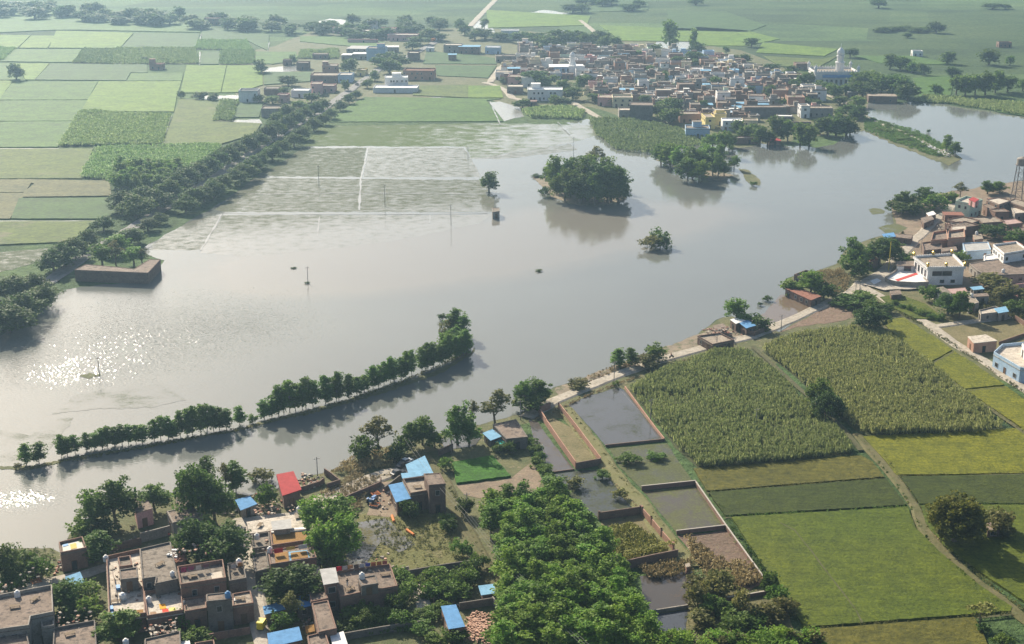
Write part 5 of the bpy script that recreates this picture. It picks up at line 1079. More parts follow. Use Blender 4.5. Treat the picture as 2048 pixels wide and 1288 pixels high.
def tank(px, py, z, label, c='white', r=0.6, h=1.35):
    p = G(px, py, z)
    o = empty('water_tank', p); mm = M.setdefault('tank_' + c, plain('tank_' + c, {'white': (0.72, 0.71, 0.68), 'blue': (0.12, 0.28, 0.5), 'black': (0.05, 0.05, 0.05)}[c], 0.5))
    mb = MB(); mb.lathe([(r, 0.0), (r * 1.02, 0.1), (r * .97, h * .3), (r * 1.02, h * .34), (r * .97, h * .55), (r * 1.02, h * .6), (r * .95, h * .8), (r * .45, h * .96)], (0, 0, 0), mm, 12); mb.build('body', o)
    mb = MB(); mb.lathe([(r * .38, h * .955), (r * .38, h * 1.06), (r * .1, h * 1.08)], (0, 0, 0), mm, 10); mb.build('lid', o)
    return tag(o, label, 'water tank', 'rooftop water tanks')
def flat(name, px, z, m, label, cat, th=0.05, group=None):
    P = ccw([tuple(G(x, y, z)[:2]) for x, y in px]); mb = MB(); mb.prism(P, z + 0.012, z + 0.012 + th, m)
    return tag(mb.build(name), label, cat, group)

# --- bottom left houses
house([(-60, 1206), (104, 1175), (107, 1229), (62, 1238), (58, 1256), (-60, 1272)], 6.3, 'grey', 'brown', 'large flat roofed grey house cut by the left edge', par=0.7)
tank(35, 1193, 6.3, 'white water tank on the big grey roof at left')
house([(82, 1231), (107, 1226), (108, 1254), (84, 1258)], 5.0, 'grey', 'grey', 'recessed stair block joined to the big grey house', par=0.5)
house([(-60, 1282), (52, 1260), (60, 1300), (-60, 1330)], 5.2, 'dark', 'brown', 'lower dark house in the bottom left corner')
house([(108, 1260), (190, 1245), (194, 1300), (106, 1312)], 4.0, 'dark', 'brown', 'brown roofed house at the bottom with a plank on top', par=0.6)
house([(118, 1088), (165, 1077), (173, 1099), (122, 1109)], 4.3, 'brick', 'grey', 'brick hut by the shore with colourful sheets on its roof')
flat('tarpaulin', [(124, 1090), (162, 1081), (168, 1097), (127, 1105)], 4.3, plain('patched_sheet', (0.62, 0.58, 0.5)), 'patched pale sheet spread over the brick hut roof', 'sheet')
flat('tarpaulin', [(140, 1089), (152, 1086), (154, 1096), (142, 1099)], 4.37, plain('yellow_sheet', (0.6, 0.45, 0.15)), 'yellow cloth on the brick hut roof', 'sheet')
flat('tarpaulin', [(125, 1090), (136, 1087), (137, 1091), (126, 1094)], 4.37, plain('pale_blue_sheet', (0.3, 0.45, 0.65)), 'pale blue cloth on the brick hut roof', 'sheet')
house([(134, 1157), (158, 1150), (166, 1165), (141, 1173)], 2.6, 'dark', 'skytin', 'small blue sheeted shed below the shore lane', sheet_roof=True, tilt=0.1)
house([(213, 1119), (281, 1104), (292, 1233), (219, 1243)], 3.4, 'brick', 'pale', 'brick walled house terrace with blue tarps in its corner', par=0.9)
house([(239, 1141), (274, 1136), (276, 1157), (241, 1161)], 6.2, 'dark', 'brown', 'dark upper room on the brick terrace house', z0=3.45, par=0.25)
house([(236, 1119), (261, 1115), (265, 1134), (240, 1137)], 5.6, 'brick', 'grey', 'rear upper room with a ragged parapet on the brick terrace house', z0=3.45)
tank(212, 1122, 3.4, 'white water tank at the rear corner of the brick terrace'); tank(246, 1198, 3.4, 'white water tank on the pale floor of the brick terrace', r=0.75)
flat('grain', [(255, 1223), (286, 1219), (289, 1234), (262, 1236)], 3.4, M.setdefault('grain', surf('drying_grain', (0.22, 0.12, 0.035), (0.28, 0.155, 0.045), 0.5, fine=3)), 'grain spread to dry on the brick terrace', 'grain')
for i, (x, y) in enumerate([(222, 1219), (223, 1232), (236, 1177)]):
    flat('tarpaulin', [(x - 4, y - 3), (x + 4, y - 4), (x + 5, y + 3), (x - 3, y + 4)], 3.45, ROOFM['tarp'], ('bright blue tarp heap, upper one in the terrace corner', 'bright blue tarp heap, lower one in the terrace corner', 'blue tarp beside the dark upper room')[i], 'tarp', 0.5)
house([(280, 1100), (341, 1086), (356, 1160), (310, 1170), (312, 1156), (285, 1160)], 6.2, 'dark', 'grey', 'broad grey roofed house with a green door recess', par=0.35)
house([(288, 1189), (362, 1180), (367, 1226), (295, 1238)], 3.6, 'brick', 'pale', 'pale lower terrace strewn with bright cloths', par=0.8)
tank(298, 1205, 3.6, 'white water tank on the pale cloth strewn terrace'); tank(345, 1151, 6.2, 'fallen white tank on the broad grey roof', r=0.5, h=1.0)
for i, (x, y, c, l) in enumerate([(325, 1214, (0.75, 0.35, 0.04), 'orange cloth drying on the pale terrace'), (331, 1224, (0.65, 0.07, 0.04), 'red cloth drying on the pale terrace'), (345, 1221, (0.65, 0.6, 0.2), 'pale yellow cloth drying on the pale terrace'), (307, 1230, (0.32, 0.2, 0.12), 'brown grain square on the pale terrace')]):
    flat('cloth', [(x - 7, y - 5), (x + 5, y - 6), (x + 8, y + 3), (x - 5, y + 5)], 3.6, plain('cloth_%d' % i, c), l, 'cloth', 0.06)
house([(355, 1140), (446, 1126), (452, 1162), (362, 1176)], 6.2, 'brick', 'grey', 'brick house with a smooth grey roof and washing on its wall', par=0.9)
flat('quilt', [(420, 1147), (443, 1143), (446, 1157), (425, 1160)], 6.2, plain('quilt', (0.5, 0.44, 0.36)), 'pale mat with clothes on the smooth grey roof', 'mat')
house([(455, 1133), (486, 1128), (493, 1162), (459, 1168)], 4.6, 'dark', 'grey', 'dark roofed annex beside the narrow lane', par=0.8)
tank(478, 1129, 5.2, 'white water tank over the dark annex')
house([(413, 1190), (461, 1185), (464, 1199), (414, 1204)], 6.8, 'dark', 'brown', 'tall dark block with a blue tank on its corner', par=0.2)
tank(456, 1195, 6.8, 'blue water tank on the tall dark block', 'blue')
house([(367, 1200), (411, 1194), (413, 1218), (370, 1225)], 4.2, 'brick', 'brown', 'lower brown roof left of the tall dark block', par=0.35)
house([(465, 1190), (501, 1184), (507, 1208), (466, 1214)], 4.2, 'brick', 'tan', 'lower tan roof between tall dark block and lane', par=0.35)
flat('slab', [(465, 1198), (482, 1194), (483, 1200), (465, 1203)], 4.25, ROOFM['white'], 'pale board lying on the tan roof by the lane', 'board', 0.12)
wall_run([(400, 1286), (440, 1278), (500, 1268)], 1.6, 0.25, WALLM['brick'], 'brick yard wall at the bottom left of the lane')
house([(390, 1290), (428, 1284), (432, 1310), (392, 1318)], 2.6, 'brick', 'grey', 'small brick hut at the bottom edge beside the lane')
house([(360, 1284), (378, 1281), (380, 1292), (362, 1296)], 2.2, 'white', 'white', 'little white step block at the bottom edge', par=0)
house([(290, 1280), (360, 1264), (362, 1300), (290, 1312)], 3.4, 'dark', 'brown', 'rubble strewn roof at the bottom below the bright cloths', par=0.3)
tank(252, 1290, 3.0, 'white water tank at the bottom edge by the soft leafed tree')
house([(346, 1093), (369, 1088), (371, 1119), (352, 1123)], 3.2, 'dark', 'rusttin', 'low rust red sheet roof beside the courtyard trees', sheet_roof=True)
# old houses on the shore
house([(350, 986), (378, 980), (387, 1012), (356, 1016)], 3.4, 'dark', 'brown', 'old brown roofed house at the shore, rear one', par=0.2)
house([(334, 1023), (385, 1014), (406, 1030), (346, 1046)], 3.6, 'grey', 'brown', 'old brown roofed house at the shore, front one', par=0.15)
o = house([(266, 998), (290, 992), (305, 1016), (273, 1025)], 4.2, 'pink', 'brown', 'pink gatehouse with a hole in its flat roof', par=0, openings=0.8)
flat('roof_hole', [(277, 1001), (283, 999), (286, 1005), (279, 1007)], 4.2, GLASS, 'dark opening in the pink gatehouse roof', 'hatch', 0.03)
wall_run([(170, 1122), (215, 1105), (282, 1090)], 1.8, 0.3, WALLM['oldbrick'], 'dark mud wall behind the brick terrace house')
wall_run([(212, 1130), (218, 1245)], 2.0, 0.25, WALLM['oldbrick'], 'brick wall along the left side of the terrace house') if False else None
wall_run([(283, 1085), (318, 1076), (340, 1070)], 2.4, 0.3, WALLM['grey'], 'grey yard wall in front of the pink gatehouse')
house([(473, 999), (498, 993), (511, 1007), (483, 1018)], 2.8, 'grey', 'bluetin', 'small blue roofed kiosk at the shore', sheet_roof=True)
house([(556, 953), (585, 948), (600, 979), (567, 989)], 3.8, 'oldbrick', 'redtin', 'red sheet roofed shed at the water edge', sheet_roof=True, tilt=0.05)
wall_run([(600, 985), (640, 972), (648, 966)], 1.4, 0.3, WALLM['oldbrick'], 'low rubble wall right of the red shed')
wall_run([(650, 950), (662, 958), (680, 972), (655, 980)], 1.8, 0.3, WALLM['oldbrick'], 'broken corner wall beside the dirt road')
wall_run([(685, 1008), (705, 998), (735, 986), (760, 975), (762, 966)], 1.6, 0.3, WALLM['oldbrick'], 'retaining wall below the dirt road')
# grain terraces right of the lane
house([(494, 1044), (605, 1027), (613, 1052), (500, 1066)], 3.2, 'grey', 'pale', 'pale terrace with a sheet metal box by the lane', par=0.0)
house([(545, 1043), (579, 1039), (580, 1055), (548, 1058)], 5.2, 'grey', 'greytin', 'grey box shed standing on the pale terrace', z0=3.25, sheet_roof=True, openings=0)
house([(590, 1026), (610, 1022), (612, 1032), (592, 1036)], 3.6, 'grey', 'tan', 'small flat roofed hut under a white tank', par=0.0)
tank(598, 1024, 3.6, 'white water tank on the small hut by the dirt road')
house([(540, 1064), (617, 1061), (620, 1082), (544, 1093)], 3.6, 'brick', 'grey', 'roof terrace covered with brown grain, rear one', par=0.4)
flat('grain', [(545, 1067), (613, 1064), (615, 1079), (547, 1089)], 3.62, M['grain'], 'wide carpet of brown grain drying on the rear terrace', 'grain')
flat('tarpaulin', [(541, 1062), (612, 1056), (613, 1062), (543, 1067)], 3.62, ROOFM['white'], 'crumpled white sheet along the rear grain terrace', 'sheet', 0.3)
house([(503, 1073), (538, 1068), (541, 1096), (507, 1101)], 3.0, 'dark', 'grey', 'dark low annex with a tank beside the lane', par=0.6)
tank(514, 1078, 3.6, 'white water tank on the dark annex by the lane')
house([(536, 1103), (624, 1089), (633, 1116), (541, 1130)], 4.6, 'brick', 'brown', 'flat roofed brick house with two grain mats', par=0.25)
flat('grain', [(549, 1106), (575, 1103), (577, 1122), (551, 1126)], 4.6, M['grain'], 'ragged pile of brown grain on the two mat roof', 'grain')
flat('tarpaulin', [(577, 1104), (614, 1100), (620, 1117), (580, 1123)], 4.6, ROOFM['skytin'], 'blue edged sheet on the two mat roof', 'sheet', 0.03)
flat('grain', [(581, 1106), (613, 1102), (617, 1115), (583, 1120)], 4.65, M['grain'], 'neat square of brown grain on a blue edged sheet', 'grain')
tank(540, 1105, 4.6, 'white water tank on the two mat roof')
house([(505, 1112), (533, 1107), (539, 1140), (511, 1147)], 3.0, 'dark', 'grey', 'dark courtyard room left of the two mat roof', par=0.5)
house([(600, 1141), (636, 1133), (638, 1150), (604, 1155)], 2.6, 'brick', 'pinktin', 'low pinkish sheet roof behind the spreading tree', sheet_roof=True)
house([(529, 1213), (558, 1205), (567, 1217), (532, 1226)], 2.6, 'dark', 'bluetin', 'faded blue roof beside the lane', sheet_roof=True)
house([(598, 1193), (618, 1189), (622, 1209), (595, 1215)], 2.8, 'dark', 'tarp', 'deep blue roof behind the pale leafed tree', sheet_roof=True)
house([(538, 1267), (595, 1255), (601, 1278), (541, 1292)], 3.0, 'brick', 'bluetin', 'long bright blue roof at the bottom beside the lane', sheet_roof=True)
house([(617, 1164), (645, 1159), (656, 1198), (622, 1205)], 4.0, 'brick', 'brown', 'narrow brown flat roof, upper of the pair', par=0.25)
house([(624, 1208), (656, 1202), (673, 1258), (637, 1266)], 4.0, 'brick', 'brown', 'narrow brown flat roof, lower of the pair', par=0.25)
house([(615, 1274), (650, 1265), (659, 1292), (620, 1300)], 3.4, 'brick', 'brown', 'dark brown roof at the bottom edge', par=0.3)
house([(661, 1271), (686, 1263), (694, 1288), (668, 1296)], 2.8, 'grey', 'white', 'white slab roof at the bottom edge', par=0)
flat('grain', [(610, 1254), (628, 1250), (630, 1264), (612, 1268)], 1.6, M['grain'], 'brown grain heap beside the long blue roof', 'grain', 0.2)
# laundry house
house([(671, 1147), (780, 1131), (795, 1175), (757, 1182), (722, 1188), (681, 1197), (671, 1172)], 4.2, 'brick', 'brown', 'brick house with washing strung along its roof', par=0.5)
house([(643, 1139), (668, 1136), (674, 1163), (650, 1167)], 6.6, 'brick', 'greytin', 'grey sheet roofed room at the left of the laundry roof', sheet_roof=True)
house([(716, 1157), (751, 1151), (756, 1168), (723, 1173)], 6.4, 'dark', 'brown', 'raised dark stair room on the laundry roof', z0=4.25, par=0.2)
tank(724, 1157, 6.4, 'white water tank on the raised stair room')
P0, P1 = G(672, 1141, 4.7), G(777, 1128, 4.7)
t = empty('washing_line', P0)
mb = MB(); mb.tube([(0, 0, 0.9), (P1 - P0) * 0.5 + Vector((0, 0, 0.75)), (P1 - P0) + Vector((0, 0, 0.9))], 0.02, STEEL, 5); mb.build('rope', t)
for i, c in enumerate([(0.7, 0.02, 0.05), (0.55, 0.5, 0.48), (0.6, 0.28, 0.12), (0.12, 0.08, 0.07), (0.5, 0.48, 0.5), (0.08, 0.08, 0.35), (0.45, 0.13, 0.06), (0.5, 0.16, 0.06), (0.4, 0.1, 0.08)]):
    a = (P1 - P0) * ((i + 0.12) / 9.2); b = (P1 - P0) * ((i + 0.95) / 9.2)
    mb = MB(); n_ = Vector((0.02, 0.05, 0)); mb.prism(ccw([(a.x, a.y), (b.x, b.y), (b.x + 0.04, b.y + 0.06), (a.x + 0.04, a.y + 0.06)]), -0.15 + 0.1 * (i % 3), 0.84, plain('washing_%d' % i, c), bottom=True); mb.build('cloth', t)
tag(t, 'row of red, white and blue washing along the laundry roof', 'washing line')
# gardens and yards
wall_run([(788, 1155), (817, 1149)], 2.0, 0.25, WALLM['grey'], 'pale topped wall at the corner of the laundry house')
wall_run([(818, 1156), (880, 1145), (940, 1136)], 1.9, 0.25, WALLM['dark'], 'long dark wall below the marshy meadow')
wall_run([(848, 1160), (868, 1205)], 1.8, 0.25, WALLM['brick'], 'brick wall between passage and orchard')
ribbon('path', [(833, 1160), (842, 1190), (850, 1222)], 3.0, 0.2, M['concrete_lane'], 'pale concrete passage beside the orchard', 'path')
wall_run([(690, 1280), (770, 1266), (850, 1254)], 1.6, 0.3, WALLM['dark'], 'mossy wall below the shady garden')
wall_run([(920, 1220), (985, 1210)], 1.7, 0.25, WALLM['dark'], 'dark wall between orchard and brick heap')
wall_run([(985, 1208), (1000, 1226)], 1.8, 0.25, WALLM['grey'], 'grey gate wall by the dirt track')
house([(883, 1212), (911, 1209), (929, 1252), (898, 1257)], 3.2, 'brick', 'bluetin', 'brick box hut with a sky blue sheet roof and dark gutter', sheet_roof=True, over=0.12)
house([(960, 1172), (984, 1169), (990, 1184), (965, 1188)], 2.2, 'oldbrick', 'skytin', 'ruined shed with torn blue sheets by the dirt track', sheet_roof=True)
rb = random.Random(9)
bm_ = M.setdefault('loosebrick', surf('loose_brick', (0.4, 0.24, 0.17), (0.52, 0.34, 0.25), 1.0, fine=3))
mb = MB()
for i in range(520):
    x, y = rb.gauss(958, 14), rb.gauss(1256, 14)
    if not (930 < x < 1000 and 1225 < y < 1292): continue
    p = G(x, y); mb.box((p.x, p.y, rb.uniform(0.02, 0.5) * max(0.1, 1 - abs(x - 958) / 40)), (rb.uniform(.25, .6), rb.uniform(.2, .4), rb.uniform(.12, .3)), bm_, rb.uniform(0, 3))
tag(mb.build('brick_rubble'), 'heap of loose pink bricks beside the blue roofed hut', 'rubble', None, 'stuff')
def scatter(pxp, n, s, m, name, label, seed, zt=0.1):
    r_ = random.Random(seed); mb = MB(); xs = [p[0] for p in pxp]; ys = [p[1] for p in pxp]; c = 0
    while c < n:
        x, y = r_.uniform(min(xs), max(xs)), r_.uniform(min(ys), max(ys))
        if not inside(x, y, pxp): continue
        c += 1; p = G(x, y); k = r_.uniform(.4, 1.4) * s
        mb.box((p.x, p.y, zt), (k, k * r_.uniform(.4, 1), k * r_.uniform(.2, .6)), r_.choice(m), r_.uniform(0, 3))
    return tag(mb.build(name), label, 'rubble', None, 'stuff')
TR = [WALLM['grey'], bm_, ROOFM['brown'], ROOFM['tan'], WALLM['dark'], ROOFM['rusttin'], ROOFM['pale']]
scatter([(120, 1120), (135, 1110), (128, 1140), (108, 1150)], 60, 0.5, TR, 'rubble', 'rubbish and stones by the brick hut', 11)
scatter([(512, 985), (545, 995), (550, 1020), (500, 1030), (505, 1005)], 90, 0.5, TR, 'rubble', 'rubble between blue kiosk and red shed', 12)
scatter([(600, 945), (650, 955), (640, 975), (595, 985)], 80, 0.5, TR, 'rubble', 'broken masonry right of the red shed', 13)
scatter([(270, 1075), (300, 1060), (250, 1100), (190, 1120), (200, 1100)], 80, 0.35, TR, 'rubble', 'stones in the shade behind the mud wall', 14)
scatter([(1400, 675), (1470, 660), (1490, 675), (1420, 690)], 60, 0.5, TR, 'rubble', 'debris round the roofless shore hut', 15)
scatter([(1885, 302), (1905, 300), (1912, 312), (1890, 318), (1862, 300), (1840, 285)], 110, 0.9, [ROOFM['white'], COPING], 'sandbags', 'white sandbags piled at the tip of the embankment', 16, 0.5)
scatter([(1150, 770), (1230, 740), (1310, 706), (1300, 715), (1180, 768)], 70, 0.4, TR, 'rubble', 'litter along the muddy strip by the lane', 17)
scatter([(345, 1155), (360, 1150), (356, 1170), (338, 1165)], 26, 0.5, [ROOFM['white'], COPING], 'rubble', 'household clutter on the broad grey roof', 18, 6.3)
# --- centre: house with blue roofs
house([(814, 929), (848, 913), (864, 946), (822, 953)], 3.8, 'dark', 'skytin', 'wide sky blue sheet roof behind the tower house', sheet_roof=True)
house([(805, 947), (839, 944), (841, 950), (807, 955)], 5.0, 'dark', 'skytin', 'narrow pale blue awning over the pierced parapet', sheet_roof=True, openings=0)
house([(806, 962), (850, 957), (857, 985), (821, 991)], 4.3, 'oldbrick', 'tan', 'tan roof terrace with a pierced parapet', par=0.7)
house([(848, 948), (880, 947), (891, 968), (858, 971)], 7.4, 'oldbrick', 'brown', 'tall brick tower block at the end of the terrace', par=0.15)
house([(780, 970), (804, 965), (821, 995), (794, 1002)], 3.8, 'oldbrick', 'bluetin', 'blue sheeted lean-to on the left of the tower house', sheet_roof=True)
wall_run([(770, 985), (800, 962)], 1.6, 0.3, WALLM['dark'], 'dark yard wall left of the blue awning')
# mud house by the nursery
house([(986, 849), (1032, 839), (1055, 874), (1013, 878)], 3.3, 'dark', 'brown', 'dark flat roofed mud house beside the nursery', par=0.1)
house([(968, 866), (984, 859), (1000, 872), (982, 879)], 2.6, 'dark', 'skytin', 'small shelter under a pale blue sheet by the mud house', sheet_roof=True)
flat('tarpaulin', [(986, 882), (1002, 874), (1013, 885), (1000, 890)], 1.6, plain('teal_sheet', (0.03, 0.33, 0.28)), 'teal green sheet below the pale blue shelter', 'sheet', 0.08)
wall_run([(878, 912), (905, 900)], 1.8, 0.3, WALLM['oldbrick'], 'short dark wall below the palm')
# --- walled plots on the right
wall_run([(1091, 849), (1078, 828), (1100, 818)], 1.9, 0.25, WALLM['salmon'], 'rear brick wall of the long compound', WALLM['salmon'])
wall_run([(1091, 849), (1120, 892), (1151, 936)], 1.9, 0.25, WALLM['salmon'], 'left brick wall of the long compound')
wall_run([(1117, 817), (1153, 863), (1201, 928)], 1.9, 0.25, WALLM['salmon'], 'right brick wall of the long compound')
wall_run([(1152, 939), (1201, 930)], 1.9, 0.25, WALLM['oldbrick'], 'front wall of the long compound in shade')
wall_run([(1250, 778), (1312, 862), (1328, 882)], 0.9, 0.3, WALLM['salmon'], 'low wall along the right of the clear pond')
wall_run([(1212, 894), (1328, 882)], 0.7, 0.3, WALLM['oldbrick'], 'low wall below the clear pond')
wall_run([(1097, 948), (1148, 941)], 0.5, 0.25, WALLM['oldbrick'], 'knee high wall across the flooded strip')
wall_run([(1284, 981), (1390, 970)], 1.2, 0.25, WALLM['brick'], 'white topped wall at the back of the muddy plot', COPING)
wall_run([(1391, 971), (1451, 1058), (1530, 1168), (1543, 1187)], 1.1, 0.25, WALLM['brick'], 'long white topped wall beside the rice fields', COPING)
wall_run([(1354, 1069), (1449, 1058)], 1.0, 0.25, WALLM['brick'], 'white topped wall below the muddy plot', COPING)
wall_run([(1541, 1188), (1495, 1196), (1455, 1202)], 0.9, 0.25, WALLM['brick'], 'white topped wall end above the scrub', COPING)
wall_run([(1285, 1014), (1290, 1020), (1338, 1080), (1350, 1100)], 0.25, 0.2, WALLM['oldbrick'], 'low kerb along the mossy path') if False else None
wall_run([(1198, 1041), (1281, 1029)], 2.1, 0.25, WALLM['oldbrick'], 'pillared back wall of the yellow crop plot', pillars=6)
wall_run([(1284, 1031), (1302, 1052), (1322, 1076), (1346, 1104)], 2.1, 0.25, WALLM['salmon'], 'stepped brick wall with pillars beside the mossy path', pillars=4)
wall_run([(1252, 1138), (1300, 1127), (1354, 1116)], 2.1, 0.35, WALLM['oldbrick'], 'dark front wall of the yellow crop plot')
tufts('creeper', [(1250, 1120), (1300, 1109), (1354, 1097), (1355, 1103), (1300, 1116), (1252, 1127)], 5, 0.5, 0.6, 6, 0.12, LEAF['yellow'], 'yellow green creeper over the front wall of the crop plot', 'creeper', 350, z=1.9)
wall_run([(1280, 1232), (1330, 1224), (1374, 1217)], 0.9, 0.3, WALLM['grey'], 'low wall below the lowest flooded plot')
house([(1371, 1128), (1378, 1126), (1380, 1132), (1373, 1134)], 1.9, 'salmon', 'tan', 'stub of a brick gate pillar by the mossy path', name='gate_pillar', cat='pillar', par=0, openings=0)
flat('stones', [(1383, 1122), (1391, 1120), (1393, 1127), (1386, 1128)], 0.2, COPING, 'few pale stones lying on the mossy path', 'stones', 0.15)
# --- shore huts on the right
house([(1395, 674), (1440, 668), (1468, 682), (1425, 691)], 2.6, 'oldbrick', 'tan', 'roofless shore hut full of rubble', par=0.5)
house([(1426, 651), (1446, 647), (1456, 658), (1436, 664)], 2.6, 'oldbrick', 'brown', 'small brown roofed hut behind the rubble hut', par=0)
house([(1461, 639), (1480, 634), (1490, 641), (1472, 647)], 3.0, 'oldbrick', 'white', 'white roofed shore hut beside the blue one', par=0)
house([(1479, 644), (1495, 640), (1510, 650), (1493, 655)], 3.0, 'oldbrick', 'bluetin', 'blue roofed shore hut beside the white one', sheet_roof=True)
wall_run([(1483, 668), (1508, 674), (1535, 662)], 1.8, 0.3, WALLM['oldbrick'], 'yard wall in front of the blue roofed shore hut')
house([(1571, 577), (1590, 572), (1642, 592), (1622, 600)], 3.0, 'oldbrick', 'rusttin', 'long dark shed standing in the flooded cove', par=0)
house([(1588, 552), (1612, 543), (1640, 552), (1618, 562)], 2.8, 'oldbrick', 'brown', 'roofless old house behind the long dark shed', par=0.7)
house([(1724, 512), (1742, 508), (1756, 518), (1735, 524)], 3.2, 'oldbrick', 'rusttin', 'brown hut between the tall shore tree and the lane', par=0)
house([(1766, 468), (1786, 465), (1790, 472), (1770, 476)], 3.0, 'oldbrick', 'bluetin', 'blue cornered end of the long shore shed', sheet_roof=True)
house([(1788, 467), (1826, 470), (1822, 478), (1786, 474)], 2.8, 'oldbrick', 'brown', 'long brown shore shed beside its blue end', par=0.1)
house([(1842, 436), (1862, 431), (1868, 438), (1848, 446)], 3.0, 'oldbrick', 'brown', 'brown shed on the lane, near half of two', par=0)
house([(1853, 426), (1866, 422), (1872, 428), (1858, 432)], 3.0, 'oldbrick', 'white', 'pale roofed shed on the lane, far half of two', par=0)
# --- right village
house([(1911, 404), (1932, 395), (1965, 402), (1940, 410)], 6.4, 'green', 'pale', 'pale green two-storey house with red trimmed roof', par=0.8)
house([(1938, 398), (1946, 394), (1958, 398), (1950, 404)], 9.0, 'pink', 'redtin', 'red roofed stair room on the pale green house', z0=6.45, par=0)
house([(1973, 400), (1996, 396), (2022, 402), (1998, 410)], 5.5, 'brick', 'pale', 'brick house with a pale roof right of the green house', par=0.3)
house([(1966, 410), (1984, 404), (2004, 412), (1982, 420)], 4.0, 'brick', 'brown', 'long brown roof below the pale roofed brick house', par=0.2)
house([(2014, 404), (2030, 398), (2064, 408), (2050, 416)], 5.0, 'brick', 'tan', 'brick house under the water tower', par=0.3)
house([(2022, 416), (2060, 412), (2080, 424), (2030, 428)], 3.6, 'grey', 'pale', 'rubbish strewn pale roof at the right edge', par=0.3)
house([(1895, 440), (1925, 434), (1960, 442), (1932, 452)], 3.4, 'brick', 'tan', 'brick house with clutter above the crossing lane', par=0.4)
house([(1940, 436), (1990, 434), (2010, 444), (1965, 447)], 3.4, 'brick', 'tan', 'wide tan terrace among the brick houses', par=0.3)
house([(2000, 441), (2030, 438), (2046, 446), (2014, 450)], 3.4, 'brick', 'pinktin', 'salmon roofed house at the right edge', par=0.2)
house([(1890, 448), (1930, 444), (1960, 452), (1918, 458)], 3.8, 'brick', 'brown', 'shadowed brick house above the unfinished one', par=0.5)
house([(1903, 453), (1932, 452), (1932, 460), (1903, 460)], 4.6, 'brick', 'pale', 'small pale roof behind the unfinished brick house', par=0.1)
house([(1896, 466), (1928, 461), (1930, 478), (1896, 480)], 4.6, 'salmon', 'tan', 'unfinished brick house with open rooms and scaffolds', par=0.9, openings=0.4)
house([(1866, 468), (1893, 464), (1896, 482), (1862, 484)], 3.6, 'salmon', 'brown', 'roofless brick rooms beside the unfinished house', par=0.9, openings=0)
house([(1844, 487), (1880, 482), (1884, 500), (1848, 503)], 2.4, 'oldbrick', 'brown', 'low brick annex along the lane', par=0.5)
house([(1882, 496), (1912, 493), (1914, 500), (1884, 503)], 3.0, 'brick', 'brown', 'low brick hut behind the white shrine', par=0)
house([(1946, 470), (1962, 468), (1966, 477), (1949, 479)], 3.4, 'salmon', 'tan', 'small salmon brick room with a tank on top', par=0)
tank(1953, 469, 3.4, 'white water tank on the small salmon brick room')
house([(1925, 487), (1976, 485), (1982, 500), (1930, 504)], 3.4, 'blue', 'greytin', 'blue walled yard house under a grey awning', par=0.3)
house([(2014, 460), (2048, 455), (2070, 466), (2030, 468)], 3.2, 'brick', 'brown', 'brown roofed house behind the dark bush at right', par=0.2)
# white two storey villa
house([(1986, 492), (2032, 486), (2056, 502), (2008, 510)], 6.6, 'white', 'tan', 'white two-storey villa with a balcony at the right edge', par=0.7, openings=1.3)
house([(1968, 512), (2005, 507), (2010, 518), (1970, 522)], 3.3, 'white', 'white', 'low white terrace at the foot of the villa', par=0.4)
house([(1939, 528), (2000, 516), (2080, 524), (2070, 548), (1975, 551), (1955, 542)], 3.3, 'grey', 'brown', 'broad weathered grey house with a brown roof', par=0.2)
tank(2006, 545, 3.3, 'white water tank on the broad weathered house')
tank(1931, 508, 2.6, 'white water tank raised beside the villa wall')
# ruined group below the shrine
house([(1866, 577), (1886, 573), (1904, 587), (1884, 594)], 3.6, 'white', 'grey', 'ruined white gable wall house below the shrine', par=0)
house([(1892, 578), (1930, 575), (1936, 585), (1905, 588)], 2.8, 'brick', 'pinktin', 'salmon roofed hut behind the ruined gable', par=0.1)
house([(1915, 588), (1940, 584), (1958, 606), (1938, 612)], 2.8, 'grey', 'tan', 'tan roofed room with a tank below the ruin', par=0.3)
tank(1943, 594, 2.8, 'white water tank beside the ruined gable house')
house([(1947, 588), (1974, 586), (1978, 592), (1950, 593)], 3.0, 'grey', 'brown', 'grey walled hut with a slanting brown roof', par=0)
house([(1942, 574), (1962, 572), (1967, 577), (1948, 579)], 2.8, 'grey', 'skytin', 'little blue sheet roof behind the ruined hut', sheet_roof=True)
house([(1958, 622), (1990, 614), (2014, 624), (1962, 630)], 2.6, 'grey', 'pale', 'grey walled house at the end of the side lane', par=0.4)
house([(1990, 617), (2010, 613), (2016, 622), (1998, 625)], 3.2, 'grey', 'skytin', 'striped blue awning on the grey walled house', sheet_roof=True)
house([(1936, 673), (1972, 669), (1994, 681), (1948, 686)], 3.6, 'salmon', 'pale', 'brick box house with a flat pale roof beside the lane', par=0.0, openings=0.3)
house([(1987, 709), (2004, 693), (2060, 688), (2090, 715), (2080, 745), (2040, 740)], 4.2, 'blue', 'pale', 'pale blue house with a railed terrace at the right edge', par=0.9)
house([(2044, 690), (2090, 680), (2100, 700), (2056, 706)], 7.5, 'white', 'white', 'upper storey of the railed blue house at the right edge', z0=4.25)
wall_run([(1998, 690), (2048, 673), (2100, 655)], 1.2, 0.25, WALLM['brick'], 'low brick wall behind the box house')
wall_run([(2012, 582), (2035, 600)], 2.0, 0.25, WALLM['pink'], 'lilac wall at the right edge, side run'); wall_run([(2012, 581), (2070, 574)], 2.0, 0.25, WALLM['pink'], 'lilac wall at the right edge, back run')
wall_run([(2030, 640), (2070, 665)], 1.6, 0.25, WALLM['brick'], 'red brick wall at the right edge by the side lane')
house([(1780, 582), (1800, 580), (1803, 588), (1783, 590)], 2.2, 'oldbrick', 'brown', 'low dark shed below the paved square', par=0)
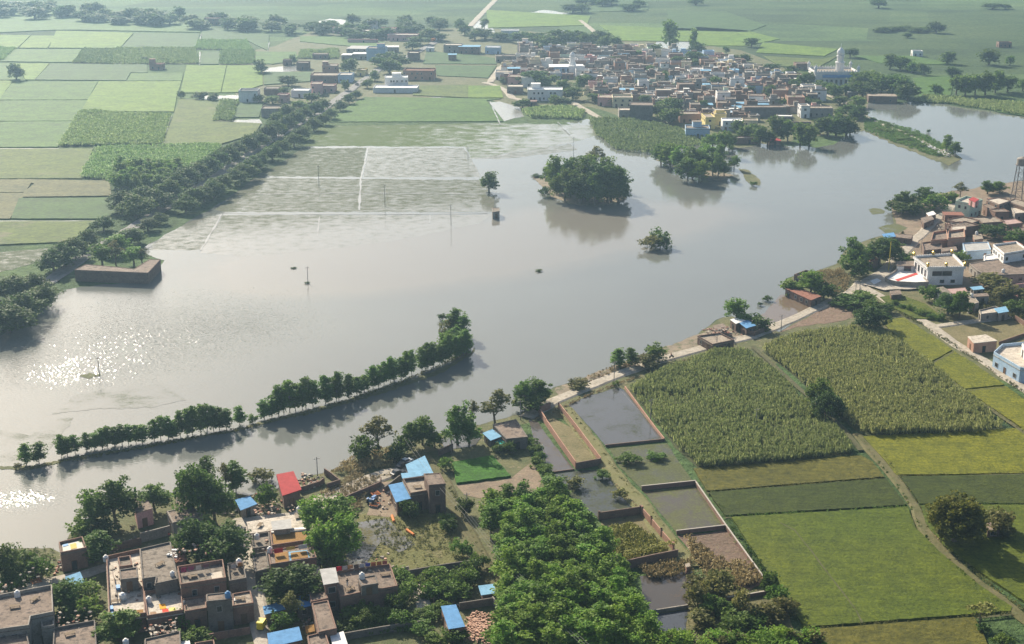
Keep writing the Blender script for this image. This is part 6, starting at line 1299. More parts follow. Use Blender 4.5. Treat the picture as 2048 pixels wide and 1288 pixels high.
# dark field hut near the mango tree
house([(1974, 1046), (1996, 1044), (2000, 1058), (1976, 1060)], 2.4, 'oldbrick', 'brown', 'dark little field hut in the mango field', par=0)
wall_run([(1855, 1050), (1868, 1072), (1878, 1080)], 0.4, 0.6, WALLM['salmon'], 'strip of stacked bricks left of the mango tree')
# --- the white shrine
GOLD = plain('gilt', (0.65, 0.45, 0.1), 0.3, 0.7); REDC = plain('red_carpet', (0.5, 0.08, 0.07), 0.8)
sh = empty('shrine', G(1870, 570)); c0 = sh.location
def loc(x, y, z): p = G(x, y, z); return (p.x - c0.x, p.y - c0.y)
Lp = ccw([loc(x, y, 6.4) for x, y in [(1829, 516), (1903, 511), (1928, 536), (1856, 537)]])
mb = MB(); mb.prism(Lp, -0.3, 6.2, WALLM['white'], top=False); mb.build('wall', sh)
mb = MB(); mb.prism(offset(Lp, 0.5), 6.2, 6.4, WALLM['white'], mtop=ROOFM['tan'], bottom=True); mb.build('roof', sh)
mb = MB(); ring(mb, offset(Lp, 0.45), offset(Lp, 0.15), 6.4, 7.1, WALLM['white'])
Q_ = offset(Lp, 0.46)
for i in range(4):
    a, b = Vector(Q_[i]), Vector(Q_[(i + 1) % 4]); k = int((b - a).length / 0.7)
    for j in range(k):
        c = a.lerp(b, (j + .5) / k); mb.box((c.x, c.y, 7.1), (0.28, 0.28, 0.28), WALLM['white'])
mb.build('parapet', sh)
for (x, y) in offset(Lp, 0.2) + [tuple(Vector(Lp[0]).lerp(Vector(Lp[1]), .5)), tuple(Vector(Lp[2]).lerp(Vector(Lp[3]), .5))]:
    mb = MB(); mb.lathe([(0.42, 7.1), (0.5, 7.5), (0.62, 7.9), (0.5, 8.35), (0.18, 8.65), (0.05, 9.1)], (x, y, 0), GOLD, 10); mb.build('gilt_dome', sh)
fr_ = sorted(range(4), key=lambda i: (Lp[i][1] + Lp[(i + 1) % 4][1]))[0]; a_, b_ = Lp[fr_], Lp[(fr_ + 1) % 4]
for t_ in (0.27, 0.54): opening(sh, 'window', a_, b_, t_, 3.6, 3.6, 1.7, (FRAME, GLASS), 0.06)
for t_ in (0.42, 0.72): opening(sh, 'window', a_, b_, t_, 1.5, 0.9, 1.1, (FRAME, GLASS), 0.06)
lf = (fr_ + 3) % 4; a_, b_ = Lp[lf], Lp[(lf + 1) % 4]
for t_ in (0.15, 0.38, 0.62, 0.85): opening(sh, 'arch', a_, b_, t_, 1.7, 2.7, 2.6, (WALLM['white'], GLASS), 0.08)
pf = ccw([loc(x, y, 1.6) for x, y in [(1770, 557), (1786, 547), (1795, 540), (1826, 537), (1854, 562), (1857, 567), (1830, 568), (1792, 566), (1776, 562)]])
mb = MB(); mb.prism(pf, -0.3, 1.5, WALLM['grey'], mtop=ROOFM['white']); mb.build('platform', sh)
mb = MB(); ring(mb, offset(pf, 0.05), offset(pf, -0.25), 1.5, 2.3, WALLM['grey']); mb.build('platform_wall', sh)
cp = [loc(x, y, 1.6) for x, y in [(1790, 559), (1838, 543), (1843, 546), (1796, 562)]]; mb = MB(); mb.prism(ccw(cp), 1.515, 1.56, REDC); mb.build('carpet', sh)
gl_ = [loc(x, y, 3.6) for x, y in [(1793, 523), (1829, 522), (1829, 531), (1795, 531)]]; gl_ = ccw(gl_)
mb = MB(); mb.prism(gl_, -0.3, 3.4, WALLM['white'], top=False); mb.prism(offset(gl_, 0.3), 3.4, 3.6, ROOFM['brown'], bottom=True); mb.build('gallery', sh)
opening(sh, 'door', *sorted([gl_[i] for i in range(4)], key=lambda p: p[1])[:2] if sorted(gl_, key=lambda p: p[1])[0][0] < sorted(gl_, key=lambda p: p[1])[1][0] else sorted(gl_, key=lambda p: p[1])[:2][::-1], 0.6, 2.6, 1.6, 1.6, (FRAME, GLASS))
tag(sh, 'white shrine with gilt roof knobs, arcade and red carpet on its platform', 'shrine')
flat('gate_ramp', [(1740, 562), (1754, 557), (1763, 562), (1748, 569)], 0.75, ROOFM['white'], 'two white metal ramps lying before the shrine wall', 'ramp', 0.1)
# domed shrine of the far village
ds = empty('domed_shrine', G(1672, 172)); mb = MB()
mb.prism(ccw([(-15, 0), (15, 0), (15, 24), (-15, 24)]), -.3, 6.5, WALLM['white'], top=False); mb.build('wall', ds)
mb = MB(); mb.prism([(-15.6, -0.6), (15.6, -0.6), (15.6, 24.6), (-15.6, 24.6)], 6.5, 6.8, WALLM['white'], mtop=ROOFM['tan'], bottom=True); mb.build('roof', ds)
mb = MB(); ring(mb, [(-15.3, -.3), (15.3, -.3), (15.3, 24.3), (-15.3, 24.3)], [(-15, 0), (15, 0), (15, 24), (-15, 24)], 6.8, 7.8, WALLM['white'])
for i in range(16):
    for y in (-.15, 24.15): mb.box((-15 + 2 * i, y, 7.8), (0.8, 0.3, 0.7), WALLM['white'])
mb.build('parapet', ds)
for i in range(9): opening(ds, 'arch', (-15, 0), (15, 0), (i + .5) / 9, 1.6, 0.8, 2.6, (WALLM['white'], GLASS), 0.1)
mb = MB(); mb.prism(ccw([(-10, -1.6), (14, -1.6), (14, -0.05), (-10, -0.05)]), 4.6, 5.9, plain('blue_canopy', (0.12, 0.3, 0.62)), bottom=True); mb.build('canopy', ds)
for x, y in ((-15, 0), (15, 0), (15, 24), (-15, 24)):
    mb = MB(); mb.lathe([(1.0, 6.8), (1.0, 9.2), (1.4, 9.3), (1.2, 10.0), (0.3, 10.9), (.05, 11.8)], (x, y, 0), WALLM['white'], 8); mb.build('kiosk', ds)
mb = MB(); mb.lathe([(3.0, 6.8), (3.0, 11.0), (3.6, 11.1), (3.6, 11.6), (2.5, 11.7), (2.5, 14.5), (3.0, 14.6), (3.0, 15.0), (2.3, 15.1)], (5, 14, 0), WALLM['white'], 12); mb.build('tower', ds)
mb = MB(); mb.lathe([(2.1, 15.0), (2.7, 15.8), (2.8, 16.8), (2.3, 17.9), (1.2, 18.8), (0.35, 19.4), (0.12, 20.4), (0.03, 21.6)], (5, 14, 0), WALLM['white'], 14); mb.build('dome', ds)
tag(ds, 'white domed shrine with a blue canopy among trees at right', 'shrine')
ds.scale = (1, 1, 1.3)
ds2 = empty('temple', G(1137, 152)); mb = MB()
mb.prism([(-14, 0), (11, 0), (11, 14), (-14, 14)], -.3, 6.5, WALLM['blue'], top=False); mb.build('wall', ds2)
mb = MB(); mb.prism([(-14.3, -.3), (11.3, -.3), (11.3, 14.3), (-14.3, 14.3)], 6.5, 6.8, WALLM['white'], bottom=True); mb.build('roof', ds2)
for i in range(4): opening(ds2, 'window', (-14, 0), (2, 0), (i + .5) / 4, 2.0, 3.2, 2.2, (WALLM['blue'], GLASS), 0.1)
mb = MB(); mb.prism([(0, -2), (12, -2), (12, -.05), (0, -.05)], -.3, 7.6, WALLM['white']); mb.build('porch', ds2)
mb = MB(); mb.lathe([(2.6, 6.8), (2.6, 9.0), (2.1, 9.1), (2.1, 13.0), (2.5, 13.1), (2.5, 13.5), (1.7, 13.6)], (3, 6, 0), WALLM['white'], 10)
mb.build('tower', ds2)
mb = MB(); mb.lathe([(1.7, 13.5), (2.1, 14.2), (2.1, 15.1), (1.5, 16.0), (0.4, 16.9), (0.1, 18.0)], (3, 6, 0), WALLM['white'], 12); mb.build('dome', ds2)
tag(ds2, 'pale blue temple with a slim white domed tower inside the far village', 'temple')
# walled flooded enclosure, drowned hut
enc = house([(149, 540), (172, 529), (232, 534), (268, 538), (299, 519), (321, 519), (296, 546)], 4.3, 'oldbrick', 'brown', 'long brown flat roofed building standing in flood water', par=0.12, over=0.1, openings=0, name='farm_building', cat='building')
house([(984, 416), (999, 416), (999, 423), (985, 425)], 3.0, 'grey', 'grey', 'small hut drowned to its waist near the lone tree', par=0.2, openings=0.4, name='pump_house', cat='hut')
# --- far hamlets: front foot pixel, width px, depth m, height m
for a in [
 (790, 186, 88, 14, 3.0, 'white', 'white', 'long white compound wall of the farmhouse', dict(openings=0.2, par=0.6)), (793, 178, 46, 10, 7.5, 'white', 'white', 'white three-storey farmhouse behind its compound wall', dict(mumty=(0, 2, 6, 5, 2.6), openings=1.4)),
 (837, 160, 62, 14, 6.0, 'salmon', 'rusttin', 'unfinished red brick house with bare pillars', dict(par=0.9)), (752, 122, 38, 14, 9.5, 'blue', 'grey', 'tall sky blue mill building', dict(openings=0.4, mumty=(3, 4, 6, 6, 3))),
 (713, 112, 40, 20, 6.0, 'grey', 'greytin', 'grey shed roof behind the mill, upper one', dict(sheet_roof=True)), (722, 119, 32, 10, 4.5, 'grey', 'white', 'white roofed shed left of the mill', dict(par=0)), (693, 120, 20, 10, 4, 'grey', 'white', 'small white roofed shed at the far left of the mill', dict(par=0)), (784, 106, 26, 10, 5.0, 'grey', 'white', 'white roofed open shed right of the mill', dict(sheet_roof=True)),
 (648, 165, 54, 16, 4.5, 'brick', 'tan', 'long brick compound beside the road trees', dict(par=0.6)), (660, 150, 30, 10, 6.5, 'salmon', 'pale', 'orange painted house in the brick compound', dict(mumty=(-4, 3, 4, 4, 2.5))), (690, 165, 28, 12, 5.0, 'blue', 'pale', 'pale blue house at the right of the brick compound', {}), (722, 152, 18, 10, 4.0, 'yellow', 'tan', 'yellow walled shop by the road', {}),
 (605, 140, 24, 10, 5.0, 'oldbrick', 'brown', 'dark block left of the brick compound', dict(openings=0.3)), (574, 131, 16, 6, 4.0, 'brick', 'pale', 'small brick shed behind the flooded patch', {}), (640, 118, 30, 8, 3.5, 'brick', 'pale', 'low walled yard with white roof strips', dict(par=0.5)),
 (497, 205, 38, 10, 7.0, 'white', 'grey', 'white two-storey farmhouse among the rice plots', dict(par=0.9)), (543, 190, 30, 8, 4.0, 'oldbrick', 'pale', 'pale roofed byre right of the farmhouse', {}), (545, 235, 44, 12, 5.0, 'grey', 'grey', 'grey farm block at the edge of the road trees', dict(openings=0.4)), (565, 205, 20, 8, 4.5, 'pink', 'brown', 'low red walled rooms by the road trees', {}),
 (600, 195, 36, 10, 4.2, 'white', 'white', 'white bungalow beside the pink house', {}), (633, 190, 22, 12, 7.0, 'pink', 'pink' if False else 'tan', 'tall pink stair block of the pink house', {}), (652, 185, 32, 10, 4.2, 'pink', 'tan', 'long pink bungalow by the road', {}),
 (312, 140, 26, 8, 4.0, 'salmon', 'rusttin', 'red field hut with a short tower among rice plots', dict(mumty=(-4, 2, 4, 4, 3.5))), (422, 202, 16, 5, 2.0, 'grey', 'white', 'low white pump shed in the rice plots', dict(openings=0.3, par=0)),
 (423, 50, 30, 10, 6, 'brick', 'tan', 'brick farm block in the hazy tree belt', {}), (262, 43, 24, 8, 5, 'grey', 'white', 'grey farm block far in the tree belt', {}), (30, 14, 20, 8, 5, 'white', 'white', 'white farm buildings at the far left edge', {}),
 (730, 74, 40, 14, 5, 'brick', 'pale', 'hazy brick houses of the upper hamlet, left one', {}), (775, 72, 30, 14, 6, 'pink', 'pinktin', 'pinkish roofed house of the upper hamlet', {}), (805, 82, 60, 12, 5, 'pink', 'pale', 'long pale brick wall house of the upper hamlet', {}), (822, 64, 22, 10, 5, 'grey', 'white', 'white roofed house of the upper hamlet', {}), (745, 60, 20, 10, 8, 'white', 'pale', 'slim white house of the upper hamlet', {}), (672, 67, 14, 8, 5, 'pink', 'white', 'small white topped house left in the upper hamlet', {}), (700, 70, 22, 10, 5, 'brick', 'tan', 'brick house left in the upper hamlet', {}), (725, 86, 60, 4, 2.5, 'pink', 'pale', 'low pale wall below the upper hamlet', dict(openings=0.1)),
 (905, 106, 36, 12, 6, 'grey', 'pale', 'grey shop house right of the junction', {}), (938, 108, 42, 12, 6, 'brick', 'skytin', 'brick shop row under a long blue roof', dict(sheet_roof=True)), (826, 122, 22, 10, 6, 'brick', 'pale', 'brick house beside the road junction', {}), (905, 122, 16, 8, 5, 'brick', 'skytin', 'small house with a blue roof in the rice strip', dict(sheet_roof=True)), (860, 104, 16, 8, 3, 'white', 'white', 'small white sheds beside the junction', {}),
 (1020, 80, 36, 10, 8, 'white', 'white', 'white two-storey house above the far village', dict(openings=1.2)), (985, 108, 30, 10, 5, 'blue', 'white', 'turquoise walled house at the left of the far village', {}), (1012, 125, 40, 12, 4.5, 'grey', 'grey', 'grey walled yard at the left of the far village', {}), (1050, 104, 30, 12, 7, 'white', 'tan', 'white house on the village rise', dict(mumty=(0, 3, 5, 5, 3))),
 (1090, 202, 70, 12, 7.0, 'white', 'white', 'large white villa above the reed bed', dict(openings=1.4, mumty=(-6, 5, 6, 5, 3))), (1030, 188, 32, 12, 4.5, 'dark', 'pale', 'dark walled yard house beside the lane corner', {}), (1063, 212, 22, 8, 2.5, 'brick', 'pinktin', 'round roofed brick bin before the white villa', {}),
 (1008, 160, 34, 14, 5, 'white', 'tan', 'white lane house at the left of the far village', dict(openings=1.2)), (1030, 172, 30, 12, 6, 'pink', 'tan', 'pink house behind the lane corner', {}),
 (1255, 238, 34, 10, 5.0, 'grey', 'pale', 'grey house at the reed edge, lower half', {}), (1282, 240, 46, 14, 8.5, 'dark', 'brown', 'tall dark gabled house at the reed edge', dict(openings=0)), (1245, 215, 40, 14, 5.5, 'cream', 'tan', 'cream house with a balustrade behind the dark gable', dict(par=1.0)), (1210, 212, 30, 14, 5, 'pink', 'tan', 'pink walled house at the village corner', {}),
 (1395, 276, 48, 12, 5.0, 'blue', 'grey', 'pale blue house standing at the water edge', dict(mumty=(0, 3, 5, 5, 3))), (1420, 258, 20, 14, 6.5, 'yellow', 'tan', 'yellow washed house on the village street', {}), (1440, 250, 24, 10, 6, 'yellow', 'pale', 'yellow house with a stepped gable', dict(mumty=(0, 2, 5, 3, 2))), (1465, 262, 40, 10, 5.5, 'white', 'white', 'white terrace house beside the shore trees', {}), (1380, 246, 40, 10, 5, 'salmon', 'tan', 'brick house above the blue waterside house', {}),
 (1530, 234, 84, 10, 5.5, 'dark', 'brown', 'long dark house near the village shore', dict(openings=0)), (1610, 236, 18, 9, 7, 'white', 'grey', 'narrow white gable house near the shore', {}), (1640, 234, 50, 10, 5, 'grey', 'tan', 'grey house with a broad tan roof by the shore', {}), (1592, 218, 34, 12, 7, 'salmon', 'brown', 'tall salmon brick house with bare walls', dict(openings=0.3)), (1560, 200, 30, 12, 6, 'salmon', 'grey', 'brick house with a blue front room', {}), (1500, 254, 30, 8, 3.5, 'cream', 'tan', 'small cream house in the shore garden', {}), (1570, 244, 30, 8, 3, 'dark', 'white', 'white roofed low block by the shore', {}), (1600, 252, 44, 1, 2.5, 'dark', 'brown', 'dark garden wall by the shore', dict(openings=0, par=0)),
 (1550, 290, 22, 8, 2.5, 'brick', 'redtin', 'red and tan roofed hut at the village waterline', dict(sheet_roof=True)), (1490, 288, 60, 5, 3.0, 'brick', 'pale', 'long brick byre at the village waterline', {}),
 (1705, 196, 20, 8, 4, 'dark', 'white', 'white roofed byre behind the embankment trees', dict(par=0)), (1765, 206, 56, 10, 4.5, 'oldbrick', 'tan', 'long brown barn at the head of the right bay', dict(par=0, openings=0.4)), (1604, 140, 24, 9, 4.5, 'brick', 'tan', 'brick box house left of the domed shrine', {}),
 (1835, 113, 20, 6, 4, 'white', 'white', 'lone white hut in the far right fields', {}), (2010, 95, 26, 6, 4, 'brick', 'pale', 'lone brick hut at the far right', {}), (1345, 90, 16, 6, 3, 'grey', 'white', 'pale shed beside the far pool', {})]:
    block(*a[:7], a[7], rot=RT.uniform(-.12, .06), **a[8])
# --- the crowded far village: rows of flat roofed houses round the streets
VREG = [(1000, 168), (1012, 128), (1040, 105), (1100, 98), (1290, 104), (1400, 112), (1480, 122), (1545, 150), (1585, 165), (1635, 196), (1655, 228), (1560, 236), (1470, 246), (1432, 258), (1350, 246), (1300, 206), (1240, 198), (1200, 205), (1172, 196), (1185, 168), (1165, 160), (1100, 160), (1060, 180)]
TAKEN = [(o.location.x, o.location.y) for o in bpy.data.objects if o.type == 'EMPTY' and o.get('group') == 'far village buildings' or o.get('category') in ('temple', 'shrine')]
Vw = [tuple(G(x, y)[:2]) for x, y in VREG]
rv = random.Random(21)
y0 = min(p[1] for p in Vw); y1 = max(p[1] for p in Vw); x0 = min(p[0] for p in Vw); x1 = max(p[0] for p in Vw)
yy = y0 + 6; cnt = 0; far_mass = MB()
ST = [(1380, 255), (1440, 215), (1470, 200)]
while yy < y1 - 4:
    dep = rv.uniform(8.5, 11.5); xx = x0 + rv.uniform(0, 6)
    while xx < x1:
        w = rv.uniform(6, 11)
        cx_, cy_ = xx + w / 2, yy + rv.uniform(-1.5, 1.5)
        if inside(cx_, cy_, Vw) and all(abs(cx_ - a) > (w / 2 + 8) or abs(cy_ - b) > 9 for a, b in TAKEN) and rv.random() < 0.93:
            two = rv.random() < 0.34; h = rv.uniform(5.4, 7.2) if two else rv.uniform(3.0, 4.0)
            wall = rv.choices(['brick', 'oldbrick', 'grey', 'white', 'cream', 'pink', 'blue', 'salmon', 'green'], [15, 20, 27, 18, 6, 3, 6, 4, 1])[0]
            roof = rv.choices(['tan', 'brown', 'grey', 'pale', 'skytin', 'white'], [22, 32, 26, 9, 5, 6])[0]
            d = dep * rv.uniform(0.72, 0.94); a = rv.uniform(-.13, .07)
            c, s = math.cos(a), math.sin(a)
            P = [(cx_ + x * c - y * s, cy_ + x * s + y * c) for x, y in ((-w / 2, -d / 2), (w / 2, -d / 2), (w / 2, d / 2), (-w / 2, d / 2))]
            mum = (rv.uniform(-w / 4, w / 4), rv.uniform(0, d / 4), rv.uniform(2.4, 4), rv.uniform(2.4, 3.5), rv.uniform(2, 2.6)) if rv.random() < 0.4 and roof != 'skytin' else None
            if cnt >= 240:
                far_mass.prism(ccw(P), -.3, h, WALLM[wall], top=False); far_mass.prism(offset(ccw(P), .12), h, h + .16, ROOFM[roof], bottom=True)
                pp = ccw(P); ring(far_mass, offset(pp, .02), offset(pp, -.2), h + .161, h + .8, WALLM[wall])
                if mum: far_mass.box((cx_ + mum[0], cy_ + mum[1], h + .17), (mum[2], mum[3], mum[4]), WALLM[wall], a, bottom=False)
                for t_ in (.2, .5, .8):
                    q_ = Vector(P[0]).lerp(Vector(P[1]), t_); far_mass.box((q_.x, q_.y, 1.0), (.9, .12, 1.1), GLASS, a)
                xx += w + rv.uniform(0.3, 2.2); continue
            o = house_w(P, h, wall, roof, cat='house', par=rv.choice((0.4, 0.7, 0.9)), sheet_roof=roof == 'skytin', openings=0.45, rnd=rv, mumty=mum, group='crowded houses of the far village', name='house', parw=rv.choice((wall, wall, 'brick', 'grey')))
            cnt += 1
            wn_ = {'brick': 'brick', 'oldbrick': 'dark brick', 'grey': 'grey', 'white': 'white', 'cream': 'cream', 'pink': 'pink', 'blue': 'pale blue', 'salmon': 'salmon brick', 'green': 'pale green'}[wall]
            rn_ = {'tan': 'tan roof', 'brown': 'brown roof', 'grey': 'grey roof', 'pale': 'pale roof', 'skytin': 'blue sheet roof', 'white': 'white roof'}[roof]
            qx, qy = PX((cx_, cy_, 0))
            pl = ('in the upper rows' if qy < 132 else 'in the middle rows' if qy < 170 else 'in the lower rows') + (' left of the temple' if qx < 1115 else ' right of the temple' if qx < 1290 else ' of the village centre' if qx < 1450 else ' towards the domed shrine')
            PENDING.append((o, ('tall ' if two else 'low ') + wn_ + ' house, ' + rn_ + (' and stair room' if mum else ''), pl))
            if rv.random() < 0.3:
                tk = rv.choice((M.setdefault('tank_white', plain('tank_white', (0.72, 0.71, 0.68), 0.5)), M.setdefault('tank_black', plain('tank_black', (0.05, 0.05, 0.05), 0.5))))
                mb = MB(); mb.lathe([(0.65, 0), (0.65, 1.2), (0.3, 1.45)], (0, 0, 0), tk, 8)
                tt = mb.build('water_tank', None, (cx_ + rv.uniform(-w / 3, w / 3), cy_ - d * 0.3, h + 0.001)); tag(tt, None, 'water tank', 'water tanks of the far village')
                PENDING.append((tt, 'small ' + ('white' if 'white' in tk.name else 'black') + ' water tank', pl))
        xx += w + rv.uniform(0.3, 2.2)
    yy += dep + rv.choice((0.6, 1.2, 4.0))
if far_mass.v: tag(far_mass.build('house_cluster'), 'farthest rows of small flat roofed houses in the far village', 'houses', None, 'stuff')
for x, y in [(1280, 178), (1300, 150), (1390, 140), (1430, 175), (1500, 190), (1355, 180), (1250, 165), (1465, 150), (1540, 195), (1085, 122), (1230, 130), (1410, 220), (1580, 215), (1200, 180), (1330, 165)]:
    tree('far_tree', x, y, h=RT.uniform(6, 8.5), w=RT.uniform(5, 8), place='rising between the far village houses')
# filler houses of the right village

RREG = [(1895, 430), (1960, 412), (2150, 405), (2260, 560), (2060, 572), (2010, 482), (1930, 476)]
TK = [(o.location.x, o.location.y) for o in bpy.data.objects if o.type == 'EMPTY' and o.get('group') == 'village buildings near the lake']
rr_ = random.Random(8); Rw = [tuple(G(x, y)[:2]) for x, y in RREG]
k_ = 0
for _ in range(500):
    x, y = rr_.uniform(1895, 2240), rr_.uniform(402, 560)
    p = G(x, y)
    if not inside(p.x, p.y, Rw) or any(abs(p.x - a) < 8.5 and abs(p.y - b) < 9.5 for a, b in TK): continue
    TK.append((p.x, p.y)); w, d, a = rr_.uniform(5, 8), rr_.uniform(5.5, 8.5), rr_.uniform(-.3, .3); c, s = math.cos(a), math.sin(a)
    P = [(p.x + u * c - v * s, p.y + u * s + v * c) for u, v in ((-w / 2, -d / 2), (w / 2, -d / 2), (w / 2, d / 2), (-w / 2, d / 2))]
    wl, rf = rr_.choice((('brick', 'brown'), ('oldbrick', 'tan'), ('salmon', 'brown'), ('brick', 'pale'), ('grey', 'tan'), ('brick', 'rusttin')))
    o = house_w(P, rr_.uniform(2.8, 4.2), wl, rf, name='house', par=rr_.choice((0.3, 0.6)), sheet_roof=rf == 'rusttin', rnd=rr_, group='small brick houses of the right village')
    PENDING.append((o, {'brick': 'brick', 'oldbrick': 'dark brick', 'salmon': 'salmon brick', 'grey': 'grey'}[wl] + ' house with a ' + {'brown': 'brown', 'tan': 'tan', 'pale': 'pale', 'rusttin': 'rusty'}[rf] + ' roof', 'among the right village lanes'))
def cot(px, py, z, rz, label, c=(0.2, 0.15, 0.1)):
    o = empty('cot', G(px, py, z), rz); mm = plain('cot_webbing', c)
    mb = MB(); mb.box((0, 0, .42), (1.9, .95, .06), mm); mb.build('bed', o)
    for x in (-.9, .9):
        for y in (-.42, .42): mb = MB(); mb.box((x, y, 0.01), (.07, .07, .5), WOOD); mb.build('leg', o)
    return tag(o, label, 'cot', 'string cots')
for a in [(30, 1215, 6.32, .3, 'string cot on the big grey roof at left'), (70, 1200, 6.32, 1.2, 'string cot near the rear edge of the big grey roof'), (232, 1205, 3.42, .2, 'string cot on the brick walled terrace'), (320, 1130, 6.22, 1.0, 'string cot on the broad grey roof', ), (385, 1155, 6.22, .4, 'string cot on the smooth grey roof'), (700, 1180, 4.22, .9, 'string cot on the laundry roof'), (770, 1150, 4.22, .2, 'string cot by the washing on the laundry roof'), (520, 1052, 3.22, 1.4, 'string cot on the pale terrace by the lane'), (835, 975, 4.32, .3, 'string cot on the tan tower house terrace'), (140, 1270, 4.02, .5, 'string cot on the brown roof at the bottom'), (480, 1200, 4.22, .1, 'string cot on the tan roof by the lane')]: cot(*a)
for i, (poly, n, z, lab) in enumerate([([(0, 1210), (100, 1182), (100, 1225), (10, 1250)], 22, 6.32, 'small clutter on the big grey roof at left'), ([(222, 1160), (285, 1150), (288, 1230), (225, 1235)], 34, 3.42, 'household clutter on the brick walled terrace'), ([(296, 1200), (360, 1190), (362, 1222), (300, 1230)], 30, 3.62, 'pots and clutter on the cloth strewn terrace'),
      ([(365, 1145), (440, 1132), (446, 1158), (368, 1170)], 18, 6.22, 'small clutter on the smooth grey roof'), ([(690, 1150), (785, 1138), (790, 1172), (700, 1186)], 34, 4.22, 'clutter strewn over the laundry roof'), ([(500, 1046), (600, 1032), (606, 1048), (505, 1062)], 26, 3.22, 'clutter on the pale terrace by the lane'), ([(600, 1215), (622, 1212), (640, 1262), (605, 1262)], 40, 0.15, 'yard rubbish between the blue roofs'), ([(508, 1110), (535, 1106), (538, 1136), (512, 1142)], 16, 3.02, 'clutter on the dark courtyard room'),
      ([(112, 1264), (188, 1250), (190, 1290), (112, 1300)], 24, 4.02, 'clutter on the brown roof at the bottom'), ([(292, 1284), (356, 1268), (358, 1296), (294, 1306)], 60, 3.42, 'rubble on the roof below the bright cloths'), ([(440, 1030), (560, 985), (600, 1010), (500, 1040)], 80, 0.2, 'stones littering the yard by the kiosk'), ([(830, 1215), (870, 1205), (930, 1200), (940, 1215)], 30, 0.1, 'litter in the orchard corner'), ([(740, 1000), (790, 965), (800, 1000), (760, 1030)], 50, 0.12, 'farm litter in the rutted bare yard'),
      ([(1900, 400), (2048, 395), (2048, 480), (1930, 470)], 170, 0.2, 'rubbish in the lanes of the right village'), ([(1870, 470), (1930, 462), (1930, 478), (1870, 482)], 60, 4.2, 'loose bricks on the unfinished houses'), ([(1402, 674), (1460, 668), (1455, 682), (1420, 688)], 70, 2.62, 'rubble heaped in the roofless shore hut')]):
    scatter(poly, n, 0.55, TR, 'rubble', lab, 60 + i, z)

def washing(a, b, z, cols, label):
    p0, p1 = G(*a, z), G(*b, z); t = empty('washing_line', p0); d = p1 - p0; k = len(cols)
    for q in (Vector((0, 0, 0)), d): mb = MB(); mb.tube([q, q + Vector((0, 0, 1.7))], 0.04, WOOD, 5); mb.build('post', t)
    mb = MB(); mb.tube([(0, 0, 1.65), d * .5 + Vector((0, 0, 1.5)), d + Vector((0, 0, 1.65))], 0.015, STEEL, 4); mb.build('rope', t)
    for i, c in enumerate(cols):
        u, v = d * ((i + .15) / k), d * ((i + .85) / k)
        mb = MB(); mb.prism(ccw([(u.x, u.y), (v.x, v.y), (v.x + .03, v.y + .06), (u.x + .03, u.y + .06)]), .5 + .25 * (i % 2), 1.52, M.setdefault('w%s' % (c,), plain('washing_cloth', c)), bottom=True); mb.build('cloth', t)
    return tag(t, label, 'washing line', 'washing lines')
washing((226, 1150), (232, 1200), 3.42, [(.4, .05, .08), (.5, .3, .1), (.1, .1, .3)], 'dark washing hung along the brick walled terrace')
washing((360, 1150), (420, 1140), 6.22, [(.35, .04, .1), (.3, .08, .15), (.5, .45, .4), (.15, .08, .1)], 'maroon washing on the smooth grey roof')
washing((460, 1142), (488, 1138), 4.62, [(.6, .5, .45), (.5, .2, .05)], 'two cloths drying on the dark annex by the lane')
washing((545, 1112), (618, 1100), 4.62, [(.5, .04, .05), (.55, .4, .1), (.5, .5, .5)], 'red and yellow washing above the two mat roof')
def ladder(px, py, z, h, rz, label):
    o = empty('ladder', G(px, py, z), rz)
    for x in (-.22, .22): mb = MB(); mb.tube([(x, 0, 0), (x, .7, h)], .04, WOOD, 5); mb.build('rail', o)
    mb = MB()
    for i in range(int(h / .35)): t = (i + .5) * .35 / h; mb.tube([(-.22, .7 * t, h * t), (.22, .7 * t, h * t)], .025, WOOD, 4)
    mb.build('rungs', o)
    return tag(o, label, 'ladder', 'bamboo ladders')
ladder(268, 1160, 3.42, 3.2, 0.2, 'bamboo ladder leaning on the dark upper room'); ladder(440, 1206, 4.2, 2.8, .1, 'bamboo ladder against the tall dark block'); ladder(676, 1165, 4.22, 2.6, -.6, 'bamboo ladder beside the grey sheet roofed room')
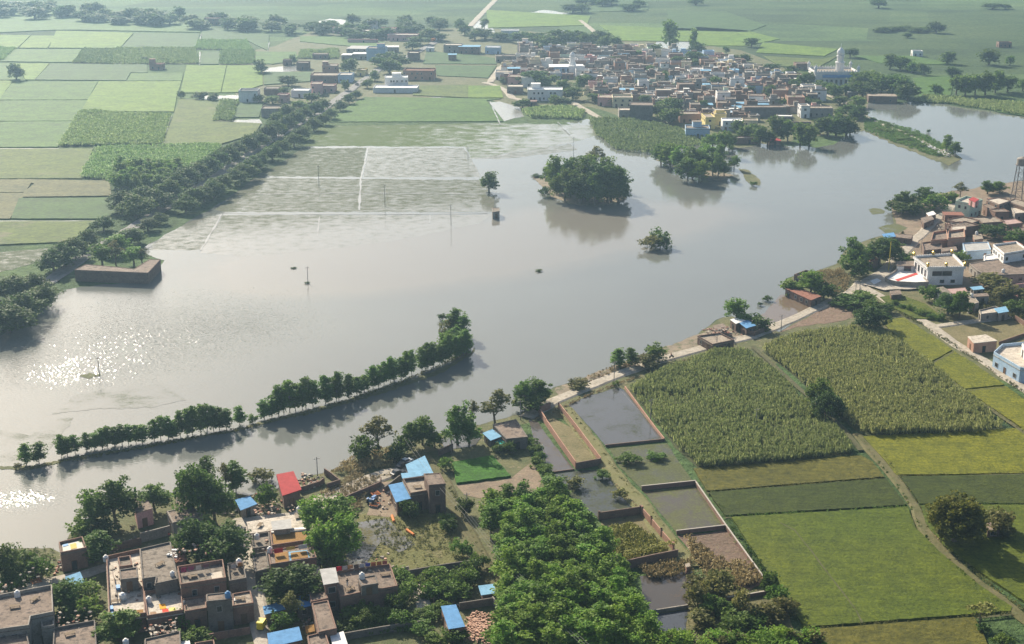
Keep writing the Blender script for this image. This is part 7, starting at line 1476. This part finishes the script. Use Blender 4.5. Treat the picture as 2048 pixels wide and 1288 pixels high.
# ------------------------------------------------------------------ poles, wires, water tower, vehicles, people
def pole(px, pyb, pyt, label, arm=True, r=0.11, h=None, m=None):
    h = h or height_at(px, pyb, pyt)
    o = empty('utility_pole', G(px, pyb))
    mb = MB(); mb.tube([(0, 0, -.5), (0, 0, h * .5), (0, 0, h)], [r * 1.2, r, r * .8], m or STEEL, 7); mb.build('post', o)
    if arm:
        mb = MB(); mb.box((0, 0, h - 0.55), (1.5, 0.1, 0.1), m or STEEL, 0.4); mb.build('cross_arm', o)
        for x in (-.65, 0.65):
            mb = MB(); mb.lathe([(0.05, 0), (0.08, 0.06), (0.05, 0.14), (0.03, 0.22)], (x * math.cos(.4), x * math.sin(.4), h - 0.45), ROOFM['white'], 6); mb.build('insulator', o)
    return tag(o, label, 'pole', 'utility poles')
for a in [(199, 751, 714, 'pole on a grassy hummock in the lake at left'), (616, 567, 533, 'pole standing alone in open water at mid left'), (638, 374, 331, 'leaning pole in the flooded rice, nearest the tree line'), (770, 413, 369, 'pole in the middle of the flooded rice'), (902, 451, 409, 'pole at the lower edge of the drowned rice'),
          (1147, 313, 274, 'pole in the water behind the wooded islet'), (1228, 762, 722, 'pole on the muddy strip by the pair of young trees'), (1301, 840, 797, 'pale leaning pole at the edge of the tall cane'), (1512, 852, 816, 'pale pole inside the tall cane field'), (1433, 699, 668, 'pole on the lane in front of the rubble hut'), (1562, 663, 629, 'pole with a crossbar beside the drowned road'),
          (635, 952, 914, 'pole at the shore right of the red shed'), (934, 1030, 985, 'pole beside the dirt track above the poplars'), (1041, 840, 800, 'pole beside the mud house at the lane start'), (1842, 505, 475, 'pole beside the village lane'), (1711, 588, 562, 'frame pole by the paved square, left leg'), (1719, 587, 562, 'frame pole by the paved square, right leg'), (920, 154, 146, 'small pole behind the white pond'), (846, 110, 92, 'pole beside the road junction'), (936, 318, 294, 'pole at the corner of the flooded rice')]:
    pole(*a, arm=a[0] not in (1711, 1719, 920))
pole(1777, 543, 483, 'tall slanting yellow flagpole of the white shrine', arm=False, m=M.setdefault('yellowpole', plain('yellow_cloth_pole', (0.6, 0.48, 0.05))), r=0.14)
def wire(a, b, sag, label, r=0.028):
    n_ = 14; pts = [a.lerp(b, i / n_) - Vector((0, 0, sag * 4 * (i / n_) * (1 - i / n_))) for i in range(n_ + 1)]
    mb = MB(); mb.tube(pts, r, STEEL, 4); return tag(mb.build('power_line'), label, 'wire', 'power lines')
A_, B_ = G(934, 1030, 8.2), G(1215, 1330, 9.5)
for i, d in enumerate((-.7, 0, .7)): wire(A_ + Vector((d, 0, 0)), B_ + Vector((d, 0, 0)), 1.5, ('left', 'middle', 'right')[i] + ' one of three power lines crossing the poplar grove')
C_ = G(812, 876, 8)
for i, d in enumerate((-.5, .5)): wire(C_ + Vector((d, 0, 0)), A_ + Vector((d, 0, 0)), 1.2, ('left', 'right')[i] + ' one of two power lines above the tower house')
wire(G(1228, 762, 7.0), G(1301, 840, 6.3), 0.8, 'power line from the muddy strip to the tall cane')
# water tower
wt = empty('water_tower', G(2036, 402)); H_ = 16.5
LEG = plain('tower_steel', (0.16, 0.14, 0.14), 0.6)
for x, y in ((-2.6, -2.6), (2.6, -2.6), (2.6, 2.6), (-2.6, 2.6)):
    mb = MB(); mb.tube([(x, y, -.3), (x * .62, y * .62, H_)], 0.2, LEG, 6); mb.build('leg', wt)
mb = MB()
for k in range(4):
    z = 1 + k * 4; s0 = 2.6 * (1 - .38 * z / H_); s1 = 2.6 * (1 - .38 * (z + 4) / H_)
    q = [(-1, -1), (1, -1), (1, 1), (-1, 1)]
    for i in range(4):
        a, b = q[i], q[(i + 1) % 4]
        mb.tube([(a[0] * s0, a[1] * s0, z), (b[0] * s0, b[1] * s0, z)], 0.09, LEG, 5); mb.tube([(a[0] * s0, a[1] * s0, z), (b[0] * s1, b[1] * s1, min(z + 4, H_))], 0.07, LEG, 5)
mb.build('bracing', wt)
mb = MB(); mb.lathe([(0.5, H_ - .3), (2.3, H_ + .2), (2.5, H_ + .5), (2.5, H_ + 3.2), (2.3, H_ + 3.4), (0.3, H_ + 4.2)], (0, 0, 0), WALLM['grey'], 14); mb.build('tank', wt)
mb = MB(); ring(mb, [(3.0 * math.cos(k * .5236), 3.0 * math.sin(k * .5236)) for k in range(12)], [(2.5 * math.cos(k * .5236), 2.5 * math.sin(k * .5236)) for k in range(12)], H_ + .3, H_ + .45, LEG); mb.build('walkway', wt)
tag(wt, 'tall water tower on a steel lattice at the right edge', 'water tower')

def wheel(parent, x, y, r, w, rz=0.0):
    pts = []
    t = empty('wheel'); 
    bpy.data.objects.remove(t)
    mb = MB(); n = 14
    for s in (-1, 1):
        mb.poly([(x + r * math.cos(2 * math.pi * k / n), y + s * w / 2, r + r * math.sin(2 * math.pi * k / n)) for k in (range(n) if s < 0 else range(n - 1, -1, -1))], RUBBER)
    for k in range(n):
        a, b = 2 * math.pi * k / n, 2 * math.pi * (k + 1) / n
        mb.poly([(x + r * math.cos(a), y - w / 2, r + r * math.sin(a)), (x + r * math.cos(b), y - w / 2, r + r * math.sin(b)), (x + r * math.cos(b), y + w / 2, r + r * math.sin(b)), (x + r * math.cos(a), y + w / 2, r + r * math.sin(a))][::-1], RUBBER)
    o = mb.build('wheel', parent)
    mb = MB()
    for s in (-1, 1): mb.poly([(x + r * .55 * math.cos(2 * math.pi * k / n), y + s * (w / 2 + .01), r + r * .55 * math.sin(2 * math.pi * k / n)) for k in (range(n) if s < 0 else range(n - 1, -1, -1))], METAL)
    mb.build('rim', o)
    return o
def side_prism(mb, prof, w, m, y0=None):
    """profile in x,z extruded across y"""
    n = len(prof); a = -w / 2
    A = [(x, a, z) for x, z in prof]; B = [(x, -a, z) for x, z in prof]
    mb.poly(A, m); mb.poly(B[::-1], m)
    for i in range(n):
        j = (i + 1) % n; mb.poly([A[i], B[i], B[j], A[j]], m)
YEL = plain('auto_yellow', (0.75, 0.6, 0.03), 0.4); ORG = plain('worn_orange', (0.62, 0.2, 0.05), 0.6); BLU = plain('tractor_blue', (0.08, 0.2, 0.42), 0.4); WHT = plain('car_white', (0.75, 0.75, 0.74), 0.3); DRK = plain('dark_paint', (0.05, 0.055, 0.06), 0.3)
# auto rickshaw in the lane
ar = empty('auto_rickshaw', G(524, 1256, 0.4), R(80))
mb = MB(); side_prism(mb, [(-1.3, .35), (.9, .35), (1.3, .6), (1.25, 1.05), (.95, 1.15), (-1.3, 1.15)], 1.3, YEL); mb.build('body', ar)
mb = MB(); side_prism(mb, [(-1.3, 1.62), (.75, 1.62), (1.0, 1.72), (.7, 1.85), (-1.15, 1.88), (-1.35, 1.78)], 1.36, YEL); mb.build('roof', ar)
mb = MB(); side_prism(mb, [(-1.25, 1.151), (-.7, 1.151), (-.7, 1.619), (-1.25, 1.619)], 1.24, YEL); mb.build('rear_panel', ar)
mb = MB(); side_prism(mb, [(.95, 1.151), (1.0, 1.151), (.82, 1.619), (.77, 1.619)], 1.2, GLASS); mb.build('windscreen', ar)
for x, y, r in ((-.8, .55, .26), (-.8, -.55, .26), (1.05, 0, .26)): wheel(ar, x, y, r, .14)
mb = MB(); mb.box((1.3, 0, .75), (.06, .2, .2), WHT); mb.build('headlight', ar)
tag(ar, 'yellow three wheeled taxi parked in the narrow lane', 'rickshaw')
# tractor and orange implements in the bare yard
tr = empty('tractor', G(745, 1005, 0.1), R(70))
mb = MB(); side_prism(mb, [(-.2, .7), (1.6, .7), (1.7, .9), (1.65, 1.3), (.1, 1.35), (-.2, 1.1)], .7, BLU); mb.build('bonnet', tr)
mb = MB(); side_prism(mb, [(-1.3, .6), (-.21, .6), (-.21, 1.0), (-.6, 1.05), (-1.0, 1.5), (-1.3, 1.45)], .8, BLU); mb.build('seat', tr)
for s in (-1, 1):
    wheel(tr, -.8, s * .75, .68, .36); wheel(tr, 1.3, s * .6, .38, .22)
    mb = MB(); side_prism(mb, [(-1.4, 1.42), (-.9, 1.55), (-.3, 1.4), (-.3, 1.36), (-.9, 1.5), (-1.4, 1.37)], .36, BLU); g_ = mb.build('mudguard', tr); g_.location.y = s * .76
mb = MB(); mb.tube([(.9, .2, 1.3), (.9, .2, 2.1)], .04, DRK, 6); mb.build('exhaust', tr)
tag(tr, 'blue tractor parked in the rutted bare yard', 'tractor')
def implement(px, py, rz, label):
    o = empty('harrow', G(px, py, 0.1), rz)
    mb = MB()
    for y in (-.9, -.3, .3, .9): mb.box((0, y, .35), (2.2, .1, .1), ORG)
    mb.build('frame', o)
    mb = MB(); mb.box((0.9, 0, .46), (.1, 2.1, .1), ORG); mb.box((-.9, 0, .46), (.1, 2.1, .1), ORG); mb.build('crossbar', o)
    for x in (-.8, 0, .8):
        for y in (-.9, -.3, .3, .9):
            mb = MB(); mb.lathe([(.04, 0), (.26, .04), (.26, .3), (.04, .34)], (x, y, 0.01), METAL, 8); mb.build('disc', o)
    return tag(o, label, 'farm implement', 'orange farm implements')
implement(751, 990, 0.5, 'orange disc harrow behind the blue tractor'); implement(750, 1012, 1.2, 'orange implement beside the blue tractor'); implement(72, 1165, 0.6, 'rusty orange implement beside the shore lane')
for x0_, y0_, x1_, y1_, l in [(784, 1031, 788, 1043, 'short orange drum lying at the meadow edge'), (813, 1059, 828, 1070, 'long orange drum lying in the marshy meadow')]:
    a, b = G(x0_, y0_, .35), G(x1_, y1_, .35); mb = MB(); mb.tube([a, a.lerp(b, .02), a.lerp(b, .98), b], [.28, .33, .33, .28], ORG, 10); tag(mb.build('drum'), l, 'drum', 'orange drums')
def car(px, py, rz, m, label, s=1.0, name='car', z=0.3):
    o = empty(name, G(px, py, z), rz); o.scale = (s, s, s)
    mb = MB(); side_prism(mb, [(-1.9, .35), (1.9, .35), (1.95, .7), (1.8, .88), (.9, .95), (-1.7, .98), (-1.95, .85)], 1.6, m); mb.build('body', o)
    mb = MB(); side_prism(mb, [(-1.5, .981), (.85, .951), (.25, 1.42), (-1.1, 1.45)], 1.4, GLASS); c_ = mb.build('cabin', o)
    mb = MB(); side_prism(mb, [(-1.1, 1.455), (.25, 1.43), (.2, 1.5), (-1.05, 1.52)], 1.36, m); mb.build('roof', o)
    for x in (-1.2, 1.2):
        for y in (-.72, .72): wheel(o, x, y, .3, .2)
    for y in (-.6, .6):
        mb = MB(); mb.box((1.94, y, .62), (.06, .3, .14), ROOFM['white']); mb.build('headlight', o)
    return tag(o, label, 'car', 'parked vehicles')
car(813, 927, 0.9, WHT, 'white car parked behind the wide blue roof'); car(806, 934, 0.9, DRK, 'dark car parked beside the white one'); car(796, 950, 0.7, DRK, 'dark trailer like car beside the yard wall')
car(714, 170, 1.2, DRK, 'dark car on the road by the pink bungalow', z=0.7)
lo = empty('lorry', G(868, 83, .7), R(55))
mb = MB(); mb.box((-.8, 0, .9), (4.6, 2.2, 2.0), ORG); mb.build('cargo_box', lo); mb = MB(); side_prism(mb, [(1.6, .7), (3.2, .7), (3.2, 1.6), (2.9, 2.5), (1.6, 2.5)], 2.1, WHT); mb.build('cab', lo)
for x in (-2, 2.3):
    for y in (-.95, .95): wheel(lo, x, y, .48, .3)
tag(lo, 'small lorry on the far road near the junction', 'lorry')
# people
SKIN = plain('skin', (0.22, 0.12, 0.075)); HAIR = plain('black_hair', (0.02, 0.018, 0.016))
def skinned(name, chain, edges, m, parent):
    me = bpy.data.meshes.new(name); me.from_pydata([c[0] for c in chain], edges, []); o = link(name, me, parent)
    sk = o.modifiers.new('s', 'SKIN'); sk.use_smooth_shade = True
    for i, c in enumerate(chain): me.skin_vertices[0].data[i].radius = (c[1], c[1])
    me.skin_vertices[0].data[0].use_root = True
    o.modifiers.new('d', 'SUBSURF').levels = 1
    me.materials.append(m); o.modifiers['d'].render_levels = 1
    dg = bpy.context.evaluated_depsgraph_get(); bpy.context.view_layer.update()
    ev = bpy.data.meshes.new_from_object(o.evaluated_get(bpy.context.evaluated_depsgraph_get())); o.modifiers.clear(); o.data = ev
    if not ev.materials: ev.materials.append(m)
    return o
def person(loc_, rz, shirt, legs, label, seated=False):
    o = empty('person', loc_, rz)
    if seated: hip, kn, an = .0, .0, .0
    K = [((0, 0, .95), .12), ((0, 0, 1.2), .13), ((0, 0, 1.4), .14), ((0, 0, 1.5), .06), ((0, .02, 1.62), .095), ((0, .02, 1.70), .08),
         ((.19, 0, 1.4), .055), ((.25, .05, 1.12), .045), ((.22, .2, .92), .035), ((.22, .27, .86), .04), ((-.19, 0, 1.4), .055), ((-.25, -.02, 1.12), .045), ((-.24, .08, .88), .035), ((-.24, .11, .8), .04),
         ((.1, 0, .88), .09), ((.11, .1, .5), .065), ((.11, .02, .08), .045), ((.11, .16, .04), .04), ((-.1, 0, .88), .09), ((-.11, -.06, .5), .065), ((-.11, -.2, .1), .045), ((-.11, -.06, .05), .04)]
    if seated:
        for i, p in ((15, (.2, .42, .82)), (16, (.18, .4, .4)), (17, (.18, .55, .36)), (19, (-.2, .42, .82)), (20, (-.18, .4, .4)), (21, (-.18, .55, .36)), (8, (.3, .4, 1.08)), (9, (.3, .48, 1.08)), (12, (-.3, .4, 1.08)), (13, (-.3, .48, 1.08))): K[i] = (p, K[i][1])
    E_ = [(0, 1), (1, 2), (2, 3), (3, 4), (4, 5), (2, 6), (6, 7), (7, 8), (8, 9), (2, 10), (10, 11), (11, 12), (12, 13), (0, 14), (14, 15), (15, 16), (16, 17), (0, 18), (18, 19), (19, 20), (20, 21)]
    skinned('body', K, E_, SKIN, o)
    S = [(K[i][0], K[i][1] + .025) for i in (0, 1, 2, 6, 7, 10, 11)]
    skinned('shirt', S, [(0, 1), (1, 2), (2, 3), (3, 4), (2, 5), (5, 6)], shirt, o)
    T = [((0, 0, .96), .14)] + [(K[i][0], K[i][1] + .03) for i in (14, 15, 16, 18, 19, 20)]
    skinned('trousers', T, [(0, 1), (1, 2), (2, 3), (0, 4), (4, 5), (5, 6)], legs, o)
    mb = MB(); mb.lathe([(.105, 1.63), (.108, 1.7), (.085, 1.78), (.03, 1.81)], (0, 0, 0), HAIR, 10); mb.build('hair', o)
    return tag(o, label, 'person', 'people')
BLK, WHS, RDS = plain('dark_cloth', (.04, .04, .05)), plain('white_cloth', (.65, .64, .6)), plain('red_cloth', (.5, .1, .08))
person(G(503, 1119, .38), 2.6, BLK, BLK, 'person in dark clothes walking down the narrow lane'); person(G(369, 1214, 3.62), 1.0, WHS, WHS, 'person in pale clothes on the cloth strewn terrace edge'); person(G(339, 1078, .1), 0.3, RDS, BLK, 'person in a red top by the old brown house'); person(G(695, 1172, 4.22), 0.5, BLK, WHS, 'person bending near washing on the laundry roof')
mc = empty('motorcycle', G(1343, 716, .5), R(30))
for x in (-.65, .65): wheel(mc, x, 0, .3, .12)
mb = MB(); side_prism(mb, [(-.7, .55), (.3, .45), (.5, .8), (.2, .92), (-.2, .8), (-.8, .82)], .26, DRK); mb.build('body', mc)
mb = MB(); mb.tube([(.65, 0, .3), (.45, 0, 1.0)], .035, METAL, 6); mb.tube([(.42, -.33, 1.05), (.45, 0, 1.0), (.42, .33, 1.05)], .025, METAL, 6); mb.build('handlebar', mc)
tag(mc, 'dark motorcycle ridden along the shore lane', 'motorcycle')
p_ = G(1343, 716, .5); person((p_.x - .15, p_.y - .1, .5 - .02), R(-60), RDS, BLK, 'person riding the motorcycle along the shore lane', seated=True)
# palm by the nursery
pm = empty('palm_tree', G(903, 908)); mb = MB(); mb.tube([(0, 0, -.3), (.1, 0, 2), (.05, .1, 4.0)], [.2, .16, .13], BARK, 7); mb.build('trunk', pm)
for k in range(11):
    a = k * 2 * math.pi / 11; mb = MB(); d_ = Vector((math.cos(a), math.sin(a), 0)); s_ = Vector((-d_.y, d_.x, 0)) * .16
    pts = [Vector((.05, .1, 4.0)) + d_ * (r_ * 2.2) + Vector((0, 0, 0.9 * math.sin(r_ * 2.6) - 0.9 * r_ * r_)) for r_ in (0, .25, .5, .75, 1)]
    for i in range(4):
        wa, wb = (0.4 + i * .25, 0.65 + i * .25) if i < 2 else (1.0 - (i - 2) * .4, .6 - (i - 2) * .45)
        mb.poly([pts[i] - s_ * wa, pts[i + 1] - s_ * wb, pts[i + 1] + s_ * wb, pts[i] + s_ * wa], LEAF['mid'])
    mb.build('frond', pm)
tag(pm, 'small palm standing at the corner of the rice nursery', 'palm')

# ------------------------------------------------------------------ labels for the repeats, once all neighbours stand
ORD = ['first', 'second', 'third', 'fourth', 'fifth', 'sixth', 'seventh', 'eighth', 'ninth', 'tenth', 'eleventh', 'twelfth', 'thirteenth', 'fourteenth', 'fifteenth', 'sixteenth', 'seventeenth', 'eighteenth', 'nineteenth']
TENS = {2: 'twenty', 3: 'thirty', 4: 'forty', 5: 'fifty', 6: 'sixty', 7: 'seventy', 8: 'eighty', 9: 'ninety'}
def ordw(k):
    if k < 20: return ORD[k - 1]
    if k % 10 == 0: return TENS[k // 10][:-1] + 'ieth'
    return TENS[k // 10] + '-' + ORD[k % 10 - 1]
PL = {}
for o, look, place in PENDING: PL.setdefault(place, []).append((o, look))
for place, items in PL.items():
    hs = sorted(o.scale.z for o, l in items); n_ = len(hs)
    cls = {}
    for o, l in items:
        if n_ > 9 and o['category'] in ('tree', 'bush'):
            q = 'short ' if o.scale.z < hs[n_ // 3] else 'tall ' if o.scale.z > hs[2 * n_ // 3] else 'middling '
        else: q = ''
        cls.setdefault(q + l, []).append(o)
    for l, os_ in cls.items():
        os_.sort(key=lambda o: PX(o.location)[0])
        m_ = len(os_)
        for k, o in enumerate(os_):
            if m_ == 1: s = l + ' ' + place
            elif k == 0: s = 'leftmost ' + l + ' ' + place
            elif k == m_ - 1: s = 'rightmost ' + l + ' ' + place
            else: s = ordw(k + 1) + ' ' + l + ' from the left ' + place
            w_ = s.split()
            if len(w_) > 16: s = s.replace(' from the left', ' from left'); w_ = s.split()
            o['label'] = ' '.join(w_[:16])
